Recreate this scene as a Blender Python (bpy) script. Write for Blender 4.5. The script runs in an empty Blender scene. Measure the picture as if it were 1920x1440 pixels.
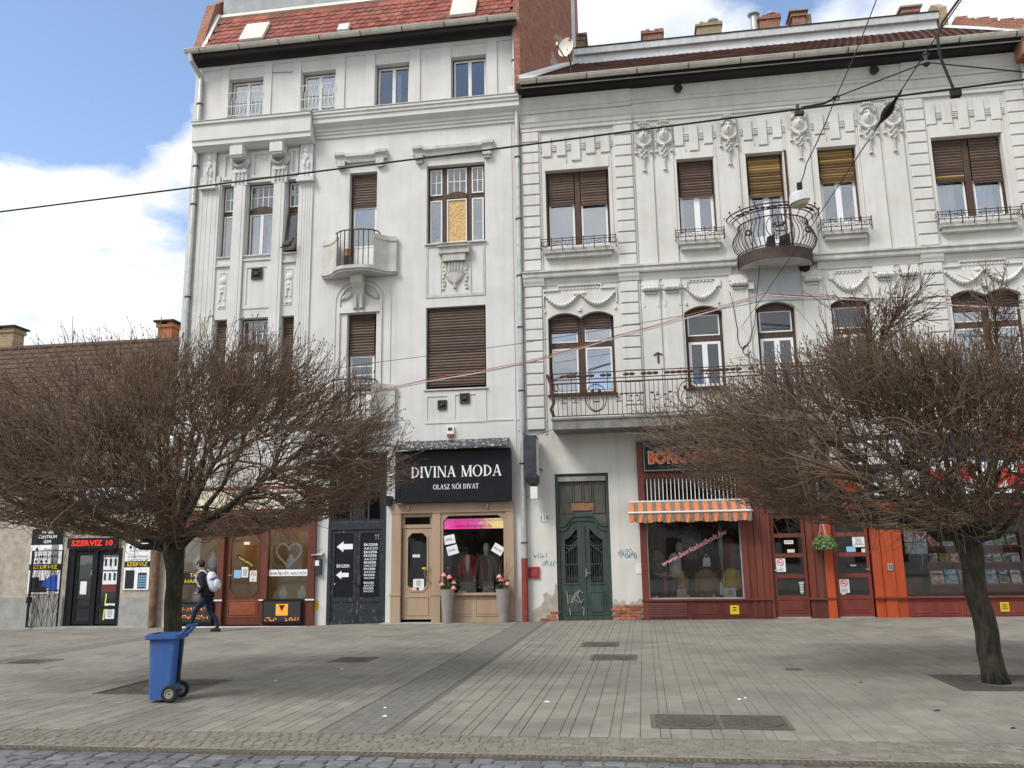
import bpy, math, random
import numpy as np
from mathutils import Vector, Matrix, Euler
from mathutils.kdtree import KDTree
from mathutils.geometry import tessellate_polygon
random.seed(7); rng = np.random.default_rng(11)
SC = bpy.context.scene; COL = SC.collection
R = math.radians; PI = math.pi
# ------------------------------------------------------------------ camera
YAW, PITCH, ROLL = R(-8.48), R(11.35), R(-0.891)
fw = Vector((math.sin(YAW)*math.cos(PITCH), math.cos(YAW)*math.cos(PITCH), math.sin(PITCH)))
ri = Vector((math.cos(YAW), -math.sin(YAW), 0)); up = ri.cross(fw)
r2 = ri*math.cos(ROLL)+up*math.sin(ROLL); u2 = -ri*math.sin(ROLL)+up*math.cos(ROLL)
cam = bpy.data.cameras.new('camera'); camo = bpy.data.objects.new('camera', cam); COL.objects.link(camo)
m = Matrix((r2, u2, -fw)).transposed().to_4x4(); m.translation = (0, -22.789, 1.7)
camo.matrix_world = m
cam.sensor_width = 36; cam.lens = 29.85; cam.clip_end = 3000; cam.clip_start = .1
SC.camera = camo
# ------------------------------------------------------------------ world, sun, exposure
W = bpy.data.worlds.new('World'); SC.world = W; W.use_nodes = True
nt = W.node_tree; nt.nodes.clear()
def wn(t, **k):
    n = nt.nodes.new(t)
    for a, b in k.items(): setattr(n, a, b)
    return n
SUN_DIR = Vector((-.55, -.62, .95)).normalized()
sky = wn('ShaderNodeTexSky', sky_type='NISHITA', sun_disc=False)
sky.sun_elevation = math.asin(SUN_DIR.z); sky.sun_rotation = math.atan2(SUN_DIR.x, SUN_DIR.y) % (2*PI)
sky.air_density = 1.0; sky.dust_density = .5; sky.ozone_density = 1.6
tc = wn('ShaderNodeTexCoord'); sp = wn('ShaderNodeSeparateXYZ'); nt.links.new(tc.outputs['Generated'], sp.inputs[0])
def wm(op, a, b=None, c=None, clamp=False):
    n = wn('ShaderNodeMath', operation=op, use_clamp=clamp)
    for i, v in enumerate((a, b, c)):
        if v is None: continue
        if isinstance(v, (int, float)): n.inputs[i].default_value = v
        else: nt.links.new(v, n.inputs[i])
    return n.outputs[0]
zz = wm('ADD', wm('MAXIMUM', sp.outputs[2], 0.0), .22)
cx = wm('DIVIDE', sp.outputs[0], zz); cy = wm('DIVIDE', sp.outputs[1], zz)
cv = wn('ShaderNodeCombineXYZ'); nt.links.new(cx, cv.inputs[0]); nt.links.new(cy, cv.inputs[1])
n1 = wn('ShaderNodeTexNoise'); n1.inputs['Scale'].default_value = 1.9; n1.inputs['Detail'].default_value = 8; n1.inputs['Roughness'].default_value = .56
cv.inputs[2].default_value = 3.7; nt.links.new(cv.outputs[0], n1.inputs['Vector'])
dirn = wn('ShaderNodeVectorMath', operation='DOT_PRODUCT'); nt.links.new(tc.outputs['Generated'], dirn.inputs[0])
bd = Vector((-.545, .665, .53)).normalized(); dirn.inputs[1].default_value = bd
hole = wm('MULTIPLY', wm('SMOOTH_MIN', wm('MULTIPLY', wm('SUBTRACT', dirn.outputs['Value'], .984), 68, clamp=True), 1, .2), .42)
cov = wm('SUBTRACT', n1.outputs['Fac'], hole)
ramp = wn('ShaderNodeValToRGB'); nt.links.new(cov, ramp.inputs[0])
ramp.color_ramp.elements[0].position = .378; ramp.color_ramp.elements[1].position = .465
n2 = wn('ShaderNodeTexNoise'); n2.inputs['Scale'].default_value = 4.5; n2.inputs['Detail'].default_value = 5; nt.links.new(cv.outputs[0], n2.inputs['Vector'])
cl = wn('ShaderNodeValToRGB'); nt.links.new(n2.outputs['Fac'], cl.inputs[0])
cl.color_ramp.elements[0].position = .3; cl.color_ramp.elements[0].color = (7.6, 8.3, 9.4, 1)
cl.color_ramp.elements[1].position = .6; cl.color_ramp.elements[1].color = (11.5, 11.5, 11.4, 1)
sb = wn('ShaderNodeMix', data_type='RGBA', blend_type='MULTIPLY'); sb.inputs[0].default_value = 1
nt.links.new(sky.outputs[0], sb.inputs[6]); sb.inputs[7].default_value = (2.6, 2.45, 2.4, 1)
mx = wn('ShaderNodeMix', data_type='RGBA'); nt.links.new(ramp.outputs[0], mx.inputs[0])
nt.links.new(sb.outputs[2], mx.inputs[6]); nt.links.new(cl.outputs[0], mx.inputs[7])
bg = wn('ShaderNodeBackground'); bg.inputs[1].default_value = .095; nt.links.new(mx.outputs[2], bg.inputs[0])
wo = wn('ShaderNodeOutputWorld'); nt.links.new(bg.outputs[0], wo.inputs[0])
sun = bpy.data.lights.new('sun', 'SUN'); sun.energy = 2.9; sun.angle = R(22); sun.color = (1, .97, .92)
suno = bpy.data.objects.new('sun', sun); COL.objects.link(suno); suno.rotation_euler = SUN_DIR.to_track_quat('Z', 'Y').to_euler()
SC.view_settings.view_transform = 'Standard'; SC.view_settings.look = 'None'
SC.view_settings.exposure = 0.16; SC.view_settings.gamma = 1; SC.view_settings.use_curve_mapping = False
# ------------------------------------------------------------------ materials
M = {}
def pm(name, c, c2=None, scale=6, rough=.75, bump=.0, bscale=None, stretch=(1,1,1), metal=0, spec=.3, rand=0., hue=0., emit=None, lo=.35, hi=.65, extra=None, detail=6):
    """procedural material: two colours mixed by noise, optional per-object variation and fine relief"""
    a = bpy.data.materials.new(name); a.use_nodes = True; t = a.node_tree; p = t.nodes['Principled BSDF']
    p.inputs['Roughness'].default_value = rough; p.inputs['Metallic'].default_value = metal
    p.inputs['Specular IOR Level'].default_value = spec
    N = t.nodes.new; Lk = t.links.new
    co = N('ShaderNodeTexCoord'); mp = N('ShaderNodeMapping'); mp.inputs['Scale'].default_value = stretch
    geo = N('ShaderNodeNewGeometry'); Lk(geo.outputs['Position'], mp.inputs[0])
    col = None
    if c2:
        nz = N('ShaderNodeTexNoise'); nz.inputs['Scale'].default_value = scale; nz.inputs['Detail'].default_value = detail; nz.inputs['Roughness'].default_value = .6
        Lk(mp.outputs[0], nz.inputs['Vector'])
        rp = N('ShaderNodeValToRGB'); Lk(nz.outputs['Fac'], rp.inputs[0])
        rp.color_ramp.elements[0].position = lo; rp.color_ramp.elements[1].position = hi
        rp.color_ramp.elements[0].color = (*c, 1); rp.color_ramp.elements[1].color = (*c2, 1); col = rp.outputs[0]
    else:
        rgb = N('ShaderNodeRGB'); rgb.outputs[0].default_value = (*c, 1); col = rgb.outputs[0]
    if rand or hue:
        oi = N('ShaderNodeObjectInfo'); hs = N('ShaderNodeHueSaturation')
        mr = N('ShaderNodeMapRange'); mr.inputs[3].default_value = 1-rand; mr.inputs[4].default_value = 1+rand
        Lk(oi.outputs['Random'], mr.inputs[0]); Lk(mr.outputs[0], hs.inputs['Value'])
        if hue:
            m2 = N('ShaderNodeMath'); m2.operation = 'MULTIPLY'; m2.inputs[1].default_value = 7.31; Lk(oi.outputs['Random'], m2.inputs[0])
            m3 = N('ShaderNodeMath'); m3.operation = 'FRACT'; Lk(m2.outputs[0], m3.inputs[0])
            m4 = N('ShaderNodeMapRange'); m4.inputs[3].default_value = .5-hue; m4.inputs[4].default_value = .5+hue; Lk(m3.outputs[0], m4.inputs[0]); Lk(m4.outputs[0], hs.inputs['Hue'])
        Lk(col, hs.inputs['Color']); col = hs.outputs[0]
    if extra: col = extra(t, col, geo, mp)
    Lk(col, p.inputs['Base Color'])
    if bump:
        nb = N('ShaderNodeTexNoise'); nb.inputs['Scale'].default_value = bscale or scale*4; nb.inputs['Detail'].default_value = 6
        Lk(mp.outputs[0], nb.inputs['Vector'])
        b = N('ShaderNodeBump'); b.inputs['Strength'].default_value = bump; b.inputs['Distance'].default_value = .02
        Lk(nb.outputs['Fac'], b.inputs['Height']); Lk(b.outputs[0], p.inputs['Normal'])
    if emit:
        p.inputs['Emission Color'].default_value = (*c, 1); p.inputs['Emission Strength'].default_value = emit
    M[name] = a; return a
def streaks(dirt, amt=.5, sx=3.2, sz=.16, lo=.5, hi=.8, blot=1.1):
    """rain streaks and blotches of grime, a stain colour laid over the render"""
    def f(t, col, geo, mp):
        N = t.nodes.new; Lk = t.links.new
        m1 = N('ShaderNodeMapping'); m1.inputs['Scale'].default_value = (sx, sx, sz); Lk(geo.outputs['Position'], m1.inputs[0])
        a = N('ShaderNodeTexNoise'); a.inputs['Scale'].default_value = 1.3; a.inputs['Detail'].default_value = 5; Lk(m1.outputs[0], a.inputs['Vector'])
        b = N('ShaderNodeTexNoise'); b.inputs['Scale'].default_value = blot; b.inputs['Detail'].default_value = 7; Lk(geo.outputs['Position'], b.inputs['Vector'])
        ad = N('ShaderNodeMath'); ad.operation = 'ADD'; Lk(a.outputs['Fac'], ad.inputs[0]); Lk(b.outputs['Fac'], ad.inputs[1])
        mr = N('ShaderNodeMapRange'); mr.inputs[1].default_value = lo*2; mr.inputs[2].default_value = hi*2; mr.inputs[3].default_value = 0; mr.inputs[4].default_value = amt; Lk(ad.outputs[0], mr.inputs[0])
        x = N('ShaderNodeMix'); x.data_type = 'RGBA'; Lk(mr.outputs[0], x.inputs[0]); Lk(col, x.inputs[6]); x.inputs[7].default_value = (*dirt, 1)
        return x.outputs[2]
    return f
def peel(under, lo=.62, hi=.64, sc=9, stretch=(1,1,1)):
    """flaked paint showing what lies under it"""
    def f(t, col, geo, mp):
        N = t.nodes.new; Lk = t.links.new
        m1 = N('ShaderNodeMapping'); m1.inputs['Scale'].default_value = stretch; Lk(geo.outputs['Position'], m1.inputs[0])
        a = N('ShaderNodeTexNoise'); a.inputs['Scale'].default_value = sc; a.inputs['Detail'].default_value = 8; a.inputs['Roughness'].default_value = .65; Lk(m1.outputs[0], a.inputs['Vector'])
        mr = N('ShaderNodeMapRange'); mr.inputs[1].default_value = lo; mr.inputs[2].default_value = hi; Lk(a.outputs['Fac'], mr.inputs[0])
        x = N('ShaderNodeMix'); x.data_type = 'RGBA'; Lk(mr.outputs[0], x.inputs[0]); Lk(col, x.inputs[6]); x.inputs[7].default_value = (*under, 1)
        return x.outputs[2]
    return f
def bricks(c1, c2, mortar, sx=.26, sz=.085, axis='x'):
    def f(t, col, geo, mp):
        N = t.nodes.new; Lk = t.links.new
        s = N('ShaderNodeSeparateXYZ'); Lk(geo.outputs['Position'], s.inputs[0])
        cb = N('ShaderNodeCombineXYZ'); ad = N('ShaderNodeMath'); ad.operation = 'ADD'; Lk(s.outputs[0], ad.inputs[0]); Lk(s.outputs[1], ad.inputs[1])
        Lk(ad.outputs[0], cb.inputs[0]); Lk(s.outputs[2], cb.inputs[1])
        b = N('ShaderNodeTexBrick'); b.inputs['Scale'].default_value = 1; b.inputs['Brick Width'].default_value = sx; b.inputs['Row Height'].default_value = sz
        b.inputs['Mortar Size'].default_value = .009; b.inputs['Color1'].default_value = (*c1,1); b.inputs['Color2'].default_value = (*c2,1); b.inputs['Mortar'].default_value = (*mortar,1)
        Lk(cb.outputs[0], b.inputs['Vector'])
        nz = N('ShaderNodeTexNoise'); nz.inputs['Scale'].default_value = 5; nz.inputs['Detail'].default_value = 6; Lk(geo.outputs['Position'], nz.inputs['Vector'])
        mr = N('ShaderNodeMapRange'); mr.inputs[3].default_value = .55; mr.inputs[4].default_value = 1.25; Lk(nz.outputs['Fac'], mr.inputs[0])
        x = N('ShaderNodeMix'); x.data_type = 'RGBA'; x.blend_type = 'MULTIPLY'; x.inputs[0].default_value = 1; Lk(b.outputs[0], x.inputs[6]); Lk(mr.outputs[0], x.inputs[7])
        return x.outputs[2]
    return f
GR = (.30, .28, .25)
pm('plaster_a', (.562,.556,.538), (.628,.622,.604), 1.1, .9, .12, 30, extra=streaks((.35,.335,.30), .45, 3.6, .12, .49, .78, .8))
pm('plaster_b', (.558,.546,.51), (.632,.62,.585), 1.0, .9, .14, 30, extra=streaks((.33,.305,.26), .45, 3.6, .14, .49, .78, .8))
pm('stone_ledge', (.46,.45,.42), (.59,.58,.55), 3, .9, .15, 30, extra=streaks((.22,.205,.18), .6, 5, .5, .46, .72))
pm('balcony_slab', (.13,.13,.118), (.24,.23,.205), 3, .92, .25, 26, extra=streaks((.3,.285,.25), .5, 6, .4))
pm('plaster_balcony', (.45,.435,.40), (.56,.55,.51), 2.4, .92, .18, 26, extra=streaks((.22,.205,.175), .6, 4, .3, .47, .72))
pm('plaster_blue', (.40,.43,.46), (.5,.52,.53), 1.6, .9, .1, 30, extra=streaks((.3,.31,.32), .5))
pm('render_beige', (.33,.29,.235), (.47,.425,.355), 5, .95, .5, 45, extra=streaks((.2,.18,.15), .6, 2, .6))
pm('plinth_grey', (.27,.27,.25), (.37,.365,.34), 3, .92, .2, 30, extra=streaks((.18,.17,.15), .6, 3, .5))
pm('wall_base', (.50,.48,.44), (.60,.585,.55), 2, .93, .25, 22, extra=peel((.30,.27,.23), .60, .63, 3.0))
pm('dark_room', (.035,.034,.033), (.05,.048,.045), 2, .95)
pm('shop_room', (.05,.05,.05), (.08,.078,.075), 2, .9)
pm('cream_room', (.60,.46,.26), (.70,.56,.34), 2, .9)
pm('shop_lamp', (1,.80,.5), emit=9)
pm('brown_wood', (.055,.032,.022), (.085,.052,.036), 9, .6, .15, 60, stretch=(1,1,.25), extra=peel((.2,.17,.14), .68, .7, 14))
pm('white_paint', (.66,.655,.635), (.74,.735,.715), 8, .5, .1, 60, extra=peel((.33,.29,.24), .66, .69, 16, (1,1,.5)))
pm('white_plastic', (.72,.735,.75), (.77,.78,.79), 8, .35)
pm('slat_brown', (.075,.048,.036), (.115,.078,.058), 14, .6, .15, 50, stretch=(.25,1,4), rand=.28)
pm('slat_ochre', (.125,.074,.03), (.205,.126,.05), 9, .6, .15, 50, stretch=(.25,1,4), rand=.4)
pm('slat_yellow', (.27,.17,.055), (.34,.225,.075), 9, .6, .1, 50, stretch=(.25,1,4))
pm('curtain', (.60,.62,.63), (.72,.73,.73), 3, .95)
pm('wall_panel', (.52,.52,.51), (.6,.6,.58), 3, .9)
pm('zinc', (.42,.43,.42), (.55,.555,.54), 5, .42, .05, 40, metal=.55, spec=.5, extra=streaks((.27,.26,.23), .5, 6, .6))
pm('gutter_old', (.50,.48,.42), (.63,.61,.55), 4, .5, .05, 40, metal=.2, spec=.5, extra=streaks((.3,.27,.2), .55, 6, .6))
pm('sheet_white', (.56,.58,.59), (.66,.675,.68), 2, .45, .04, 20, metal=.15, spec=.5, extra=streaks((.36,.37,.37), .5, 2, .5))
pm('sheet_grey', (.21,.23,.24), (.29,.31,.32), 2, .5, .05, 20, metal=.1, extra=streaks((.15,.16,.16), .5, 3, .5))
pm('sheet_cream', (.64,.60,.51), (.74,.70,.61), 3, .5)
pm('pipe_red', (.20,.038,.028), (.27,.06,.045), 5, .55, extra=peel((.3,.25,.22), .7, .72, 20))
pm('pipe_rust', (.13,.065,.035), (.23,.15,.1), 6, .8, .2, 40)
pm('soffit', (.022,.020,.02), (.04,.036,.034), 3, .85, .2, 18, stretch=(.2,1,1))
pm('tile_red', (.20,.06,.044), (.30,.098,.074), 1.1, .8, .2, 40, rand=.3, hue=.012, extra=streaks((.10,.06,.05), .75, 1.2, .8, .53, .66))
pm('tile_old', (.12,.062,.052), (.22,.12,.10), 3, .85, .2, 40, rand=.25, extra=streaks((.035,.028,.026), .7, 2, 1, .45, .7))
pm('tile_brown', (.06,.04,.03), (.115,.075,.055), 4, .85, .2, 40, rand=.2)
pm('brick_red', (.3,.1,.06), None, rough=.92, bump=.4, bscale=40, extra=bricks((.27,.085,.05), (.36,.15,.09), (.34,.29,.24)))
pm('brick_yellow', (.3,.22,.13), None, rough=.92, bump=.4, bscale=40, extra=bricks((.30,.21,.12), (.40,.30,.18), (.36,.33,.27)))
pm('brick_gable', (.3,.1,.06), None, rough=.95, bump=.5, bscale=25, extra=lambda t,c,g,m_: peel((.36,.31,.255), .56, .60, .55)(t, bricks((.27,.10,.065), (.34,.15,.10), (.32,.21,.16))(t, c, g, m_), g, m_))
pm('brick_piece', (.27,.085,.05), (.40,.16,.10), 12, .93, .4, 50, rand=.3)
pm('black_iron', (.035,.028,.026), (.075,.045,.034), 20, .6, .2, 60, metal=.2, spec=.4)
pm('rust_iron', (.045,.024,.018), (.09,.042,.03), 20, .75, .2, 60)
pm('balcony_rim', (.04,.028,.025), (.07,.052,.047), 6, .7)
pm('vent_metal', (.04,.035,.03), (.1,.09,.075), 14, .7, .2, 50, metal=.3)
# street
pm('paver', (.20,.186,.158), (.25,.233,.199), 2.2, .88, .3, 70, rand=.10, extra=lambda t,c,g,m_: peel((.14,.132,.118), .69, .73, 11)(t, streaks((.13,.121,.105), .7, .8, .8, .46, .64, .6)(t,c,g,m_), g, m_))
pm('paver_far', (.196,.182,.154), (.242,.226,.193), 2.2, .88, .3, 70, extra=lambda t,c,g,m_: peel((.14,.132,.118), .69, .73, 11)(t, streaks((.13,.121,.105), .7, .8, .8, .46, .64, .6)(t,c,g,m_), g, m_))
pm('paver_joint', (.115,.108,.093), (.155,.146,.126), 20, .95, .4, 90)
pm('sett_dark', (.135,.129,.114), (.17,.163,.145), 8, .85, .3, 60, rand=.06)
pm('sett_strip', (.145,.134,.11), (.2,.187,.156), 7, .88, .4, 60, rand=.12)
pm('sett_road', (.088,.095,.106), (.145,.15,.156), 5, .6, .35, 40, rand=.25, spec=.5)
pm('mortar', (.2,.185,.153), (.265,.247,.21), 12, .95, .4, 60)
pm('cast_iron', (.09,.08,.068), (.155,.14,.118), 18, .6, .5, 90, metal=.4)
pm('grate_iron', (.11,.094,.074), (.17,.147,.12), 14, .7, .3, 90, metal=.2)
pm('hole_black', (.008,.008,.008))
pm('soil', (.035,.03,.026), (.08,.07,.06), 12, .95, .8, 60)
# shops
pm('maroon', (.125,.031,.021), (.17,.046,.031), 4, .42, .06, 60, stretch=(1,1,.2), spec=.45)
pm('maroon_dark', (.085,.022,.018), (.12,.034,.026), 4, .42, .05, 60, stretch=(1,1,.2), spec=.45)
pm('orange_wood', (.34,.05,.014), (.43,.075,.022), 4, .38, .06, 60, stretch=(1,1,.2), spec=.5)
pm('red_wood', (.155,.03,.022), (.215,.05,.035), 4, .4, .06, 60, stretch=(1,1,.2), spec=.45)
pm('jewel_wood', (.105,.03,.019), (.15,.046,.028), 4, .35, .05, 60, stretch=(1,1,.2), spec=.5)
pm('jewel_panel', (.22,.055,.024), (.28,.08,.036), 4, .35, .05, 60, spec=.5)
pm('tan_wood', (.345,.245,.165), (.40,.295,.205), 3, .5, .06, 50, stretch=(1,1,.2))
pm('black_sign', (.007,.009,.012), (.012,.014,.018), 4, .4, spec=.25)
pm('canopy_tin', (.05,.055,.06), (.075,.08,.085), 6, .5, .1, 40, metal=.4, extra=peel((.55,.55,.54), .565, .585, 11))
pm('worn_black', (.018,.022,.028), (.032,.037,.045), 8, .5, .1, 60, extra=peel((.22,.23,.24), .60, .66, 7, (3,1,.8)))
pm('green_door', (.028,.048,.042), (.05,.075,.068), 6, .5, .12, 60, stretch=(1,1,.3), extra=streaks((.07,.065,.055), .6, 4, .8, .45, .7))
pm('green_old', (.07,.068,.055), (.115,.108,.09), 7, .75, .2, 60, stretch=(2,1,.3))
pm('brass', (.45,.33,.16), None, rough=.3, metal=.9)
pm('chrome', (.6,.6,.6), None, rough=.25, metal=.9)
pm('grey_box', (.03,.034,.041), (.05,.055,.064), 6, .5)
pm('red_box', (.27,.035,.04), (.34,.06,.065), 6, .55)
pm('off_white', (.68,.67,.64), (.74,.73,.70), 6, .6)
pm('paper', (.74,.75,.76)); pm('paper_cream', (.68,.62,.48)); pm('paper_pink', (.70,.42,.42)); pm('paper_blue', (.25,.48,.72))
pm('ink', (.02,.02,.025)); pm('ink_grey', (.16,.16,.17)); pm('sign_white', (.82,.83,.84), rough=.5); pm('sign_orange', (.82,.12,.025), rough=.5)
pm('sign_yellow', (.75,.55,.03)); pm('sticker_yellow', (.62,.44,.02)); pm('ink_red', (.55,.03,.04)); pm('navy', (.012,.018,.05)); pm('screen_blue', (.03,.08,.4))
pm('pink_text', (.62,.28,.33)); pm('chalk', (.42,.44,.44)); pm('graffiti_blue', (.20,.33,.42)); pm('graffiti_red', (.4,.12,.1))
pm('led_red', (1,.02,.015), emit=1.2); pm('led_orange', (1,.30,.03), emit=1.3); pm('neon_yellow', (.9,1,.12), emit=2.0); pm('led_screen', (.028,.028,.028), (.045,.045,.045), 30, .6)
pm('cabinet_glow', (1,.55,.12), emit=.55)
pm('awning_orange', (.55,.16,.06), (.63,.22,.095), 12, .85, .1, 50, extra=streaks((.35,.2,.12), .5, 3, 1))
pm('awning_brown', (.15,.12,.095), (.2,.165,.13), 12, .85, .1, 50, extra=streaks((.3,.25,.2), .5, 3, 1))
pm('pot_taupe', (.25,.22,.205), (.29,.26,.24), 5, .6); pm('rose_pink', (.72,.20,.18), (.82,.38,.33), 60, .7); pm('leaf_green', (.09,.17,.045), (.2,.31,.10), 14, .6, rand=.2)
pm('leaf_dark', (.04,.06,.025), (.07,.09,.04), 14, .7); pm('dry_stem', (.12,.08,.05), (.18,.13,.09), 14, .9)
pm('cloth_red', (.36,.02,.03), (.46,.035,.045), 20, .9, .2, 90); pm('cloth_white', (.6,.58,.53), (.7,.68,.63), 30, .9); pm('cloth_taupe', (.12,.095,.08), (.2,.165,.14), 40, .95, .2, 120, stretch=(6,6,.5))
pm('cloth_coat', (.19,.155,.135), (.25,.21,.185), 40, .95, .2, 120); pm('cloth_wine', (.14,.03,.035), (.19,.05,.05), 20, .9); pm('mannequin', (.62,.60,.57)); pm('mannequin_black', (.012,.012,.012), rough=.4)
pm('cloth_black', (.012,.012,.014), (.028,.028,.032), 12, .85, .2, 60); pm('cloth_grey', (.07,.075,.085), (.13,.135,.15), 12, .9, .2, 60); pm('fur_beige', (.3,.25,.19), (.45,.39,.31), 30, .95, .5, 90)
pm('leather_tan', (.2,.10,.05), (.28,.155,.085), 8, .55, .15, 40); pm('leather_yellow', (.48,.31,.02), (.55,.37,.04), 8, .5); pm('leather_pink', (.6,.36,.34), (.66,.44,.42), 8, .5); pm('magenta', (.36,.02,.11), (.44,.04,.16), 8, .6); pm('cloth_cream', (.5,.48,.42), (.58,.56,.5), 10, .8)
pm('shelf_wood', (.2,.06,.035), (.27,.095,.055), 8, .5, stretch=(.3,1,1)); pm('teal', (.02,.06,.06), (.03,.09,.09), 8, .7)
# bin, person, trees, wires
pm('bin_blue', (.042,.11,.34), (.062,.145,.41), 3, .5, .08, 50, extra=lambda t,c,g,m_: peel((.10,.15,.27), .62, .68, 13, (1,1,.4))(t, streaks((.09,.10,.13), .65, 7, .8, .47, .66, 3)(t,c,g,m_), g, m_)); pm('rubber', (.015,.015,.015), (.03,.03,.03), 20, .8); pm('bin_inside', (.12,.12,.11), (.2,.19,.17), 6, .8)
pm('denim', (.009,.016,.04), (.018,.032,.07), 30, .9, .2, 90); pm('jacket', (.008,.009,.012), (.018,.019,.024), 20, .8, .25, 40); pm('skin', (.42,.25,.18), (.48,.30,.22), 20, .55); pm('hair', (.016,.013,.012), (.03,.025,.022), 40, .6); pm('shoe', (.01,.01,.01), rough=.4)
pm('pack_white', (.58,.61,.68), (.68,.70,.76), 12, .7, .1, 40); pm('pack_blue', (.12,.17,.28), rough=.7)
pm('bark', (.022,.019,.014), (.075,.064,.048), 16, .95, 1.0, 30, stretch=(1,1,.3), extra=streaks((.05,.055,.035), .5, 3, 1)); pm('twig', (.118,.076,.052), (.20,.134,.094), 1.6, .9, rand=.15); pm('twig_light', (.16,.13,.095), (.24,.195,.145), 2, .9); pm('bud', (.075,.05,.034), (.13,.085,.05), 3, .8); pm('bud_green', (.3,.28,.05), (.36,.36,.08), 3, .7)
pm('cable_black', (.012,.012,.014), rough=.6); pm('cable_white', (.62,.6,.58)); pm('cable_red', (.5,.12,.09)); pm('lamp_grey', (.46,.47,.47), (.54,.55,.55), 6, .5); pm('lamp_cover', (.36,.31,.24), (.44,.39,.31), 6, .3); pm('pigeon_grey', (.05,.055,.065), (.09,.095,.105), 30, .8)
pm('dish_white', (.58,.56,.48), (.68,.66,.58), 5, .5, extra=peel((.18,.07,.03), .6, .64, 3)); pm('terracotta', (.36,.13,.06), (.42,.18,.09), 8, .85)
pm('osb', (.44,.28,.11), (.68,.49,.24), 16, .85, .3, 60, stretch=(1,1,1.6), lo=.42, hi=.58, extra=peel((.28,.16,.06), .57, .63, 20, (1,1,1.8)))
def glass(name, refl, tint=(.9,.93,.95), rough=.01, wavy=.0):
    a = bpy.data.materials.new(name); a.use_nodes = True; t = a.node_tree; t.nodes.clear(); N = t.nodes.new
    o = N('ShaderNodeOutputMaterial'); x = N('ShaderNodeMixShader'); tr = N('ShaderNodeBsdfTransparent'); g = N('ShaderNodeBsdfGlossy')
    tr.inputs[0].default_value = (*tint,1); g.inputs[0].default_value = (.95,.97,1,1); g.inputs['Roughness'].default_value = rough
    lw = N('ShaderNodeFresnel'); lw.inputs[0].default_value = 1.5
    mr = N('ShaderNodeMath'); mr.operation = 'MULTIPLY_ADD'; mr.inputs[1].default_value = 1.0; mr.inputs[2].default_value = refl; mr.use_clamp = True
    t.links.new(lw.outputs[0], mr.inputs[0]); t.links.new(mr.outputs[0], x.inputs[0])
    t.links.new(tr.outputs[0], x.inputs[1]); t.links.new(g.outputs[0], x.inputs[2]); t.links.new(x.outputs[0], o.inputs[0])
    if wavy:
        ge = N('ShaderNodeNewGeometry'); nz = N('ShaderNodeTexNoise'); nz.inputs['Scale'].default_value = 1.6; nz.inputs['Detail'].default_value = 2; b = N('ShaderNodeBump'); b.inputs['Strength'].default_value = wavy; b.inputs['Distance'].default_value = .02
        t.links.new(ge.outputs['Position'], nz.inputs['Vector']); t.links.new(nz.outputs['Fac'], b.inputs['Height']); t.links.new(b.outputs[0], g.inputs['Normal'])
    M[name] = a
glass('glass_house', .17, wavy=.06); glass('glass_cloud', .26, (.7,.75,.8), wavy=.06); glass('glass_shop', .02, (.95,.96,.96)); glass('glass_dark', .05, (.6,.64,.66), wavy=.05); glass('glass_attic', .045, (.75,.8,.82), wavy=.05)
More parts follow.
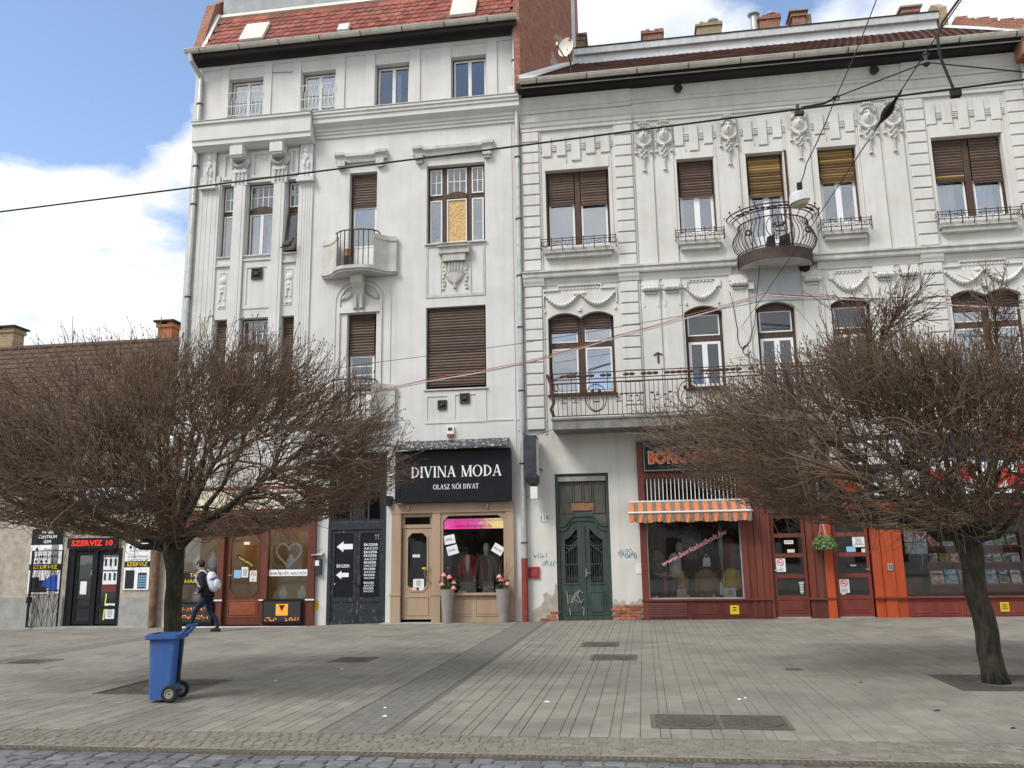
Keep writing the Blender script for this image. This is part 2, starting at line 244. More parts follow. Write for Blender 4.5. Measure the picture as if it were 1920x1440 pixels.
# ------------------------------------------------------------------ building blocks
def wl(o):
    v = Vector((0,0,0))
    while o: v += o.location; o = o.parent
    return v
def props(o, label=None, cat=None, group=None, kind=None):
    if label: o['label'] = label
    if cat: o['category'] = cat
    if group: o['group'] = group
    if kind: o['kind'] = kind
    return o
def thing(name, label, cat, loc=(0,0,0), group=None):
    o = bpy.data.objects.new(name, None); o.empty_display_size = .2; COL.objects.link(o); o.location = loc
    return props(o, label, cat, group)
def link(name, me, parent=None, loc=None, rot=None, scale=None):
    o = bpy.data.objects.new(name, me); COL.objects.link(o)
    if parent: o.parent = parent
    if loc is not None: o.location = Vector(loc)-wl(parent) if parent else Vector(loc)
    if rot is not None: o.rotation_euler = rot
    if scale is not None: o.scale = scale
    return o
class MB:
    def __init__(s): s.v = []; s.f = []; s.m = []; s.cur = 0
    def add(s, vs, fs):
        n = len(s.v); s.v += [tuple(p) for p in vs]
        for f in fs: s.f.append(tuple(n+i for i in f)); s.m.append(s.cur)
        return s
    def box(s, x0, x1, y0, y1, z0, z1):
        if x0 > x1: x0, x1 = x1, x0
        if y0 > y1: y0, y1 = y1, y0
        if z0 > z1: z0, z1 = z1, z0
        return s.add([(x0,y0,z0),(x1,y0,z0),(x1,y1,z0),(x0,y1,z0),(x0,y0,z1),(x1,y0,z1),(x1,y1,z1),(x0,y1,z1)],
                     [(3,2,1,0),(4,5,6,7),(0,1,5,4),(1,2,6,5),(2,3,7,6),(3,0,4,7)])
    def cbox(s, x0, x1, y0, y1, z0, z1, c=.015):
        """block with its front edges chamfered (front is y0)"""
        return s.add([(x0,y1,z0),(x1,y1,z0),(x1,y1,z1),(x0,y1,z1),(x0,y0+c,z0),(x1,y0+c,z0),(x1,y0+c,z1),(x0,y0+c,z1),(x0+c,y0,z0+c),(x1-c,y0,z0+c),(x1-c,y0,z1-c),(x0+c,y0,z1-c)],
                     [(0,4,5,1) if False else (0,1,5,4),(1,2,6,5),(2,3,7,6),(3,0,4,7),(4,5,9,8),(5,6,10,9),(6,7,11,10),(7,4,8,11),(8,9,10,11),(0,3,2,1)])
    def obox(s, c, ax, ay, az, hx, hy, hz):
        c, ax, ay, az = map(Vector, (c, ax, ay, az)); vs = []
        for k in (-1,1):
            for i, j in ((-1,-1),(1,-1),(1,1),(-1,1)): vs.append(c+ax*hx*i+ay*hy*j+az*hz*k)
        return s.add(vs, [(3,2,1,0),(4,5,6,7),(0,1,5,4),(1,2,6,5),(2,3,7,6),(3,0,4,7)])
    def prism(s, poly, y0, y1, holes=()):
        """XZ outline (and holes) given thickness from y0 (front) to y1"""
        loops = [list(poly)]+[list(h) for h in holes]; tri = tessellate_polygon([[Vector((p[0],p[1],0)) for p in l] for l in loops])
        fl = [p for l in loops for p in l]; n = len(fl); base = len(s.v)
        s.v += [(p[0],y0,p[1]) for p in fl]+[(p[0],y1,p[1]) for p in fl]
        for t in tri:
            a, b, c = (fl[i] for i in t)
            ar = (b[0]-a[0])*(c[1]-a[1])-(b[1]-a[1])*(c[0]-a[0])
            t = t if ar > 0 else t[::-1]
            s.f.append(tuple(base+i for i in t)); s.m.append(s.cur)
            s.f.append(tuple(base+n+i for i in reversed(t))); s.m.append(s.cur)
        k = 0
        for l in loops:
            ln = len(l)
            for i in range(ln):
                a = base+k+i; b = base+k+(i+1) % ln
                s.f.append((a, a+n, b+n, b)); s.m.append(s.cur)
            k += ln
        return s
    def plan(s, poly, z0, z1):
        """XY outline given height"""
        n = len(poly); b = len(s.v); s.v += [(p[0],p[1],z0) for p in poly]+[(p[0],p[1],z1) for p in poly]
        tri = tessellate_polygon([[Vector((p[0],p[1],0)) for p in poly]])
        for t in tri:
            s.f.append(tuple(b+i for i in t)); s.m.append(s.cur); s.f.append(tuple(b+n+i for i in t)); s.m.append(s.cur)
        for i in range(n): j = (i+1) % n; s.f.append((b+i,b+j,b+n+j,b+n+i)); s.m.append(s.cur)
        return s
    def mould(s, x0, x1, prof):
        """profile of (y,z) points run along X; the last point joins the first behind"""
        n = len(prof); b = len(s.v); s.v += [(x0,p[0],p[1]) for p in prof]+[(x1,p[0],p[1]) for p in prof]
        for i in range(n): j = (i+1) % n; s.f.append((b+i,b+n+i,b+n+j,b+j)); s.m.append(s.cur)
        s.f.append(tuple(b+i for i in range(n))); s.m.append(s.cur); s.f.append(tuple(b+n+i for i in reversed(range(n)))); s.m.append(s.cur)
        return s
    def tube(s, pts, r, n=6, cap=True, closed=False):
        pts = [Vector(p) for p in pts]; k = len(pts); rs = r if isinstance(r, (list, tuple)) else [r]*k; b = len(s.v)
        ref = None
        for i, p in enumerate(pts):
            if closed: d = pts[(i+1) % k]-pts[i-1]
            else: d = pts[min(i+1,k-1)]-pts[max(i-1,0)]
            d = d.normalized() if d.length > 1e-9 else Vector((0,0,1))
            if ref is None: ref = d.orthogonal().normalized()
            a = (ref-d*ref.dot(d)); a = a.normalized() if a.length > 1e-6 else d.orthogonal().normalized(); ref = a; c = d.cross(a)
            for j in range(n): t = 2*PI*j/n; s.v.append(tuple(p+(a*math.cos(t)+c*math.sin(t))*rs[i]))
        for i in range(k if closed else k-1):
            i2 = (i+1) % k
            for j in range(n): j2 = (j+1) % n; s.f.append((b+i*n+j,b+i*n+j2,b+i2*n+j2,b+i2*n+j)); s.m.append(s.cur)
        if cap and not closed:
            s.f.append(tuple(b+j for j in reversed(range(n)))); s.m.append(s.cur); s.f.append(tuple(b+(k-1)*n+j for j in range(n))); s.m.append(s.cur)
        return s
    def lathe(s, c, prof, n=16, axis='z', sx=1, sy=1):
        """(radius, height) profile turned about a vertical (z) or a street-ward (y) axis"""
        b = len(s.v); k = len(prof)
        for r_, h in prof:
            for j in range(n):
                t = 2*PI*j/n; x, y = r_*math.cos(t)*sx, r_*math.sin(t)*sy
                s.v.append((c[0]+x,c[1]+y,c[2]+h) if axis == 'z' else ((c[0]+x,c[1]+h,c[2]+y) if axis == 'y' else (c[0]+h,c[1]+x,c[2]+y)))
        for i in range(k-1):
            for j in range(n): j2 = (j+1) % n; s.f.append((b+i*n+j,b+i*n+j2,b+(i+1)*n+j2,b+(i+1)*n+j)); s.m.append(s.cur)
        s.f.append(tuple(b+j for j in reversed(range(n)))); s.m.append(s.cur); s.f.append(tuple(b+(k-1)*n+j for j in range(n))); s.m.append(s.cur)
        return s
    def ball(s, c, rx, ry=None, rz=None, n=8, k=6):
        ry = ry or rx; rz = rz or rx
        return s.lathe(c, [(max(.001,math.sin(PI*i/k))*rx, -math.cos(PI*i/k)*rz) for i in range(k+1)], n, 'z', 1, ry/rx)
    def ring(s, x0, x1, y0, y1, z0, z1, w):
        s.box(x0,x0+w,y0,y1,z0,z1); s.box(x1-w,x1,y0,y1,z0,z1); s.box(x0+w,x1-w,y0,y1,z1-w,z1); return s.box(x0+w,x1-w,y0,y1,z0,z0+w)
    def mesh(s, name, mats, off=(0,0,0), smooth=False):
        me = bpy.data.meshes.new(name); o = Vector(off)
        me.from_pydata([(v[0]-o.x,v[1]-o.y,v[2]-o.z) for v in s.v], [], s.f)
        mats = mats if isinstance(mats, (list, tuple)) else [mats]
        for a in mats: me.materials.append(M[a] if isinstance(a, str) else a)
        if len(mats) > 1: me.polygons.foreach_set('material_index', s.m)
        if smooth: me.polygons.foreach_set('use_smooth', [True]*len(me.polygons))
        me.update(); return me
    def build(s, name, mats, parent=None, label=None, cat=None, group=None, kind=None, smooth=False, origin=None):
        if parent: off = wl(parent); loc = Vector((0,0,0))
        elif origin is not None: off = loc = Vector(origin)
        else:
            a = np.array(s.v); off = loc = Vector(((a[:,0].min()+a[:,0].max())/2,(a[:,1].min()+a[:,1].max())/2,a[:,2].min()))
        o = bpy.data.objects.new(name, s.mesh(name, mats, off, smooth)); COL.objects.link(o); o.parent = parent; o.location = loc
        return props(o, label, cat, group, kind)
def rect(x0, x1, z0, z1): return [(x0,z0),(x1,z0),(x1,z1),(x0,z1)]
def arched(x0, x1, z0, zs, zp, n=8):
    """opening with a flat segmental head"""
    return [(x0,z0),(x1,z0)]+[(x1+(x0-x1)*i/n, zs+(zp-zs)*(1-(2*i/n-1)**2)) for i in range(n+1)]
def arched2(x0, x1, z0, zs, zp, n=7):
    xm = (x0+x1)/2; o = [(x0,z0),(x1,z0)]
    for a, b in ((x1,xm),(xm,x0)): o += [(a+(b-a)*i/n, zs+(zp-zs)*(1-(2*i/n-1)**2)) for i in range(n+(b == x0))]
    return o
def relief(name, x0, x1, z0, z1, fn, nx, nz, mat, parent, y=-.003, loc=None):
    """carved ornament: height field fn(x,z) in metres standing proud of the wall"""
    X = np.linspace(x0,x1,nx); Z = np.linspace(z0,z1,nz); XX, ZZ = np.meshgrid(X,Z); H = fn(XX,ZZ)
    vs = np.stack([XX, y-H, ZZ], -1).reshape(-1,3); fs = []
    Hm = np.maximum.reduce([H[:-1,:-1],H[1:,:-1],H[:-1,1:],H[1:,1:]])
    for i, j in zip(*np.where(Hm > .0015)):
        a = i*nx+j; fs.append((a,a+1,a+nx+1,a+nx))
    mb = MB(); mb.v = [tuple(v) for v in vs]; mb.f = fs; mb.m = [0]*len(fs)
    used = sorted({i for f in fs for i in f}); mp = {u: k for k, u in enumerate(used)}
    mb.v = [mb.v[u] for u in used]; mb.f = [tuple(mp[i] for i in f) for f in fs]
    if loc is None: return mb.build(name, mat, parent, smooth=True)
    return mb.mesh(name, mat, (0,0,0), True)
TXT = {}
def text_verts(s, bold=0., shear=0., spacing=1.):
    key = (s,bold,shear,spacing)
    if key not in TXT:
        cu = bpy.data.curves.new('t', 'FONT'); cu.body = s; cu.resolution_u = 3; cu.offset = bold; cu.shear = shear; cu.space_character = spacing; cu.align_x = 'CENTER'
        ob = bpy.data.objects.new('t', cu); COL.objects.link(ob); me = bpy.data.meshes.new_from_object(ob)
        v = [tuple(p.co) for p in me.vertices]; f = [tuple(p.vertices) for p in me.polygons]
        bpy.data.objects.remove(ob); bpy.data.curves.remove(cu); bpy.data.meshes.remove(me); TXT[key] = (v, f)
    return TXT[key]
def text(s, x, z, h, y, mat, parent, w=None, bold=0., ang=0., shear=0., spacing=1., name='lettering', mb=None):
    """flat lettering centred on (x,z), h tall (w wide), lying at depth y"""
    v, f = text_verts(s, bold, shear, spacing); a = np.array(v)
    if not len(a): return
    lo, hi = a.min(0), a.max(0); c = (lo+hi)/2; sz = hi-lo; ky = h/max(sz[1],1e-6); kx = (w/sz[0]) if w else ky
    ca, sa = math.cos(ang), math.sin(ang); out = []
    for p in a:
        px, pz = (p[0]-c[0])*kx, (p[1]-c[1])*ky; out.append((x+px*ca-pz*sa, y, z+px*sa+pz*ca))
    if mb is not None: return mb.add(out, f)
    m_ = MB(); m_.add(out, f); return m_.build(name, mat, parent)
def gz(x, y):
    """the pavement falls a little to the left along the buildings"""
    s = np.interp(x, [-26,-16,-8.6,-6.7,-.8,9,14], [-.24,-.165,-.10,-.05,0,.055,.06]); return float(s*min(1,max(0,(y+15)/15)))
# ------------------------------------------------------------------ ground, pavement, road
g = MB(); g.add([(-600,-600,-.6),(600,-600,-.6),(600,600,-.6),(-600,600,-.6)], [(0,1,2,3)])
g.build('ground', 'plinth_grey', kind='structure', origin=(0,0,-.6))
def sheet(x0, x1, y0, y1, nx, ny, dz):
    s = MB(); X = np.linspace(x0,x1,nx+1); Y = np.linspace(y0,y1,ny+1)
    s.v = [(x,y,gz(x,y)+dz) for y in Y for x in X]
    s.f = [(j*(nx+1)+i,j*(nx+1)+i+1,(j+1)*(nx+1)+i+1,(j+1)*(nx+1)+i) for j in range(ny) for i in range(nx)]; s.m = [0]*len(s.f); return s
pav = sheet(-26, 16, -14.27, .6, 42, 12, -.008).build('pavement', 'paver_joint', kind='structure', origin=(0,0,0))
kerb = sheet(-26, 16, -14.99, -14.27, 42, 1, -.008).build('cobble_strip', 'mortar', kind='structure', origin=(0,0,0))
road = sheet(-60, 60, -70, -15.14, 4, 2, -.03).build('road', 'mortar', kind='structure', origin=(0,0,0))
EXC = [(-7.25,-5.95,-12.02,-10.68),(3.75,5.15,-11.33,-9.97),(-1.24,-.53,-6.42,-5.48),(-.95,-.18,-8.42,-7.58),(-5.32,-4.62,-8.65,-7.88),(-11.62,-10.55,-8.72,-7.98),(1.96,2.2,-9.55,-9.33),(0.0,1.38,-13.82,-13.05)]
STR = [(-3.25,-2.60),(-12.0,-11.35)]
def unit_block(name, mat, c=.04):
    b = MB(); z = .5
    b.add([(-.5,-.5,-.5),(.5,-.5,-.5),(.5,.5,-.5),(-.5,.5,-.5),(-.5,-.5,z-.25),(.5,-.5,z-.25),(.5,.5,z-.25),(-.5,.5,z-.25),(-.5+c,-.5+c,z),(.5-c,-.5+c,z),(.5-c,.5-c,z),(-.5+c,.5-c,z)],
          [(0,1,5,4),(1,2,6,5),(2,3,7,6),(3,0,4,7),(4,5,9,8),(5,6,10,9),(6,7,11,10),(7,4,8,11),(8,9,10,11)])
    return b.mesh(name, mat)
UB = {k: unit_block(k, v, c) for k, v, c in (('paver','paver',.03),('sett','sett_dark',.08),('cobble','sett_strip',.12),('road_sett','sett_road',.09))}
def inview(x, y):
    d = Vector((x,y,0))-Vector((0,-22.789,1.7)); w_ = d.dot(fw)
    return w_ > 1 and abs(d.dot(r2)/w_) < .612 and -.46 < d.dot(u2)/w_ < .2
def lay(cells, name, mat, parent, limit, h=.03):
    """(x0,x1,y0,y1,dz): the nearest ones in view become single pieces, the rest one joined mesh"""
    vis = []; far = []
    for c in cells:
        x, y = (c[0]+c[1])/2, (c[2]+c[3])/2; (vis if inview(x,y) else far).append(c)
    vis.sort(key=lambda c: -((c[1]-c[0])*(c[3]-c[2])/((c[2]+22.789)**3)))
    for c in vis[:limit]:
        x, y = (c[0]+c[1])/2, (c[2]+c[3])/2
        link(name, UB[name], parent, (x,y,gz(x,y)+c[4]-h/2), None, (c[1]-c[0],c[3]-c[2],h))
    rest = vis[limit:]+far
    if rest:
        b = MB(); q = .006
        for c in rest:
            z = gz((c[0]+c[1])/2,(c[2]+c[3])/2)+c[4]; a0,a1,b0,b1 = c[:4]
            b.add([(a0,b0,z-.02),(a1,b0,z-.02),(a1,b1,z-.02),(a0,b1,z-.02),(a0,b0,z-.004),(a1,b0,z-.004),(a1,b1,z-.004),(a0,b1,z-.004),(a0+q,b0+q,z),(a1-q,b0+q,z),(a1-q,b1-q,z),(a0+q,b1-q,z)],
                  [(0,1,5,4),(1,2,6,5),(2,3,7,6),(3,0,4,7),(4,5,9,8),(5,6,10,9),(6,7,11,10),(7,4,8,11),(8,9,10,11)])
        b.build('further_'+name+'s', mat, parent, kind='stuff')
cells = []; x = -20.075; k = 0; j = .006
W3 = (.0965,.1925,.1925)
x = .085-.4815*40; k = 0
while x < 12:
    w = W3[k % 3]; k += 1; a, b_ = x, x+w; x += w; xm = (a+b_)/2
    if any(s0-.02 < xm < s1+.02 for s0, s1 in STR): continue
    if any(s0 < b_ and a < s1 for s0, s1 in STR):
        for s0, s1 in STR:
            if s0 < b_ and a < s1:
                if xm < s0: b_ = s0
                else: a = s1
    y = -14.25+random.uniform(0,.02)
    first = random.uniform(.12,.34); ln = first
    while y < .05:
        y1 = min(y+ln, .06); ym = (y+y1)/2
        parts = [(a,b_,y,y1)]
        for e in EXC:
            nx = []
            for p in parts:
                if p[0] >= e[1] or p[1] <= e[0] or p[2] >= e[3] or p[3] <= e[2]: nx.append(p); continue
                if p[2] < e[2]: nx.append((p[0],p[1],p[2],e[2]))
                if p[3] > e[3]: nx.append((p[0],p[1],e[3],p[3]))
                ya, yb = max(p[2],e[2]), min(p[3],e[3])
                if p[0] < e[0]: nx.append((p[0],e[0],ya,yb))
                if p[1] > e[1]: nx.append((e[1],p[1],ya,yb))
            parts = nx
        for p in parts:
            if p[1]-p[0] > .02 and p[3]-p[2] > .02: cells.append((p[0]+j/2,p[1]-j/2,p[2]+j/2,p[3]-j/2,random.gauss(0,.0012)))
        y = y1; ln = random.choice((.24,.29,.29,.34,.38))
lay(cells, 'paver', 'paver_far', pav, 300)
cells = []
for s0, s1 in STR:
    n = 6; y = -14.25
    while y < .0:
        l = random.uniform(.09,.115); o = random.uniform(-.01,.01)
        for i in range(n):
            a = s0+(s1-s0)*i/n; b_ = s0+(s1-s0)*(i+1)/n; cells.append((a+.003+o*.2,b_-.003+o*.2,y+.0025,y+l-.0025,random.gauss(0,.001)))
        y += l
lay(cells, 'sett', 'sett_dark', pav, 300)
for s0, s1 in STR: sheet(s0, s1, -14.26, .05, 1, 12, -.0035).build('stripe_bedding', 'sett_dark', pav)
cells = []; y = -14.965
for r_ in range(7):
    d = random.uniform(.094,.105); x = -12+random.uniform(0,.1)
    while x < 9:
        w = random.uniform(.085,.125); cells.append((x+.004,x+w-.004,y+.0035,y+d-.0035,random.gauss(0,.0018))); x += w
    y += .0985
lay(cells, 'cobble', 'sett_strip', kerb, 300)
cells = []; y = -15.16
for r_ in range(9):
    d = .155; x = -12+random.uniform(0,.2)
    while x < 9:
        w = random.uniform(.155,.215); cells.append((x+.009,x+w-.009,y-d+.008,y-.008,random.gauss(-.012,.003))); x += w
    y -= d
lay(cells, 'road_sett', 'sett_road', road, 260)
# slot drain along the edge
dr = thing('drain_channel', 'long iron slot drain between cobble strip and road', 'drain', (-2,-15.065,-.03))
b = MB(); b.box(-14,10,-15.135,-14.995,-.06,-.035); b.build('channel', 'hole_black', dr)
b = MB()
for y in (-15.135,-15.078,-15.018): b.box(-14,10,y-.009 if y > -15.13 else y,y+.013,-.03,-.004)
x = -9
while x < 6: b.box(x,x+.026,-15.122,-15.005,-.03,-.005); x += .058
b.build('grate', 'grate_iron', dr)
# covers and tree pits
def cover(name, label, x0, x1, y0, y1, rounds=1, group=None, mat='cast_iron'):
    z = gz((x0+x1)/2,(y0+y1)/2); t = thing(name, label, 'manhole cover', ((x0+x1)/2,(y0+y1)/2,z-.01), group)
    b = MB(); b.box(x0,x1,y0,y1,z-.02,z-.004); b.build('plate', 'cast_iron', t)
    b = MB(); b.box(x0,x1,y0,y0+.025,z-.01,z+.003); b.box(x0,x1,y1-.025,y1,z-.01,z+.003); b.box(x0,x0+.025,y0+.025,y1-.025,z-.01,z+.003); b.box(x1-.025,x1,y0+.025,y1-.025,z-.01,z+.003); b.build('frame', 'grate_iron', t)
    w = (x1-x0)/max(1,rounds)
    for i in range(rounds):
        c = ((x0+w*(i+.5)),(y0+y1)/2,z); rr = min(w,y1-y0)*.42
        b = MB(); b.lathe(c, [(rr,-.006),(rr,.002),(rr-.02,.003),(rr-.03,-.001),(.01,-.001)], 28)
        n = 5
        for p in range(-n,n+1):
            for q in range(-n,n+1):
                dx, dy = p*rr/6.2, q*rr/6.2
                if math.hypot(dx,dy) < rr*.82: b.box(c[0]+dx-.016,c[0]+dx+.016,c[1]+dy-.016,c[1]+dy+.016,z-.002,z+.003)
        b.build('lid', 'cast_iron', t)
    if rounds > 1:
        b = MB(); xm = (x0+x1)/2; b.box(xm-.02,xm+.02,y0+.026,y1-.026,z-.01,z+.0045); b.build('divider', 'grate_iron', t)
cover('manhole_cover', 'long double manhole cover with two round lids near the cobbles', 0.02,1.36,-13.80,-13.07,2)
cover('manhole_cover', 'small dark manhole cover farther from the pair, closest to the green door', -1.22,-.55,-6.40,-5.50)
cover('manhole_cover', 'dark manhole cover in the paving, nearer one of the close pair before the green door', -.93,-.20,-8.40,-7.60)
cover('manhole_cover', 'square dark cover left of the grey paving stripe', -5.30,-4.64,-8.63,-7.90)
cover('manhole_cover', 'dark cover at the left edge of the paving before the phone repair shop', -11.60,-10.57,-8.70,-8.0)
cover('valve_cover', 'tiny iron valve cover in the middle of the right hand paving', 1.97,2.19,-9.54,-9.34,0)
for nm, lab, e, tx in (('tree_pit','dark square tree pit grating under the tree behind the blue bin',EXC[0],-6.55),('tree_pit','dark square tree pit grating under the thick trunk at the right',EXC[1],4.4)):
    z = gz((e[0]+e[1])/2,(e[2]+e[3])/2); t = thing(nm, lab, 'tree pit', ((e[0]+e[1])/2,(e[2]+e[3])/2,z-.03))
    b = MB(); b.box(e[0]+.02,e[1]-.02,e[2]+.02,e[3]-.02,z-.06,z-.03); b.build('soil', 'soil', t)
    b = MB(); b.box(e[0],e[1],e[2],e[2]+.04,z-.04,z+.004); b.box(e[0],e[1],e[3]-.04,e[3],z-.04,z+.004); b.box(e[0],e[0]+.04,e[2]+.04,e[3]-.04,z-.04,z+.004); b.box(e[1]-.04,e[1],e[2]+.04,e[3]-.04,z-.04,z+.004); b.build('frame', 'cast_iron', t)
    b = MB(); n = 26; cx_, cy_ = (e[0]+e[1])/2,(e[2]+e[3])/2
    for i in range(n):
        yy = e[2]+.06+(e[3]-e[2]-.12)*i/(n-1); d = math.sqrt(max(0,.3**2-(yy-cy_)**2))
        for a0, a1 in (((e[0]+.041,cx_-d),(cx_+d,e[1]-.041)) if d > 0 else ((e[0]+.041,e[1]-.041),)): b.box(a0,a1,yy-.011,yy+.011,z-.03,z-.004)
    b.build('bar', 'cast_iron', t)
# bits of litter lying on the paving
for i, (x, y) in enumerate(((-3.0,-12.9),(-2.85,-13.4),(-1.2,-12.4),(1.1,-12.0),(1.02,-12.1),(2.7,-10.7),(-4.7,-9.6),(3.4,-13.6),(3.0,-12.7),(-5.2,-10.9))):
    b = MB(); s = .018+.01*(i % 3); b.add([(x-s,y-s*.6,.006),(x+s,y-s*.4,.004),(x+s*.8,y+s*.7,.012),(x-s*.7,y+s*.5,.005),(x,y,.018)], [(0,1,4),(1,2,4),(2,3,4),(3,0,4)])
    dark = i in (5,7,8)
    lab = ['white scrap on the grey stripe, farther of two','white scrap on the grey stripe, nearer of two','pale scrap left of the double cover','pale scrap behind the double cover, right of its twin','pale scrap behind the double cover, left of its twin','dark twig scrap left of the right tree pit','pale scrap near the square cover','dark scrap far right by the cobbles','dark scrap right of the double cover','pale scrap behind the blue bin'][i]
    b.build('litter', 'ink' if dark else 'paper', None, lab, 'litter', 'scraps of litter on the paving')
# ------------------------------------------------------------------ windows and shared facade pieces
SL = {}
def slat_mesh(w, mat):
    k = (round(w,3),mat)
    if k not in SL:
        b = MB(); h = .074; b.add([(-w/2,0,0),(w/2,0,0),(w/2,.012,0),(-w/2,.012,0),(-w/2,-.02,-h*.55),(w/2,-.02,-h*.55),(w/2,-.004,-h),(w/2,.01,-h),(-w/2,.01,-h),(-w/2,-.004,-h)],
              [(0,4,5,1),(4,9,6,5),(9,8,7,6),(0,1,2,3),(3,2,7,8),(0,3,8,9,4),(1,5,6,7,2)]); SL[k] = b.mesh('slat', mat)
    return SL[k]
def shutter(win, x0, x1, z0, z1, y, mat='slat_brown', pitch=.083, odd=None, slack=.006):
    z = z1; i = 0; me = slat_mesh(x1-x0-.02, mat)
    while z-.074 > z0:
        mm = me
        if odd and i in odd: mm = slat_mesh(x1-x0-.02, odd[i])
        link('slat', mm, win, ((x0+x1)/2, y+random.uniform(-.004,.004), z), (random.uniform(-.06,.06), random.uniform(-slack,slack), 0)); z -= pitch; i += 1
    b = MB(); b.box(x0+.005,x1-.005,y-.022,y+.012,z-.03,z); b.build('bottom_rail', mat, win)
def curtain(win, x0, x1, z0, z1, y, mat='curtain', amp=.035, lab=None):
    b = MB(); n = 24; ph = random.uniform(0,6)
    for i in range(n+1):
        x = x0+(x1-x0)*i/n; d = amp*math.sin(i*1.25+ph)+amp*.5*math.sin(i*2.7+ph); b.v += [(x,y+d*.6,z0),(x,y+d,z1)]
    b.f = [(2*i,2*i+2,2*i+3,2*i+1) for i in range(n)]; b.m = [0]*n
    return b.build('curtain', mat, win, smooth=True)
def sash(win, x0, x1, z0, z1, y, mat='white_paint', w=.05, bars=None, gl='glass_house'):
    b = MB(); b.ring(x0,x1,y,y+.045,z0,z1,w)
    if bars:
        nx, nz = bars; bw = .011
        for i in range(1,nx): xx = x0+w+(x1-x0-2*w)*i/nx; b.box(xx-bw,xx+bw,y+.008,y+.036,z0+w,z1-w)
        for k in range(1,nz):
            zz = z0+w+(z1-z0-2*w)*k/nz
            for i in range(nx):
                xa = x0+w+(x1-x0-2*w)*i/nx+(bw if i else 0); xb = x0+w+(x1-x0-2*w)*(i+1)/nx-(bw if i < nx-1 else 0); b.box(xa,xb,y+.009,y+.035,zz-bw,zz+bw)
    s = b.build('sash', mat, win)
    if bars:
        for i in range(bars[0]):
            for k in range(bars[1]):
                xa = x0+w+(x1-x0-2*w)*i/bars[0]; xb = x0+w+(x1-x0-2*w)*(i+1)/bars[0]; za = z0+w+(z1-z0-2*w)*k/bars[1]; zb = z0+w+(z1-z0-2*w)*(k+1)/bars[1]
                g_ = MB(); t = random.uniform(-.003,.003); g_.add([(xa,y+.022-t,za),(xb,y+.022+t,za),(xb,y+.022+t,zb),(xa,y+.022-t,zb)], [(0,1,2,3)]); g_.build('pane', gl, win)
    else:
        g_ = MB(); g_.box(x0+w*.9,x1-w*.9,y+.02,y+.025,z0+w*.9,z1-w*.9); g_.build('pane', gl, win)
    return s
def winframe(bld, x0, x1, z0, z1, y, mat='brown_wood', w=.06, d=.12, label=None, mull=(), trans=(), name='window'):
    b = MB(); b.ring(x0,x1,y,y+d,z0,z1,w)
    for a, c in mull: b.box(a,c,y-.01,y+d,z0+w,z1-w)
    for (xa,xb,a,c) in trans: b.box(xa,xb,y+.003,y+d-.003,a,c)
    return b.build(name, mat, bld, label)
def quoins(bld, x0, x1, z0, z1, n, mat, y=-.08):
    h = (z1-z0)/n
    b = MB(); b.box(x0+.012,x1-.012,y+.05,.0,z0,z1); b.build('quoin_backing', 'stone_ledge', bld)
    q = MB(); q.cbox(-(x1-x0)/2,(x1-x0)/2,0,-y-.002,.016,h-.016,.014); me = q.mesh('quoin', mat)
    for i in range(n): link('quoin', me, bld, ((x0+x1)/2, y+random.uniform(-.003,.003), z0+i*h))
def vent(bld, x, z, s=.3):
    t = MB(); t.ring(x-s/2,x+s/2,-.05,-.0,z-s/2,z+s/2,.03)
    for i in range(5): zz = z-s/2+.04+(s-.08)*i/4; t.add([(x-s/2+.03,-.015,zz+.03),(x+s/2-.03,-.015,zz+.03),(x+s/2-.03,-.055,zz-.012),(x-s/2+.03,-.055,zz-.012)], [(0,1,2,3)])
    t.box(x-s*.18,x+s*.18,-.075,-.045,z-s*.1,z+s*.12); t.box(x-s/2+.03,x+s/2-.03,-.006,-.0045,z-s/2+.03,z+s/2-.03); t.build('vent', 'vent_metal', bld)
def pipe(bld, x, y, z0, z1, r, mat, bands=(), bandmat='vent_metal', name='drainpipe', joints=1.9):
    b = MB(); b.tube([(x,y,z0),(x,y,z1)], r, 12); z = z0+joints
    while z < z1: b.tube([(x,y,z-.03),(x,y,z+.03)], r*1.07, 12); z += joints
    p = b.build(name, mat, bld, smooth=False)
    for z in bands:
        c = MB(); c.tube([(x,y,z-.02),(x,y,z+.02)], r*1.28, 12); c.box(x-.012,x+.012,y,.0,z-.012,z+.012); c.build('pipe_clamp', bandmat, bld)
    return p
def gutter(bld, x0, x1, y, z, r, mat, step=1.35, strap='pipe_rust'):
    b = MB(); n = 10; pr = [(y-r*math.cos(PI*i/n), z-r*math.sin(PI*i/n)) for i in range(n+1)]
    pr += [(y+(r-.012)*math.cos(PI*i/n), z-(r-.012)*math.sin(PI*i/n)) for i in range(n+1)]
    b.mould(x0,x1,pr); b.tube([(x0,y-r,z),(x1,y-r,z)], .016, 6); b.build('gutter', mat, bld, smooth=False)
    x = x0+.5
    while x < x1-.2:
        c = MB(); q = [(y-(r+.008)*math.cos(PI*i/n), z-(r+.008)*math.sin(PI*i/n)) for i in range(n+1)]+[(y+(r+.001)*math.cos(PI*i/n), z-(r+.001)*math.sin(PI*i/n)) for i in range(n+1)]
        c.mould(x-.018,x+.018,q); c.build('gutter_strap', strap, bld); x += step
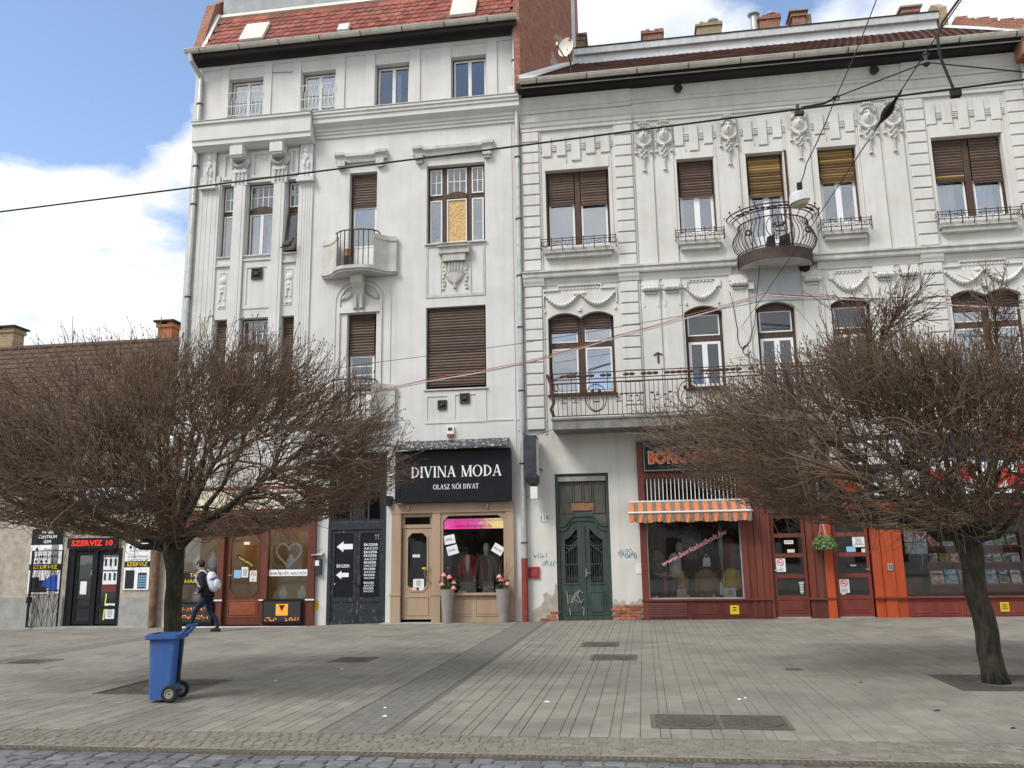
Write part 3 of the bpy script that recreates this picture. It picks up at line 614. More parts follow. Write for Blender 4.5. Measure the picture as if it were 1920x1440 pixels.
def chimney(bld, x0, x1, y0, y1, z0, z1, mat, cap=None, name='chimney'):
    b = MB(); b.box(x0,x1,y0,y1,z0,z1-.1); b.box(x0-.05,x1+.05,y0-.05,y1+.05,z1-.1,z1-.001)
    n = int((x1-x0)/.13)
    for i in range(n):
        if random.random() < .7: a = x0-.05+(x1-x0+.1)*i/n; b.box(a,a+(x1-x0+.1)/n-.015,y0-.045,y1+.045,z1-.002,z1+random.choice((.035,.06,.07)))
    c = b.build(name, mat, bld)
    if cap: k = MB(); k.box(x0-.12,x1+.12,y0-.12,y1+.12,z1+.075,z1+.14); k.build('cap', cap, c)
    return c
def leadcap(bld, x, y, z, r=.13, h=.5, mat='zinc'):
    b = MB(); b.lathe((x,y,z), [(r*.62,0),(r*.62,h),(r*1.1,h+.03),(r*1.15,h+.07),(r*.5,h+.17),(.01,h+.19)], 14); b.build('flue_pipe', mat, bld)
# ------------------------------------------------------------------ four storey building on the left
L = thing('apartment_building', 'tall grey white four storey building with red tiled mansard roof', 'building', (-8.2,0,-.2))
holes = [rect(a,b_,15.13,16.51) for a, b_ in ((-12.25,-11.12),(-9.86,-8.76),(-7.49,-6.40),(-5.11,-4.03))]
holes += [rect(a,b_,10.62,12.97) for a, b_ in ((-12.32,-11.87),(-11.48,-10.60),(-10.22,-9.81))]+[rect(-8.22,-7.37,9.78,13.0),rect(-5.85,-4.11,10.57,13.02)]
holes += [rect(a,b_,6.27,8.67) for a, b_ in ((-12.31,-11.87),(-11.52,-10.59),(-10.23,-9.81))]+[rect(-8.20,-7.32,5.36,8.62),rect(-5.85,-4.12,6.27,8.66)]
holes += [rect(-8.60,-6.94,-.14,4.55),rect(-6.70,-3.42,-.13,3.05),rect(-13.18,-8.98,-.17,3.7)]
LW0, LW1 = -13.38, -3.06
b = MB(); b.prism(rect(LW0,LW1,-.35,17.25), 0, .38, holes); b.build('wall', 'plaster_a', L)
b = MB(); b.box(LW0,LW0+.35,.381,10,-.4,17.2); b.box(LW1-.25,LW1,.381,10,-.4,17.2); b.box(LW0,LW1,10,10.3,-.4,17.2); b.build('side_wall', 'plaster_a', L)
b = MB()
for z in (4.9,9.55,14.3): b.box(LW0+.36,LW1-.26,.385,6,z,z+.2)
b.box(LW0+.36,LW1-.26,2.6,2.7,-.3,17); b.box(LW0+.36,LW1-.26,.385,2.6,16.75,16.95); b.box(-8.9,-8.7,.385,2.6,-.3,17); b.box(-6.92,-6.72,.385,2.6,-.3,4.85); b.build('interior', 'dark_room', L)
# attic skin: raised lesenes leave panels recessed
pan = [(-13.16,-12.49),(-12.25,-11.10),(-10.83,-10.14),(-9.87,-8.74),(-8.45,-7.78),(-7.49,-6.40),(-6.07,-5.44),(-5.11,-4.03),(-3.70,-3.10)]
b = MB(); b.prism(rect(LW0,LW1,15.0,17.20), -.04, -.0, [rect(a,c,15.03,16.88) for a, c in pan]); b.build('attic_lesenes', 'plaster_a', L)
# main cornice
b = MB(); b.mould(-9.32,LW1+.04,[(0,14.18),(-.05,14.18),(-.05,14.27),(-.09,14.28),(-.09,14.36),(-.13,14.37),(-.13,14.46),(-.30,14.56),(-.30,14.70),(-.34,14.72),(-.34,14.80),(-.38,14.82),(-.38,14.90),(0,14.99)]); b.build('cornice', 'plaster_a', L)
b = MB(); b.mould(-9.30,LW1+.06,[(-.40,14.905),(-.40,14.925),(0,15.015),(0,14.995)]); b.build('cornice_flashing', 'stone_ledge', L)
b = MB(); b.mould(-13.16,-9.34,[(0,14.02),(-.16,14.02),(-.34,14.10),(-.40,14.12),(-.40,14.26),(-.44,14.28),(-.44,14.78),(-.50,14.80),(-.50,14.88),(0,14.99)]); b.build('cornice', 'plaster_a', L, 'deeper cornice above the three bay windows')
b = MB(); b.mould(-13.19,-9.31,[(-.52,14.885),(-.52,14.905),(0,15.015),(0,14.995)]); b.build('cornice_flashing', 'stone_ledge', L)
# eave: soffit, gutter, mansard
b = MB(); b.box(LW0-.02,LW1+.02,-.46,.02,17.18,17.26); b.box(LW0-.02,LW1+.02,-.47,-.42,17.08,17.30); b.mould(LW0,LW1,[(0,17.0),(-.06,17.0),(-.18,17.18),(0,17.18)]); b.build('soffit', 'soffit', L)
gutter(L, LW0-.1, LW1+.06, -.56, 17.30, .105, 'gutter_old', 1.3)
EY, EZ = -.48, 17.32; SLP = R(60); ts = Vector((0,math.cos(SLP),math.sin(SLP))); tn = Vector((0,-math.sin(SLP),math.cos(SLP)))
RL = 1.98
b = MB(); X0, X1 = -12.95, -3.12
b.add([(X0,EY,EZ),(X1,EY,EZ),(X1,EY+RL*ts.y,EZ+RL*ts.z),(X0,EY+RL*ts.y,EZ+RL*ts.z)], [(0,1,2,3)]); b.build('roof', 'tile_old', L)
tb = MB(); tw = .246; th = .40
pr = [(-tw/2+.003,th),(-tw/2+.003,.06),(-tw/4,.012),(0,0),(tw/4,.012),(tw/2-.003,.06),(tw/2-.003,th)]
vs = []
for dz in (0,.02):
    for (x, s) in pr: p = ts*s+tn*(dz+.032*(1-s/th)); vs.append((x,p.y,p.z))
tb.add(vs, [(7,8,9,10,11,12,13)]+[(i,i+1,i+8,i+7) for i in range(6)]); tme = tb.mesh('roof_tile', 'tile_red')
tiles = []
row = 0
while row*.262+.2 < RL:
    x = X0+tw/2+(tw/2 if row % 2 else 0)
    while x < X1-tw/2+.02: tiles.append((x,row)); x += tw
    row += 1
skip = [(-12.05+.45,-11.0+.2,1,6),(-5.05,-4.1,1,6)]
cnt = 0; rest = MB()
for x, rw in sorted(tiles, key=lambda t: t[1]):
    p = Vector((x,EY,EZ))+ts*(rw*.262)+tn*random.uniform(.004,.012)
    if cnt < 300: link('roof_tile', tme, L, p, (random.uniform(-.02,.02),0,random.uniform(-.012,.012))); cnt += 1
    else: rest.add([Vector(v)+p for v in vs], [(7,8,9,10,11,12,13)]+[(i,i+1,i+8,i+7) for i in range(6)])
if rest.v: rest.build('upper_roof_tiles', 'tile_red', L, kind='stuff')
def onroof(x, s, d=0): p = Vector((x,EY,EZ))+ts*s+tn*d; return p
for xa, xb, s0, s1 in ((-11.75,-10.98,.15,1.15),(-5.05,-4.28,.25,1.25)):
    b = MB(); q = [onroof(xa,s0,.06),onroof(xb,s0,.06),onroof(xb,s1,.06),onroof(xa,s1,.06)]; q2 = [p+tn*.09 for p in q]; ctr = onroof((xa+xb)/2,(s0+s1)/2,.24)
    b.add(q+q2+[ctr], [(0,1,5,4),(1,2,6,5),(2,3,7,6),(3,0,4,7),(4,5,8),(5,6,8),(6,7,8),(7,4,8)]); b.build('roof_hatch', 'sheet_cream', L)
b = MB(); b.obox(onroof(-8.35,.2,.12), (1,0,0), ts, tn, .17, .18, .06); b.build('roof_hatch', 'sheet_white', L, 'small white roof hatch at the gutter')
b = MB(); b.obox(onroof((X0+X1)/2,RL+.1,.05), (1,0,0), ts, tn, (X1-X0)/2, .09, .04); b.build('roof_flashing', 'sheet_cream', L)
y = EY+RL*ts.y+.12; z = EZ+RL*ts.z+.15
b = MB(); b.box(X0,X1,y,y+.1,z,z+1.1); b.build('roof_upstand', 'sheet_grey', L)
b = MB(); b.box(X0,X1,y-.3,y+4,z+1.1,z+1.2); b.build('upper_roof', 'soffit', L)
# brick fire walls at both ends
b = MB(); pf = [(-.30,17.25),(-.34,17.55),(EY+RL*ts.y-.2,EZ+RL*ts.z+.45),(3,22),(3,17.25)]
b.mould(-13.36,-13.06,pf); b.build('fire_wall', 'brick_red', L)
b = MB(); b.mould(-13.06,-12.93,[(-.36,17.38),(-.40,17.46),(EY+RL*ts.y-.1,EZ+RL*ts.z+.15),(EY+RL*ts.y+.05,EZ+RL*ts.z+.05)]); b.build('verge_flashing', 'sheet_white', L)
b = MB(); b.plan([(-3.14,-.34),(-2.96,-.34),(-1.62,3.7),(-1.62,7),(-3.14,7)], 15.0, 24.5); b.build('fire_wall', 'brick_gable', L, 'bare brick gable wall above the lower roof')
b = MB(); b.box(-1.66,-1.56,3.55,3.85,15.5,24.6); b.build('gable_edge', 'sheet_white', L)
# drainpipe at the left corner, with its swan neck
pipe(L, -13.16, -.10, 5.2, 16.55, .075, 'zinc', (15.7,13.6,12.35,9.4,7.1), joints=1.25)
pipe(L, -13.16, -.10, -.1, 5.2, .075, 'pipe_rust', (2.2,)); 
b = MB(); b.tube([(-13.16,-.10,16.5),(-13.16,-.12,16.62),(-13.3,-.5,16.98),(-13.34,-.54,17.2)], .075, 12); b.build('pipe_neck', 'zinc', L)
# three bay: piers, frieze, brackets, putti
for a, c in ((-13.02,-12.36),(-11.86,-11.49),(-10.58,-10.24),(-9.80,-9.36)):
    b = MB()
    if c-a > .4:
        b.box(a,c,-.05,0,4.2,13.25); n = 4
        for i in range(n): xx = a+.1+(c-a-.2)*i/(n-1); b.box(xx-.03,xx+.03,-.059,-.05,4.3,13.1)
    else:
        b.box(a,c,-.10,0,4.2,13.25); b.box(a+.09,c-.09,-.112,-.10,4.25,13.2); b.box(a-.02,c+.02,-.16,-.0,13.25,13.36)
    b.build('pier', 'plaster_a', L)
def putto(x, z):
    h = np.zeros_like(x)
    def ell(cx, cz, rx, rz, a, p=.5): return a*np.maximum(0,1-((x-cx)/rx)**2-((z-cz)/rz)**2)**p
    for e in ((0,1.15,.075,.085,.13),(0,.90,.11,.15,.09),(0,.70,.095,.16,.085),(-.06,.42,.055,.2,.075),(.065,.42,.055,.2,.075),(-.05,.17,.042,.15,.06),(.06,.17,.042,.15,.06),(-.15,.92,.04,.14,.06),(.15,.92,.04,.14,.06),(-.17,.75,.035,.12,.05),(.16,1.05,.035,.12,.05),(-.2,.06,.06,.06,.05),(.2,.06,.06,.06,.05)): h = np.maximum(h, ell(*e))
    h += .012*np.sin(37*x+9*z)*np.sin(31*z)*(h > .02)
    h = np.maximum(h, .02*((abs(x) < .2) & (z > .0) & (z < 1.22)))
    return np.maximum(h,0)
pme = relief('figure_relief', -.27,.27,-.02,1.26, putto, 34, 80, 'plaster_a', None, loc=1)
for x in (-12.70,-9.57):
    link('figure_relief', pme, L, (x,-.075,12.92)); b = MB(); b.box(x-.27,x+.27,-.2,-.05,12.80,12.915); b.build('ledge', 'plaster_a', L)
for x in (-11.70,-10.42):
    b = MB(); b.box(x-.2,x+.2,-.42,0,13.72,14.02); b.box(x-.17,x+.17,-.38,0,13.66,13.72); b.build('bracket', 'plaster_a', L)
    def wreath(xx, z_, x=x):
        r_ = np.hypot((xx-x)/1.0, (z_-13.66)); h = .16*np.maximum(0,1-((r_-.22)/.075)**2)**.5*(z_ < 13.7); return h*(1+.25*np.sin(40*np.arctan2(z_-13.66,xx-x)))
    relief('wreath', x-.32,x+.32,13.34,13.72, wreath, 34, 24, 'plaster_a', L, y=-.05)
    b = MB()
    for k in (-.12,0,.12):
        for q in range(9): b.box(x+k-.025,x+k+.025,-.155,-.10,12.92+q*.055,12.96+q*.055)
    b.build('guttae', 'plaster_a', L); b = MB(); b.box(x-.24,x+.24,-.11,0,12.85,13.38); b.build('bracket_panel', 'plaster_a', L)
b = MB()
for a, c in ((-12.3,-11.98),(-11.36,-10.74),(-10.12,-9.85)): b = MB(); b.prism(rect(a,c,13.1,13.95), -.04, 0, [rect(a+.09,c-.09,13.19,13.86)]); b.build('frieze_panel', 'plaster_a', L)
# apron panels between the bay windows
for a, c in ((-12.34,-11.87),(-10.22,-9.82)):
    xm = (a+c)/2
    def medal(x, z, xm=xm):
        h = .02*((abs(x-xm) < .12) & (z > 9.0) & (z < 10.12) & ((abs(x-xm) > .1) | (z > 10.1) | (z < 9.02)))
        for cz, r_ in ((9.86,.1),(9.66,.075),(9.52,.05)): h = np.maximum(h, .05*np.maximum(0,1-((x-xm)/r_)**2-((z-cz)/(r_*1.2))**2)**.5)
        h = np.maximum(h, .03*((abs(abs(x-xm)-.07) < .025) & (z > 9.25) & (z < 9.7))); h = np.maximum(h, .03*((abs(abs(x-xm)-.06) < .035) & (z > 9.05) & (z < 9.1))); return h
    relief('medallion', a,c,8.95,10.2, medal, 22, 70, 'plaster_a', L); b = MB(); b.box(a,c,-.06,0,10.30,10.36); b.build('apron_ledge', 'stone_ledge', L)
b = MB(); b.prism(rect(-11.47,-10.6,8.95,10.42), -.025, 0, [rect(-11.35,-10.72,9.05,10.22)]); b.box(-11.48,-10.59,-.06,0,10.43,10.47); b.build('apron_panel', 'plaster_a', L)
vent(L, -11.03, 10.02, .34); vent(L, -5.37, 5.82, .26); vent(L, -4.73, 5.98, .28)
# attic windows
for i, (a, c) in enumerate(((-12.25,-11.12),(-9.86,-8.76),(-7.49,-6.40),(-5.11,-4.03))):
    w = winframe(L, a,c,15.13,16.51, .24, 'brown_wood', .05, .1); xm = (a+c)/2
    gl_ = 'glass_house' if i < 2 else 'glass_attic'; sash(w, a+.05,xm,15.18,16.46, .20, 'white_paint', .05, gl=gl_); sash(w, xm,c-.05,15.18,16.46, .20, 'white_paint', .05, gl=gl_)
    b = MB(); b.box(a-.03,c+.03,-.06,.24,15.09,15.13); b.build('sill', 'stone_ledge', w)
    if i < 2:
        curtain(w, a+.08,xm-.1,15.2,16.1, .34); curtain(w, xm+.1,c-.08,15.2,16.1, .34)
        b = MB(); yb = -.10
        for k in range(9):
            x = a+.04+(c-a-.08)*k/8; b.tube([(x,yb,15.2),(x,yb,15.75),(x+.05,yb,15.85),(x+.05,yb,15.98)], .009, 5)
        for z_ in (15.98,15.52): b.tube([(a,.05,z_),(a+.01,yb,z_),(c-.01,yb,z_),(c,.05,z_)], .012, 5)
        b.tube([(a,.05,15.2),(a+.01,yb,15.2),(c-.01,yb,15.2),(c,.05,15.2)], .012, 5)
        b.build('window_guard', 'white_paint', w)
    elif i == 2: curtain(w, xm+.08,xm+.2,15.2,16.3, .3, amp=.01)
# second floor bay windows
def baywin(a, c, z0, z1, cols, arch=False, tilt=False, shut=False):
    w = winframe(L, a,c,z0,z1, .22, 'brown_wood', .05, .1, trans=((a+.05,c-.05,z0+(z1-z0)*.585,z0+(z1-z0)*.65),)); zt = z0+(z1-z0)*.585
    sash(w, a+.05,c-.05,zt+.155,z1-.05, .19, 'white_paint', .035, (2 if cols == 1 else 4, 2))
    if cols == 2: xm = (a+c)/2; sash(w, a+.05,xm,z0+.05,zt, .19, 'white_paint', .045); sash(w, xm,c-.05,z0+.05,zt, .19, 'white_paint', .045); curtain(w, a+.1,a+.4,z0+.05,zt, .4, amp=.02); curtain(w, xm+.1,c-.1,z0+.05,zt-.1, .4, amp=.02)
    elif not tilt: sash(w, a+.05,c-.05,z0+.05,zt, .19, 'white_paint', .045)
    else:
        b = MB(); hx = (c-a)/2-.04; ct = Vector(((a+c)/2,.07,(z0+zt)/2)); hh = (zt-z0)/2-.05; az = Vector((0,.16,1)).normalized(); ay = Vector((0,1,-.16)).normalized()
        for sx_ in (-1,1): b.obox(ct+Vector((sx_*(hx-.03),0,0)), (1,0,0), ay, az, .03, .022, hh)
        for sz_ in (-1,1): b.obox(ct+az*(sz_*(hh-.03)), (1,0,0), ay, az, hx-.06, .022, .03)
        b.build('sash', 'brown_wood', w, 'top hung sash tilted outwards'); g_ = MB(); g_.obox(ct, (1,0,0), ay, az, hx-.05, .003, hh-.05); g_.build('pane', 'glass_dark', w)
    if cols == 2:
        n = 10; pts = [(a+.05+(c-a-.1)*i/n, zt+.15+.09*math.sin(PI*i/n)) for i in range(n+1)]; b = MB(); b.prism(pts+[(c-.05,zt+.005),(a+.05,zt+.005)], .165, .215); b.build('arched_transom', 'brown_wood', w)
    b = MB(); b.box(a-.02,c+.02,-.05,.22,z0-.04,z0); b.build('sill', 'stone_ledge', w); return w
baywin(-12.32,-11.87,10.62,12.97,1); baywin(-11.48,-10.60,10.62,12.97,2); baywin(-10.22,-9.81,10.62,12.97,1,tilt=True)
for a, c in ((-12.31,-11.87),(-10.23,-9.81)):
    w = winframe(L, a,c,6.27,8.67, .22, 'brown_wood', .04, .1); shutter(w, a+.04,c-.04,6.35,8.64, .17)
baywin(-11.52,-10.59,6.27,8.67,2)
# french window and balcony, twice
def balcony_left(zf, zd, ztop, shb, pot):
    a, c = -8.21, -7.36
    w = winframe(L, a,c,zf,ztop, .22, 'brown_wood', .06, .1, name='balcony_door')
    shutter(w, a+.05,c-.05,shb,ztop-.03, .16); z1 = shb-.03
    sash(w, a+.07,c-.06,zf+.9,z1, .19, 'white_paint', .06, (1,4) if pot == 0 else None); b = MB(); b.box(a+.07,c-.06,.2,.24,zf+.02,zf+.9); b.box(a+.15,c-.14,.18,.2,zf+.15,zf+.75); b.build('door_panel', 'white_paint', w)
    cx_, hw = -7.83, 1.12
    def yy(s): return -(.12+.54*math.exp(-(abs(s)/.64)**4))
    N_ = 28; S = [-1+2*i/N_ for i in range(N_+1)]
    t = MB(); pl = [(cx_+hw*s,yy(s)) for s in S]; t.plan(pl+[(cx_+hw,.0),(cx_-hw,.0)], zd-.14, zd); pl2 = [(cx_+hw*1.02*s,yy(s)-.05) for s in S]; t.plan(pl2+[(cx_+hw*1.02,.0),(cx_-hw*1.02,.0)], zd-.08, zd+.02)
    bal = t.build('balcony', 'plaster_balcony', L)
    for lo_, hi_ in ((-1,-.50),(.50,1)):
        t = MB(); SS = [lo_+(hi_-lo_)*i/10 for i in range(11)]; o = [(cx_+hw*s,yy(s)) for s in SS]; i_ = [(cx_+hw*s*.97,yy(s)+.09) for s in reversed(SS)]
        t.plan(o+i_, zd+.02, zd+.86); o = [(cx_+hw*s*1.01,yy(s)-.025) for s in SS]; i_ = [(cx_+hw*s*.96,min(.0,yy(s)+.12)) for s in reversed(SS)]; t.plan(o+i_, zd+.86, zd+1.0); t.build('parapet', 'plaster_balcony', bal)
    t = MB(); n = 9
    for i in range(n): s = -.5+1.0*i/(n-1); x, y = cx_+hw*s, yy(s)+.03; t.tube([(x,y,zd+.02),(x,y,zd+1.1)], .012 if i % 2 else .016, 5); t.ball((x,y,zd+.62), .022, n=6, k=4)
    t.tube([(cx_+hw*s,yy(s)+.03,zd+1.1) for s in [-.56+1.12*i/14 for i in range(15)]]+[(cx_+hw*.62,yy(.62)+.02,zd+1.03)], .02, 6); t.build('railing', 'black_iron', bal)
    t = MB(); t.mould(cx_-.17,cx_+.17,[(0,zd-1.12),(-.09,zd-1.12),(-.12,zd-.8),(-.2,zd-.55),(-.36,zd-.38),(-.38,zd-.14),(0,zd-.14)]); t.box(cx_-.13,cx_-.05,-.16,0,zd-1.1,zd-.7); t.box(cx_+.05,cx_+.13,-.16,0,zd-1.1,zd-.7); t.build('corbel', 'plaster_balcony', bal)
    return bal
B2 = balcony_left(9.78, 9.84, 13.0, 11.98, 1); balcony_left(5.36, 5.45, 8.62, 7.42, 0)
# arched niche with garlands over the first floor balcony door
b = MB(); n = 14; cx_ = -7.81; ro, rin = .66, .60
arc = [(cx_+ro*math.cos(PI*i/n), 8.98+ro*.86*math.sin(PI*i/n)) for i in range(n+1)]; ina = [(cx_+rin*math.cos(PI*i/n), 8.98+rin*.86*math.sin(PI*i/n)) for i in range(n,-1,-1)]
b.prism([(cx_+ro,6.0)]+arc+[(cx_-ro,6.0),(cx_-rin,6.0)]+ina+[(cx_+rin,6.0)], -.05, 0); ro, rin = .92, .74
arc = [(cx_+ro*math.cos(PI*i/n), 8.98+ro*.8*math.sin(PI*i/n)) for i in range(n+1)]; ina = [(cx_+rin*math.cos(PI*i/n), 8.98+rin*.86*math.sin(PI*i/n)) for i in range(n,-1,-1)]
b.prism([(cx_+ro,6.3)]+arc+[(cx_-ro,6.3),(cx_-rin,6.3)]+ina+[(cx_+rin,6.3)], -.025, 0); b.box(-8.42,-7.20,-.06,0,8.63,8.80); b.build('arch_moulding', 'plaster_a', L)
def swag(x, z):
    h = np.zeros_like(x)
    for sg in (-1,1):
        t_ = np.arctan2(z-9.55, sg*(x-cx_)-.62); r_ = np.hypot(sg*(x-cx_)-.62, z-9.55); h = np.maximum(h, .06*np.maximum(0,1-((r_-.48)/.07)**2)**.5*(z < 9.4)*(z > 8.84)*(sg*(x-cx_) > .16)*(sg*(x-cx_) < .55))
    return h*(1+.3*np.sin(60*x)*np.sin(60*z))
relief('garland', -8.4,-7.81,8.82,9.45, swag, 30, 34, 'plaster_balcony', L); relief('garland', -7.81,-7.2,8.82,9.45, swag, 30, 34, 'plaster_balcony', L)
# big windows of the right bay
w = winframe(L, -5.85,-4.11,10.57,13.02, .20, 'brown_wood', .07, .12, mull=((-5.42,-5.27),(-4.68,-4.53)), trans=((-5.78,-5.42,11.98,12.14),(-5.27,-4.68,11.98,12.14),(-4.53,-4.18,11.98,12.14)))
for a, c, k in ((-5.78,-5.42,2),(-5.27,-4.68,3),(-4.53,-4.18,2)): sash(w, a,c,12.14,12.95, .17, 'white_paint', .035, (k,2))
for a, c in ((-5.78,-5.42),(-4.53,-4.18)): sash(w, a,c,10.64,11.98, .17, 'white_paint', .04)
b = MB(); b.box(-5.27,-4.68,.18,.20,10.64,11.98); b.build('boarding', 'osb', w); b = MB(); b.ring(-5.27,-4.68,.15,.18,10.64,11.98,.03); b.build('sash', 'white_paint', w)
n = 10; b = MB(); b.prism([(-5.27+.59*i/n, 12.14+.07*math.sin(PI*i/n)) for i in range(n+1)]+[(-4.68,12.0),(-5.27,12.0)], .14, .166); b.build('arched_transom', 'brown_wood', w)
b = MB(); b.box(-5.62,-5.46,.3,.32,10.66,10.83); b.box(-4.5,-4.37,.3,.32,10.66,10.84); b.box(-4.46,-4.26,.3,.31,11.28,11.33); b.build('paper_in_window', 'paper', w)
b = MB(); b.box(-5.8,-4.16,1.2,1.22,10.6,12.9); b.build('room_wall', 'wall_panel', w); b = MB(); b.box(-5.9,-4.08,-.07,.2,10.53,10.57); b.build('sill', 'stone_ledge', w)
w = winframe(L, -5.85,-4.12,6.27,8.66, .22, 'brown_wood', .04, .1); shutter(w, -5.81,-4.16,6.35,8.63, .12, slack=.003); b = MB(); b.box(-5.9,-4.08,-.06,.22,6.23,6.27); b.build('sill', 'stone_ledge', w)
# window hoods
for a, c in ((-8.66,-7.06),(-6.25,-3.82)):
    b = MB(); e = .3
    for x0, x1, dz in ((a,a+e,.06),(a+e+.08,c-e-.08,0),(c-e,c,.06)): b.mould(x0,x1,[(0,13.30+dz),(-.10,13.30+dz),(-.12,13.40+dz),(-.2,13.46+dz),(-.2,13.55+dz),(0,13.60+dz)])
    for x0, x1, za, zb in ((a+e,a+e+.08,.06,0),(c-e-.08,c-e,0,.06)):
        P = [(0,13.30),(-.10,13.30),(-.12,13.40),(-.2,13.46),(-.2,13.55),(0,13.60)]; b.add([(x0,p,q+za) for p, q in P]+[(x1,p,q+zb) for p, q in P], [(i,i+6,(i+1) % 6+6,(i+1) % 6) for i in range(6)])
    for x in (a+.08,c-.32): b.box(x,x+.24,-.16,0,13.18,13.36); b.box(x+.03,x+.21,-.12,0,13.10,13.18)
    b.build('window_hood', 'stone_ledge', L)
# cartouche panel under the boarded window
b = MB(); b.prism(rect(-5.86,-4.12,8.94,10.52), -.02, 0, [rect(-5.80,-5.42,9.02,10.46),rect(-4.52,-4.18,9.02,10.46),rect(-5.4,-4.56,9.02,10.0)])
b.mould(-5.46,-4.56,[(0,10.2),(-.2,10.2),(-.2,10.36),(-.26,10.38),(-.26,10.44),(-.3,10.46),(0,10.52)]); b.box(-5.34,-4.68,-.16,0,9.98,10.2); b.build('cartouche_shelf', 'plaster_balcony', L)
def vase(x, z):
    x = x+5.0; h = .09*np.maximum(0,1-(x/np.interp(z,[9.15,9.2,9.3,9.34,9.42,9.56,9.62,9.66,9.95,9.98],[.01,.05,.04,.1,.2,.27,.27,.31,.33,.001]))**2)**.5*(z > 9.17)*(z < 9.97)
    h *= 1+.25*np.sign(np.sin(70*x))*(z > 9.66)
    for sg in (-1,1): h = np.maximum(h, .035*np.maximum(0,1-((sg*x-.33-.02*np.sin(20*z))/.05)**2)*(z > 9.15)*(z < 9.9)*(1+.4*np.sin(55*z)))
    return h
relief('vase_relief', -5.42,-4.58,9.1,10.0, vase, 60, 56, 'plaster_balcony', L)
b = MB(); b.prism(rect(-5.86,-4.12,5.30,6.20), -.02, 0, [rect(-5.80,-5.22,5.36,6.06),rect(-5.0,-4.42,5.36,6.08)]); b.build('apron_panel', 'plaster_a', L)
b = MB(); b.box(-3.36,-3.30,-.018,0,2.9,14.1); b.box(-4.1,-3.1,-.02,0,5.32,5.35); b.build('wall_rib', 'plaster_a', L)
b = MB(); b.tube([(-10.85,-.03,16.9),(-10.84,-.03,16.6),(-9.84,-.03,16.52)], .008, 4); b.build('loose_cable', 'cable_black', L)
# ------------------------------------------------------------------ three storey building with mask friezes on the right
T = thing('apartment_building', 'three storey cream building with carved face masks and iron balconies', 'building', (3.8,0,-.1))
TW0, TW1 = -3.05, 10.78; PB = 'plaster_b'
up2 = [(-2.33,-.52,10.25,12.54),(1.40,2.42,10.36,12.57),(3.30,4.30,9.52,12.57),(5.22,6.24,10.36,12.58),(8.19,9.97,10.30,12.60)]
holes = [rect(*w) for w in up2]+[arched2(-2.36,-.54,5.96,8.13,8.28),arched(1.38,2.39,5.98,8.10,8.27),arched(3.28,4.29,5.12,8.10,8.27),arched(5.21,6.23,5.98,8.10,8.27),arched2(8.22,9.93,5.98,8.13,8.28)]
holes += [rect(-2.28,-.85,-.06,3.80),rect(.0,4.42,-.05,3.72),rect(4.50,10.3,-.05,3.72)]
b = MB(); b.prism(rect(TW0,TW1,-.2,15.25), 0, .4, holes); b.build('wall', PB, T)
b = MB(); b.box(TW1-.3,TW1,.401,9,-.3,15.2); b.box(TW0,TW1,9,9.3,-.3,15.2); b.box(TW0+.001,TW0+.25,.401,9,-.3,15.2); b.build('side_wall', PB, T)
b = MB()
for z in (4.75,9.2,13.2): b.box(TW0+.3,TW1-.35,.405,6,z,z+.2)
b.box(TW0+.3,TW1-.35,2.8,2.9,-.2,15); b.box(-.75,-.6,.405,2.8,-.2,14); b.box(4.43,4.49,.405,2.8,-.2,4.7); b.build('interior', 'dark_room', T)
# eave
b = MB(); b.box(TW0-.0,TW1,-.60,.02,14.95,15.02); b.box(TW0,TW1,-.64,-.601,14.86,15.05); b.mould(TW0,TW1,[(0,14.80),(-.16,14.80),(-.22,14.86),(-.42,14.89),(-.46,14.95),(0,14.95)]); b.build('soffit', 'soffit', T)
b = MB(); b.mould(TW0+.02,.20,[(0,14.38),(-.05,14.38),(-.07,14.46),(-.10,14.48),(-.13,14.60),(-.20,14.69),(-.22,14.80),(0,14.80)]); b.mould(.201,7.58,[(0,14.42),(-.03,14.42),(-.05,14.5),(-.08,14.52),(-.11,14.62),(-.16,14.69),(-.18,14.80),(0,14.80)]); b.mould(7.581,TW1-.02,[(0,14.38),(-.05,14.38),(-.07,14.46),(-.10,14.48),(-.13,14.60),(-.20,14.69),(-.22,14.80),(0,14.80)]); b.build('cornice', PB, T)
gutter(T, -2.93, 10.55, -.75, 15.05, .105, 'gutter_old', 1.42)
b = MB(); b.tube([(-2.9,-.655,14.87),(10.5,-.655,14.86)], .015, 5); b.build('earth_wire', 'zinc', T)
for x in (1.55,6.88): q = MB(); q.lathe((x,-.24,14.66), [(.13,0),(.11,.02),(.1,.1),(.02,.11)], 12, 'y'); q.build('air_hole', 'soffit', T)
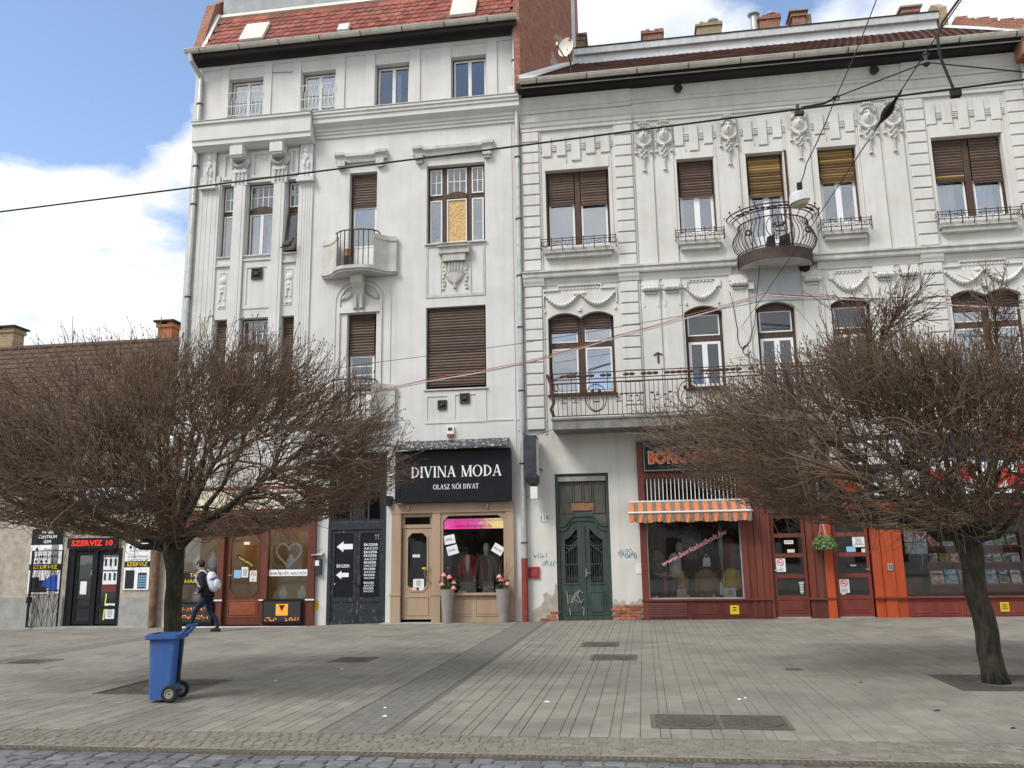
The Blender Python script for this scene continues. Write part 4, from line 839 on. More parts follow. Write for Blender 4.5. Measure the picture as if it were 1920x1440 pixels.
# tiled roof, upstand, chimneys
RS = R(35.1); r_s = Vector((0,math.cos(RS),math.sin(RS))); r_n = Vector((0,-math.sin(RS),math.cos(RS))); EY, EZ = -.70, 15.06; RLn = 5.255
def edge(s): return -2.93+1.29*s/RLn, 10.6
b = MB(); b.add([(-2.93,EY,EZ),(10.6,EY,EZ),tuple(Vector((10.6,EY,EZ))+r_s*RLn),tuple(Vector((-1.64,EY,EZ))+r_s*RLn)], [(0,1,2,3)]); b.build('roof', 'tile_old', T)
b = MB(); tw = .215; n = int(RLn/.30)
for i in range(n):
    s = i*.30; x = edge(s)[0]+.05
    while x < 10.6:
        o = Vector((x,EY,EZ))+r_s*s+r_n*random.uniform(.004,.012); a = o; t_ = r_s*.34
        v = [a+r_n*.045,a+Vector((tw*.5,0,0))+r_n*.028,a+Vector((tw-.012,0,0))+r_n*.05]; v2 = [p+t_-r_n*.035 for p in v]; v3 = [p-r_n*.04 for p in v]
        b.add(v+v2+v3, [(0,1,4,3),(1,2,5,4),(6,7,1,0),(7,8,2,1),(2,8,5)]); x += tw
b.build('roof_tiles', 'tile_old', T, kind='stuff')
top = Vector((0,EY,EZ))+r_s*RLn
b = MB(); b.box(-1.57,10.10,top.y-.02,top.y+.12,top.z-.25,top.z+.30); b.build('roof_upstand', 'sheet_white', T)
b = MB(); b.box(-1.59,10.14,top.y-.14,top.y-.021,top.z+.30,top.z+.53); b.box(-1.59,10.14,top.y-.02,top.y+.4,top.z+.31,top.z+.53); b.build('parapet_cap', 'zinc', T)
b = MB(); b.box(-1.61,10.16,top.y-.17,top.y+.45,top.z+.53,top.z+.56); b.build('cap_flashing', 'soffit', T)
for x in (1.25,4.3,7.4): q = MB(); q.box(x-.015,x+.015,top.y-.03,top.y-.021,top.z-.2,top.z+.30); q.build('sheet_seam', 'zinc', T)
b = MB(); p0 = Vector((-2.93,EY,EZ)); p1 = Vector((-1.64,EY,EZ))+r_s*RLn
b.add([p0+r_n*.09,p0+Vector((.3,0,0))+r_n*.07,p1+Vector((.22,0,0))+r_n*.07,p1+r_n*.09,p0+Vector((-.05,0,.2)),p1+Vector((-.05,0,.2))], [(0,1,2,3),(4,0,3,5)]); b.build('verge_flashing', 'sheet_white', T)
b = MB(); p0 = Vector((10.35,EY,EZ)); p1 = Vector((10.1,EY,EZ))+r_s*RLn; b.add([p0+r_n*.06,p0+Vector((.3,0,0))+r_n*.10,p1+Vector((.3,0,0))+r_n*.10,p1+r_n*.06], [(0,1,2,3)]); b.build('verge_flashing', 'sheet_white', T)
def at(px, py): return px, py
for x0, x1, zt, mat, cap, fl, y in ((-1.80,-1.36,20.66,'brick_yellow','plinth_grey',0,6),(.80,1.54,20.64,'brick_red',None,0,6),(2.78,3.66,20.72,'brick_yellow',None,3.42,6),(5.02,5.74,20.74,'brick_red',None,5.5,6),(6.18,6.62,20.72,'brick_red','plinth_grey',0,6),(9.95,10.47,20.42,'brick_red','plinth_grey',0,6)):
    chimney(T, x0,x1,y,y+.6,17.5,zt,mat,cap)
    if fl: leadcap(T, fl, y+.3, zt, .19, .2)
q = MB(); q.box(6.62,6.86,6.1,6.55,17.5,20.75); q.build('chimney', 'brick_yellow', T, 'pale brick half of the paired chimney')
leadcap(T, 4.84, 6.05, 19.0, .2, 1.85)
q = MB(); q.mould(10.15,10.42,[(top.y-.1,top.z-.2),(top.y-.1,top.z+.72),(top.y+.4,top.z+1.15),(top.y+2,top.z+1.15),(top.y+2,top.z-.2)]); q.build('fire_wall', 'brick_yellow', T)
q = MB(); n = 9
for i in range(n): s = RLn*(i+.0)/n; o = Vector((0,EY,EZ))+r_s*s; q.box(10.5,10.85,o.y,o.y+RLn/n*r_s.y+.01,o.z-.6,o.z+.35+random.uniform(-.05,.08))
q.build('fire_wall', 'brick_red', T, 'low brick fire wall stepping down to the gutter')
# horizontal bands
def band(x0, x1): 
    q = MB(); q.mould(x0,x1,[(0,9.28),(-.16,9.28),(-.18,9.32),(-.18,9.42),(-.22,9.44),(-.22,9.48),(0,9.53)]); q.build('band_cornice', 'stone_ledge', T)
band(TW0+.02,2.84); band(4.82,TW1-.02)
def band2(x0, x1, y):
    q = MB(); q.mould(x0,x1,[(0,9.08),(-y,9.08),(-y-.02,9.14),(-y-.05,9.2),(-y-.07,9.275),(0,9.275)]); q.build('band_moulding', PB, T)
band2(TW0+.03,-2.42,.085); band2(-2.415,-.36,.02); band2(-.355,.22,.085); band2(.225,2.7,.03); band2(4.95,7.55,.03); band2(7.555,8.13,.085); band2(8.135,10.15,.02); band2(10.155,TW1-.03,.085)
q = MB(); q.mould(TW0+.03,.21,[(0,13.80),(-.07,13.80),(-.07,13.90),(-.10,13.92),(-.13,14.02),(-.16,14.05),(0,14.08)]); q.mould(.215,7.56,[(0,13.84),(-.04,13.84),(-.04,13.92),(-.07,13.94),(-.10,14.02),(-.13,14.05),(0,14.08)]); q.mould(7.565,TW1-.03,[(0,13.80),(-.07,13.80),(-.07,13.90),(-.10,13.92),(-.13,14.02),(-.16,14.05),(0,14.08)]); q.build('frieze_cornice', PB, T)
# quoined lesenes
for a, c in ((-2.98,-2.50),(-.31,.17),(7.60,8.08),(10.20,10.66)):
    quoins(T, a,c,9.53,13.79,13,PB); quoins(T, a,c,5.0 if a < -2 else 4.95,9.075,13,PB)
    q = MB(); q.box(a-.05,a-.001,-.03,0,4.9,13.79); q.box(c+.001,c+.05,-.03,0,4.9,13.79); q.build('lesene', PB, T)
# pilaster strips of the middle part
PIL = [(.26,.76),(.83,1.33),(2.62,3.12),(4.52,5.04),(6.34,6.90),(6.99,7.50)]
for a, c in PIL:
    q = MB(); q.cbox(a,c,-.05,-.0,9.53,13.2,.015); q.build('pilaster', PB, T); q = MB(); q.cbox(a,c,-.045,-.0,4.9,9.07,.015); q.build('pilaster', PB, T)
def mask(x, z):
    f = lambda cx,cz,rx,rz,a,p=.5: a*np.maximum(0,1-((x-cx)/rx)**2-((z-cz)/rz)**2)**p
    h = .025*((abs(x) < .235) & (z > .78) & (z < 1.44)); h = np.maximum(h, f(0,1.10,.15,.22,.15,.5))
    h += f(0,1.10,.026,.085,.04)+f(0,1.055,.042,.026,.025)-f(-.065,1.17,.05,.026,.05)-f(.065,1.17,.05,.026,.05)+f(-.065,1.168,.026,.012,.025)+f(.065,1.168,.026,.012,.025)
    h += f(-.065,1.215,.065,.016,.02)+f(.065,1.215,.065,.016,.02)+f(0,1.005,.055,.014,.02)-f(0,.988,.055,.009,.04)+f(0,.972,.045,.014,.03)+f(0,.925,.045,.03,.03)
    for i in range(7): t = -1.15+2.3*i/6; h = np.maximum(h, f(.175*math.sin(t),1.14+.2*math.cos(t),.042,.045,.15))
    for i in (-1,0,1): h = np.maximum(h, f(i*.07,1.465,.04,.06,.12))
    for i in (-1,1):
        h = np.maximum(h, f(i*.14,1.44,.045,.035,.1))
        for k in range(12): h = np.maximum(h, f(i*.215,.62+k*.068,.026,.030,.06))
        h = np.maximum(h, .07*((abs(x-i*.215) < .045) & (z > .55) & (z < .59)))
    r_ = np.hypot(x,(z-1.02)*.9); h = np.maximum(h, .10*np.maximum(0,1-((r_-.235)/.035)**2)**.5*(z < .93)*(1+.25*np.sin(14*np.arctan2(x,z))))
    for dx, dz, rr in ((0,.70,.045),(-.055,.62,.045),(.05,.60,.05),(0,.53,.05),(-.05,.46,.045),(.05,.44,.045),(0,.39,.045)): h = np.maximum(h, f(dx,dz,rr,rr,.11))
    for k in range(8): h = np.maximum(h, f(0,.05+k*.045,.034,.028,.07))
    return np.maximum(h, .07*((abs(x) < .05) & (z > 0) & (z < .03)))
mme = relief('mascaron', -.27,.27,-.01,1.54, mask, 72, 200, PB, None, loc=1)
for a, c in PIL: link('mascaron', mme, T, ((a+c)/2,-.052,12.27))
# stepped window aprons: pendant blocks and dashes
def stepped(x0, x1, n, zt, edges):
    w = (x1-x0)/n
    for i in range(n):
        xa = x0+w*i+w*.19; xb = x0+w*(i+1)-w*.19; long = (i == n//2); q = MB(); q.cbox(xa,xb,-.06,0,zt-(.62 if long else .44),zt+.16,.012); q.build('pendant_block', PB, T)
    for i in range(n+1):
        xa = x0+w*i-w*.16; xb = x0+w*i+w*.16
        if i == 0: xa = x0+.0
        if i == n: xb = x1
        q = MB()
        for k in range(4): q.box(xa,xb,-.04,0,zt-.1-k*.055,zt-.07-k*.055)
        q.build('dash_relief', PB, T)
for (a, c, z0, z1), n in zip(up2, (5,3,3,3,5)):
    stepped(a-.15 if n == 5 else a-.1, c+.15 if n == 5 else c+.1, n, 13.42, None); w = c-a; st = (a+w*.34,c-w*.34) if n == 5 else (a+w*.26,c-w*.26)
    q = MB(); P = [(a-.02,z1+.005),(c+.02,z1+.005),(c+.02,z1+.36),(st[1],z1+.36),(st[1],z1+.18),(st[0],z1+.18),(st[0],z1+.36),(a-.02,z1+.36)]; q.prism(P, -.045, 0); q.build('stepped_panel', PB, T)
    q = MB(); q.box(a-.09,a-.001,-.022,0,z0,z1+.5); q.build('architrave', PB, T); q = MB(); q.box(c+.001,c+.09,-.022,0,z0,z1+.5); q.build('architrave', PB, T)
# windows, second floor
def win2(i, sh, smat, odd=None, heavy=None, cols=2, pl='white_plastic', cur=True, gl='glass_house'):
    a, c, z0, z1 = up2[i]; y = .18; fr = .05
    w = winframe(T, a,c,z0,z1, y, 'brown_wood', fr, .14, mull=(heavy,) if heavy else ())
    if heavy:
        lights = [(a+fr,heavy[0]),(heavy[1],c-fr)]
        for k, (xa,xb) in enumerate(lights):
            s_ = sh[k] if isinstance(sh,(tuple,list)) else sh; shutter(w, xa+.01,xb-.01,s_,z1-.05, y-.03, smat, odd=odd if k == 0 else None); sash(w, xa+.02,xb-.02,z0+.05,s_-.02+.1, y+.03, pl, .05, gl=gl)
            if cur: curtain(w, xa+.05+.1*k,xb-.2+.05*k,z0+.05,s_+.05, y+.3, amp=.03)
    else:
        s_ = sh; shutter(w, a+fr+.01,c-fr-.01,s_,z1-.05, y-.03, smat, odd=odd); xm = (a+c)/2
        sash(w, a+fr,xm-.0,z0+.05,s_+.1, y+.03, pl, .075); sash(w, xm,c-fr,z0+.05,s_+.1, y+.03, pl, .075)
        if cur: curtain(w, a+.1,xm-.1,z0+.05,s_+.05, y+.35, amp=.02); curtain(w, xm+.1,c-.12,z0+.05,s_+.05, y+.35, amp=.02)
    return w
win2(0, (11.52,11.50), 'slat_brown', heavy=(-1.51,-1.36), cur=False, gl='glass_cloud'); win2(1, 11.45, 'slat_brown', cur=False)
wc = win2(2, 11.33, 'slat_ochre', odd={i: 'slat_yellow' for i in (1,3,4)}, cur=False); win2(3, 11.62, 'slat_ochre', odd={i: 'slat_yellow' for i in (0,1,3)}, cur=False); win2(4, (11.38,11.30), 'slat_brown', odd={12:'slat_yellow'}, heavy=(9.0,9.17))
q = MB(); q.box(3.36,4.24,.2,.235,9.55,10.2); q.build('door_panel', 'white_plastic', wc)
q = MB(); q.box(4.335,4.395,-.03,.01,9.5,12.6); q.build('blind_rail', 'rust_iron', wc)
# flower guards and sills
for i, (a, c, z0, z1) in enumerate(up2):
    if i == 2: continue
    q = MB(); q.box(a-.06,c+.06,-.22,0,9.98,10.10); q.box(a-.02,c+.02,-.16,0,9.86,9.98); q.build('sill', 'stone_ledge', T)
    q = MB(); xa, xb = a-.14, c+.14; y = -.30
    for z in (10.36,10.29,10.16): q.tube([(xa,0,z),(xa,y,z),(xb,y,z),(xb,0,z)], .012, 4)
    n = 7 if c-a > 1.5 else 5
    for k in range(n+1):
        x = xa+(xb-xa)*k/n; q.tube([(x,y,10.40),(x,y,10.10),(x,y+.05,10.03)], .015, 4)
        if k < n:
            x2 = xa+(xb-xa)*(k+.5)/n; w_ = (xb-xa)/n
            if k % 2: q.tube([(x2+.05*math.cos(t),y,10.225+.05*math.sin(t)) for t in [2*PI*j/8 for j in range(8)]], .008, 4, closed=True); q.tube([(x2-w_/2,y,10.225),(x2-.05,y,10.225)], .008, 4); q.tube([(x2+w_/2,y,10.225),(x2+.05,y,10.225)], .008, 4)
            else: q.tube([(x2-.06,y,10.16),(x2-.06,y,10.29)], .008, 4); q.tube([(x2+.06,y,10.16),(x2+.06,y,10.29)], .008, 4); q.tube([(x2,y,10.10),(x2,y,10.22)], .008, 4)
    q.build('flower_guard', 'rust_iron', T)
# first floor windows
def win1(a, c, z0, zt, dbl, sh=None):
    y = .2; w = winframe(T, a,c,z0,8.32, y, 'brown_wood', .07, .14, mull=((( a+c)/2-.09,(a+c)/2+.09),) if dbl else (), trans=((a+.07,c-.07,zt,zt+.16),)); xm = (a+c)/2
    if dbl:
        for k, (xa,xb) in enumerate(((a+.07,xm-.09),(xm+.09,c-.07))):
            sash(w, xa+.01,xb-.01,zt+.165,8.0, y-.01, 'white_paint', .03, gl='glass_cloud'); sash(w, xa+.01,xb-.01,z0+.08,zt-.005, y-.01, 'white_paint', .045, gl='glass_cloud')
            shutter(w, xa,xb,7.78+.08*k,8.28, y-.03, 'slat_brown')
            if k: curtain(w, xb-.3,xb-.05,z0+.1,zt, y+.3, 'cloth_black', .02)
    else:
        sash(w, a+.08,c-.08,zt+.165,8.05, y-.01, 'white_paint', .035, gl='glass_dark'); sash(w, a+.08,xm,z0+.08,zt-.005, y-.01, 'white_plastic', .07, gl='glass_dark'); sash(w, xm,c-.08,z0+.08,zt-.005, y-.01, 'white_plastic', .07, gl='glass_dark')
        q = MB(); q.box(a+.07,c-.07,y-.04,y-.012,8.05,8.3); q.build('arched_head', 'brown_wood', w)
    q = MB(); q.box(a-.04,c+.04,-.09,y,z0-.05,z0); q.build('sill', 'rust_iron', w)
win1(-2.36,-.54,5.96,7.30,True); win1(1.38,2.39,5.98,7.30,False); win1(3.28,4.29,5.12,7.30,False); win1(5.21,6.23,5.98,7.30,False); win1(8.22,9.93,5.98,7.30,True)
def festoon(cs, zt, sag, half):
    def f(x, z):
        h = np.zeros_like(x)
        for c in cs:
            u = (x-c)/half; zc_ = zt-sag*(1-u**2); th = .03+.04*(1-u**2); h = np.maximum(h, .09*np.maximum(0,1-((z-zc_)/th)**2)**.5*(abs(u) < 1)*(1+.35*np.sin(45*u)*np.sin(70*(z-zc_))))
            for sg in (-1,1): h = np.maximum(h, .05*np.maximum(0,1-((x-c-sg*half)/.03)**2)*(z < zt+.04)*(z > zt-.55)*((z < zt-.42) | (z > zt-.05)))
        return np.maximum(h,0)
    return f
for cs, half, a, c in (((-1.95,-.95),.48,-2.45,-.45),((1.88,),.43,1.4,2.37),((5.72,),.43,5.24,6.2),((8.6,9.56),.46,8.1,10.05)):
    if len(cs) == 2:
        xm = (a+c)/2; q = MB(); P = [(a-.0,8.5),(a,8.92),(a+.42,8.92),(a+.42,9.04),(c-.42,9.04),(c-.42,8.92),(c,8.92),(c,8.5),(c+.03,8.5),(c+.03,8.96),(c-.39,8.96),(c-.39,9.075),(a+.39,9.075),(a+.39,8.96),(a-.03,8.96),(a-.03,8.5)]; q.prism(P, -.05, 0); q.build('stepped_panel', PB, T)
        def bow(x, z, xm=xm): return .05*np.maximum(0,1-((abs(x-xm)-.1)/.09)**2-((z-8.82)/.05)**2)**.5
        relief('bow', xm-.25,xm+.25,8.7,8.92, bow, 30, 16, PB, T)
    else:
        q = MB(); 
        for x in (a-.02,c-.1): q.cbox(x,x+.13,-.05,0,8.78,8.96,.012)
        q.box(a+.14,c-.14,-.04,0,8.99,9.01); q.build('block_relief', PB, T)
    relief('festoon', a-.02,c+.02,8.3,8.86, festoon(cs,8.80,.33,half), 120, 60, PB, T)
    q = MB(); x = a+.45 if len(cs) == 2 else a+.16; e = c-.45 if len(cs) == 2 else c-.16
    while x < e: q.lathe((x,-.03,8.965), [(.03,0),(.035,.01),(.035,.03)], 8, 'y'); x += .095
    q.build('bead_row', PB, T)
# scroll capitals of the lower pilasters
for a, c in PIL:
    q = MB(); xm = (a+c)/2
    for k in range(4): q.tube([(xm-.15+.1*k-.046,-.12,8.80),(xm-.15+.1*k+.046,-.12,8.80)], .075, 10)
    for sg in (-1,1): q.lathe((xm+sg*.21,-.1,8.82), [(.05,0),(.055,.01),(.055,.05)], 12, 'y'); q.box(xm+sg*.2-.03,xm+sg*.2+.03,-.06,-.045,8.3,8.72)
    q.box(a-.01,c+.01,-.1,-.0451,8.89,8.94); q.box(xm-.15,xm+.15,-.09,-.0451,8.66,8.70); q.build('scroll_capital', PB, T)
# blue grey wall patch and hole beneath the round balcony
q = MB(); q.box(3.06,4.50,-.012,-.0,8.3,9.27); q.build('wall_patch', 'plaster_blue', T); q = MB(); q.lathe((4.62,-.05,9.16), [(.14,0),(.15,.02),(.12,.06)], 14, 'y'); q.build('air_hole', 'soffit', T)
q = MB(); q.box(3.10,3.26,-.10,0,8.63,8.80); q.build('junction_box', PB, T)
# round iron balcony
cx_ = 3.87; ZB = 9.50
def arcp(r_, z, n=26, f=.92): return [(cx_+r_*math.sin(t)*1.0, -.02-r_*f*math.cos(t), z) for t in [-PI/2+PI*i/n for i in range(n+1)]]
q = MB(); q.plan([p[:2] for p in arcp(.95,0)], ZB-.30, ZB-.26); q.plan([p[:2] for p in arcp(.93,0)], ZB-.05, ZB); bal = q.build('balcony', 'plaster_balcony', T)
q = MB(); n = 26; A_ = arcp(.98,0,n); 
for i in range(n): a, c = A_[i], A_[i+1]; q.add([(a[0],a[1],ZB-.31),(c[0],c[1],ZB-.31),(c[0],c[1],ZB+.02),(a[0],a[1],ZB+.02),(a[0]*.99+cx_*.01,a[1]*.99,ZB-.31),(c[0]*.99+cx_*.01,c[1]*.99,ZB-.31),(c[0]*.99+cx_*.01,c[1]*.99,ZB+.02),(a[0]*.99+cx_*.01,a[1]*.99,ZB+.02)], [(0,1,2,3),(7,6,5,4),(3,2,6,7),(4,5,1,0)])
q.build('rim', 'balcony_rim', bal)
q = MB(); prof = [(0,.96),(.15,1.07),(.32,1.12),(.52,1.05),(.70,.93),(.82,.92)]
def bar(t, zb=ZB+.06): return [(cx_+r_*math.sin(t), -.02-r_*.92*math.cos(t), zb+h) for h, r_ in prof]
for i in range(27):
    t = -PI/2+PI*i/26
    if 9 < i < 17 and i != 13 and i % 2: continue
    q.tube(bar(t), .013, 5)
for r_, z in ((.97,ZB+.06),(.93,ZB+.88),(1.06,ZB+1.02)): q.tube(arcp(r_,z), .018, 5)
q.tube(arcp(1.22,ZB+1.12), .02, 5); q.tube(arcp(1.13,ZB+1.06), .012, 5)
for i in range(0,27,3):
    t = -PI/2+PI*i/26; q.tube([(cx_+r_*math.sin(t),-.02-r_*.92*math.cos(t),z) for r_, z in ((.93,ZB+.88),(1.06,ZB+1.02),(1.22,ZB+1.12),(1.24,ZB+1.20))], .012, 5); q.ball((cx_+1.24*math.sin(t),-.02-1.24*.92*math.cos(t),ZB+1.21), .03, n=6, k=4)
q.tube([(cx_+.33*math.cos(t),-1.04+.02*abs(math.sin(t)),ZB+.5+.33*math.sin(t)) for t in [2*PI*j/22 for j in range(22)]], .013, 5, closed=True); q.tube([(cx_+.2*math.cos(t),-1.06,ZB+.40+.2*math.sin(t)) for t in [2*PI*j/16 for j in range(16)]], .012, 5, closed=True)
for dx in (-.09,0,.09): q.tube([(cx_+dx,-1.06,ZB+.1),(cx_+dx,-1.05,ZB+.85)], .01, 5)
q.tube([(cx_-.1,-1.07,ZB+.36),(cx_+.12,-1.07,ZB+.36)], .02, 5)
for t in (-.75,.8):
    for k in range(8): u_ = 2*PI*k/8; x, y = cx_+1.1*math.sin(t), -.02-1.02*math.cos(t); q.ball((x+.07*math.cos(u_),y-.02,ZB+.46+.07*math.sin(u_)), .035, .02, .035, 6, 4)
q.build('railing', 'black_iron', bal)
q = MB()
for k in range(16): t = -1.0+2.0*k/15; x, y = cx_+1.14*math.sin(t), -.02-1.05*math.cos(t); q.ball((x,y,ZB+1.05+.02*math.sin(9*t)), .07, .03, .035, 6, 4)
for dx, dz in ((-.13,.56),(.13,.58),(-.05,.5),(.06,.52)): q.ball((cx_+dx,-1.06,ZB+dz), .06, .03, .045, 6, 4)
q.build('iron_flowers', 'rust_iron', bal, kind='stuff')
for x, y, s in ((3.66,-.72,.13),(4.02,-.68,.16)):
    q = MB(); q.add([(x-s,y-s*.7,ZB+.0),(x+s,y-s*.7,ZB),(x+s,y+s*.7,ZB),(x-s,y+s*.7,ZB),(x-s*.5,y-s*.3,ZB+.28+s*.4),(x+s,y-s*.3,ZB+.34+s*.4),(x+s,y+s*.5,ZB+.3),(x-s*.5,y+s*.5,ZB+.24)], [(0,1,5,4),(1,2,6,5),(2,3,7,6),(3,0,4,7),(4,5,6,7)])
    q.build('floodlight', 'mannequin_black', None, 'black floodlight on the round balcony, '+('left and smaller' if s < .14 else 'right and larger'), 'floodlight', 'floodlights on the round balcony')
# long iron balcony on the first floor
X0, X1, YB, Z0 = -2.20, 4.75, -1.02, 4.86
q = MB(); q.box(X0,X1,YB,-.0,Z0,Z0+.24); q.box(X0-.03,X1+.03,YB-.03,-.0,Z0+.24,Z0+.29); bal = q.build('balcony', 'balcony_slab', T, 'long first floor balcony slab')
q = MB(); zb = Z0+.34; zt = zb+.86; ztop = zt+.27
for z in (zb,zt,ztop,zt+.1): q.tube([(X0,-.05,z),(X0,YB,z),(X1,YB,z),(X1,-.05,z)], .014 if z != zt else .02, 5)
pr2 = [(0,0),(.08,-.04),(.25,-.07),(.5,-.03),(.86,0)]
x = X0+.05; i = 0
while x < X1:
    ph = i % 20
    if ph in (8,9,10,11): pass
    else: q.tube([(x,YB+dy,zb+h) for h, dy in pr2], .011, 4)
    if i % 4 == 0: q.tube([(x,YB,zt),(x,YB,ztop+.03)], .012, 4)
    x += .118; i += 1
for k in range(3):
    xc = X0+1.16+k*2.36; zc_ = zb+.44
    if xc > X1-.4: continue
    q.tube([(xc+.27*math.cos(t),YB-.05,zc_+.36*math.sin(t)) for t in [2*PI*j/24 for j in range(24)]], .013, 5, closed=True); q.tube([(xc+.19*math.cos(t),YB-.06,zc_-.1+.24*math.sin(t)) for t in [2*PI*j/20 for j in range(20)]], .012, 5, closed=True)
    for dx in (-.065,0,.065): q.tube([(xc+dx,YB-.05,zb),(xc+dx,YB-.05,zt)], .01, 4)
    q.tube([(xc-.09,YB-.06,zc_-.1),(xc+.09,YB-.06,zc_-.1)], .018, 5)
    for dx in (-.09,.09): q.ball((xc+dx,YB-.06,zc_+.18), .05, .025, .06, 6, 4)
    for xx, sg in ((xc-.55,1),(xc-.85,-1),(xc+.58,1),(xc+.85,-1),(xc+1.1,1)):
        q.tube([(xx-.07,YB-.06,zb+.33),(xx+.1,YB-.06,zb+.33)], .014, 4); q.tube([(xx,YB-.06,zb+.33),(xx+.01*sg,YB-.07,zb+.45),(xx+.06*sg,YB-.07,zb+.52)], .009, 4); q.ball((xx+.08*sg,YB-.07,zb+.52), .05, .02, .03, 6, 4); q.ball((xx-.05*sg,YB-.07,zb+.46), .04, .02, .025, 6, 4)
q.build('railing', 'rust_iron', bal)
q = MB(); x = X0+.3
while x < X1-.1:
    if random.random() < .8: q.ball((x,YB,zt+.185), .085, .03, .045, 6, 4)
    x += .15
for s_ in (X0,): q.tube([(s_-.12,YB+.1,ztop),(s_-.02,YB,zt+.02),(s_+.05,YB-.03,zb+.35),(s_-.03,YB,zb+.2),(s_+.04,YB+.02,zb)], .045, 5)
q.build('iron_flowers', 'rust_iron', bal, kind='stuff')
# T hook, number plate, boxes, cables on the facade
q = MB(); q.tube([(.62,-.06,6.72),(.62,-.06,6.98)], .025, 6); q.tube([(.5,-.06,6.93),(.62,-.06,7.0),(.74,-.06,6.93)], .018, 6); q.box(.6,.64,-.06,0,6.8,6.84); q.build('wall_hook', 'rust_iron', T)
# central drainpipe shared on the party line
pipe(T, -3.12, -.12, 1.58, 14.7, .068, 'zinc', (13.0,11.1,9.4,7.9,6.1,4.1,2.0), joints=1.75); pipe(T, -3.12, -.12, -.05, 1.6, .085, 'pipe_red', (), joints=9)
pipe(T, -3.16, -.12, 15.2, 17.15, .068, 'zinc', (16.1,), joints=9)
q = MB(); q.add([(-3.36,-.3,15.2),(-2.94,-.3,15.2),(-2.94,0,15.2),(-3.36,0,15.2),(-3.36,-.3,14.9),(-2.94,-.3,14.9),(-2.94,0,14.9),(-3.36,0,14.9),(-3.22,-.2,14.62),(-3.06,-.2,14.62),(-3.06,0,14.62),(-3.22,0,14.62)], [(0,1,2,3),(0,4,5,1),(1,5,6,2),(3,7,4,0),(4,8,9,5),(5,9,10,6),(7,11,8,4)]); q.tube([(-2.92,-.6,15.2),(-3.05,-.25,15.15)], .05, 8); q.build('rain_head', 'zinc', T)
pipe(T, 10.71, -.12, 0, 14.6, .06, 'sheet_white', (13.4,11), joints=2)
# flaking plaster and bare bricks beside the green door
bme = MB().cbox(-.118,.118,0,.04,-.032,.032,.006).mesh('brick', 'brick_piece')
for i, z in enumerate((.04,.115,.19,.265,.34)):
    x = -.79+(.0 if i % 2 else .12)
    while x < -.06: link('brick', bme, T, (x+.02,-.028,z), (0,random.uniform(-.02,.02),0)); x += .25
q = MB(); q.box(-.84,-.03,-.012,-.0,-.1,.385); q.build('mortar_bed', 'mortar', T)
q = MB(); n = 14; q.prism([(-.84,.385)]+[(-.84+.81*i/n, .385+.07+.06*math.sin(i*1.7)+.05*math.sin(i*.7)) for i in range(n+1)][::-1][::-1]+[(-.03,.385)], -.006, 0); q.build('bare_render', 'render_beige', T)
for i, (x, z) in enumerate(((-2.42,.03),(-2.45,.11),(-2.62,.02),(-2.36,.19))): link('brick', bme, T, (x,-.02,z), (0,random.uniform(-.08,.08),0))
q = MB(); q.prism([(-2.95,-.05),(-2.30,-.05),(-2.29,.9),(-2.33,.95),(-2.36,.7),(-2.42,.62),(-2.5,.66),(-2.57,.72),(-2.66,.66),(-2.63,.5),(-2.74,.36),(-2.86,.3),(-2.95,.24)], -.009, 0); q.build('bare_render', 'render_beige', T)
# ---------------------------------------------------------------- neighbour at the far right
Nb = thing('apartment_building', 'brown rendered neighbouring house at the right edge', 'building', (13,0,0))
q = MB(); q.box(10.80,16,.02,9,0,14.2); q.build('wall', 'pipe_rust', Nb); q = MB(); q.box(10.80,16,-.55,.01,14.2,14.34); q.build('soffit', 'soffit', Nb)
q = MB(); q.add([(10.8,-.6,14.36),(16,-.6,14.36),(16,5,18),(10.8,5,18)], [(0,1,2,3)]); q.build('roof', 'zinc', Nb)
# ---------------------------------------------------------------- low building on the left
Lo = thing('shop_building', 'low beige rough rendered building with brown tiled roof', 'building', (-18.5,0,-.3))
q = MB(); q.prism(rect(-27,-13.39,-.4,4.75), .0, .35, [rect(-16.42,-14.72,-.16,2.06)]); q.build('wall', 'render_beige', Lo)
q = MB(); q.box(-27,-16.95,-.035,-.0,-.4,.70); q.box(-16.949,-16.45,-.05,-.0,-.4,.70); q.box(-14.69,-13.60,-.035,-.0,-.4,.68); q.build('plinth', 'plinth_grey', Lo)
q = MB(); q.box(-16.95,-16.72,-.03,-.0,.70,4.6); q.build('lesene', 'render_beige', Lo)
q = MB(); q.box(-17.1,-13.6,-.32,-.036,-.4,-.10); q.build('doorstep', 'plinth_grey', Lo)
q = MB(); q.box(-27,-13.39,2,2.1,-.3,4.6); q.box(-27,-13.4,.36,2,4.5,4.6); q.box(-17.2,-17.1,.36,2,-.3,4.5); q.build('interior', 'dark_room', Lo)
q = MB(); q.mould(-27,-13.40,[(0,4.45),(-.1,4.45),(-.16,4.6),(-.3,4.68),(-.34,4.82),(0,4.82)]); q.build('cornice', 'plaster_b', Lo)
q = MB(); RS2 = R(47); e0 = Vector((0,-.5,4.85)); t2 = Vector((0,math.cos(RS2),math.sin(RS2))); n2_ = Vector((0,-math.sin(RS2),math.cos(RS2))); i = 0
q.add([(-27,-.5,4.84),(-13.40,-.5,4.84),(-13.40,-.5+5.78*t2.y,4.84+5.78*t2.z),(-27,-.5+5.78*t2.y,4.84+5.78*t2.z)], [(0,1,2,3)]); q.build('roof', 'tile_brown', Lo)
q = MB()
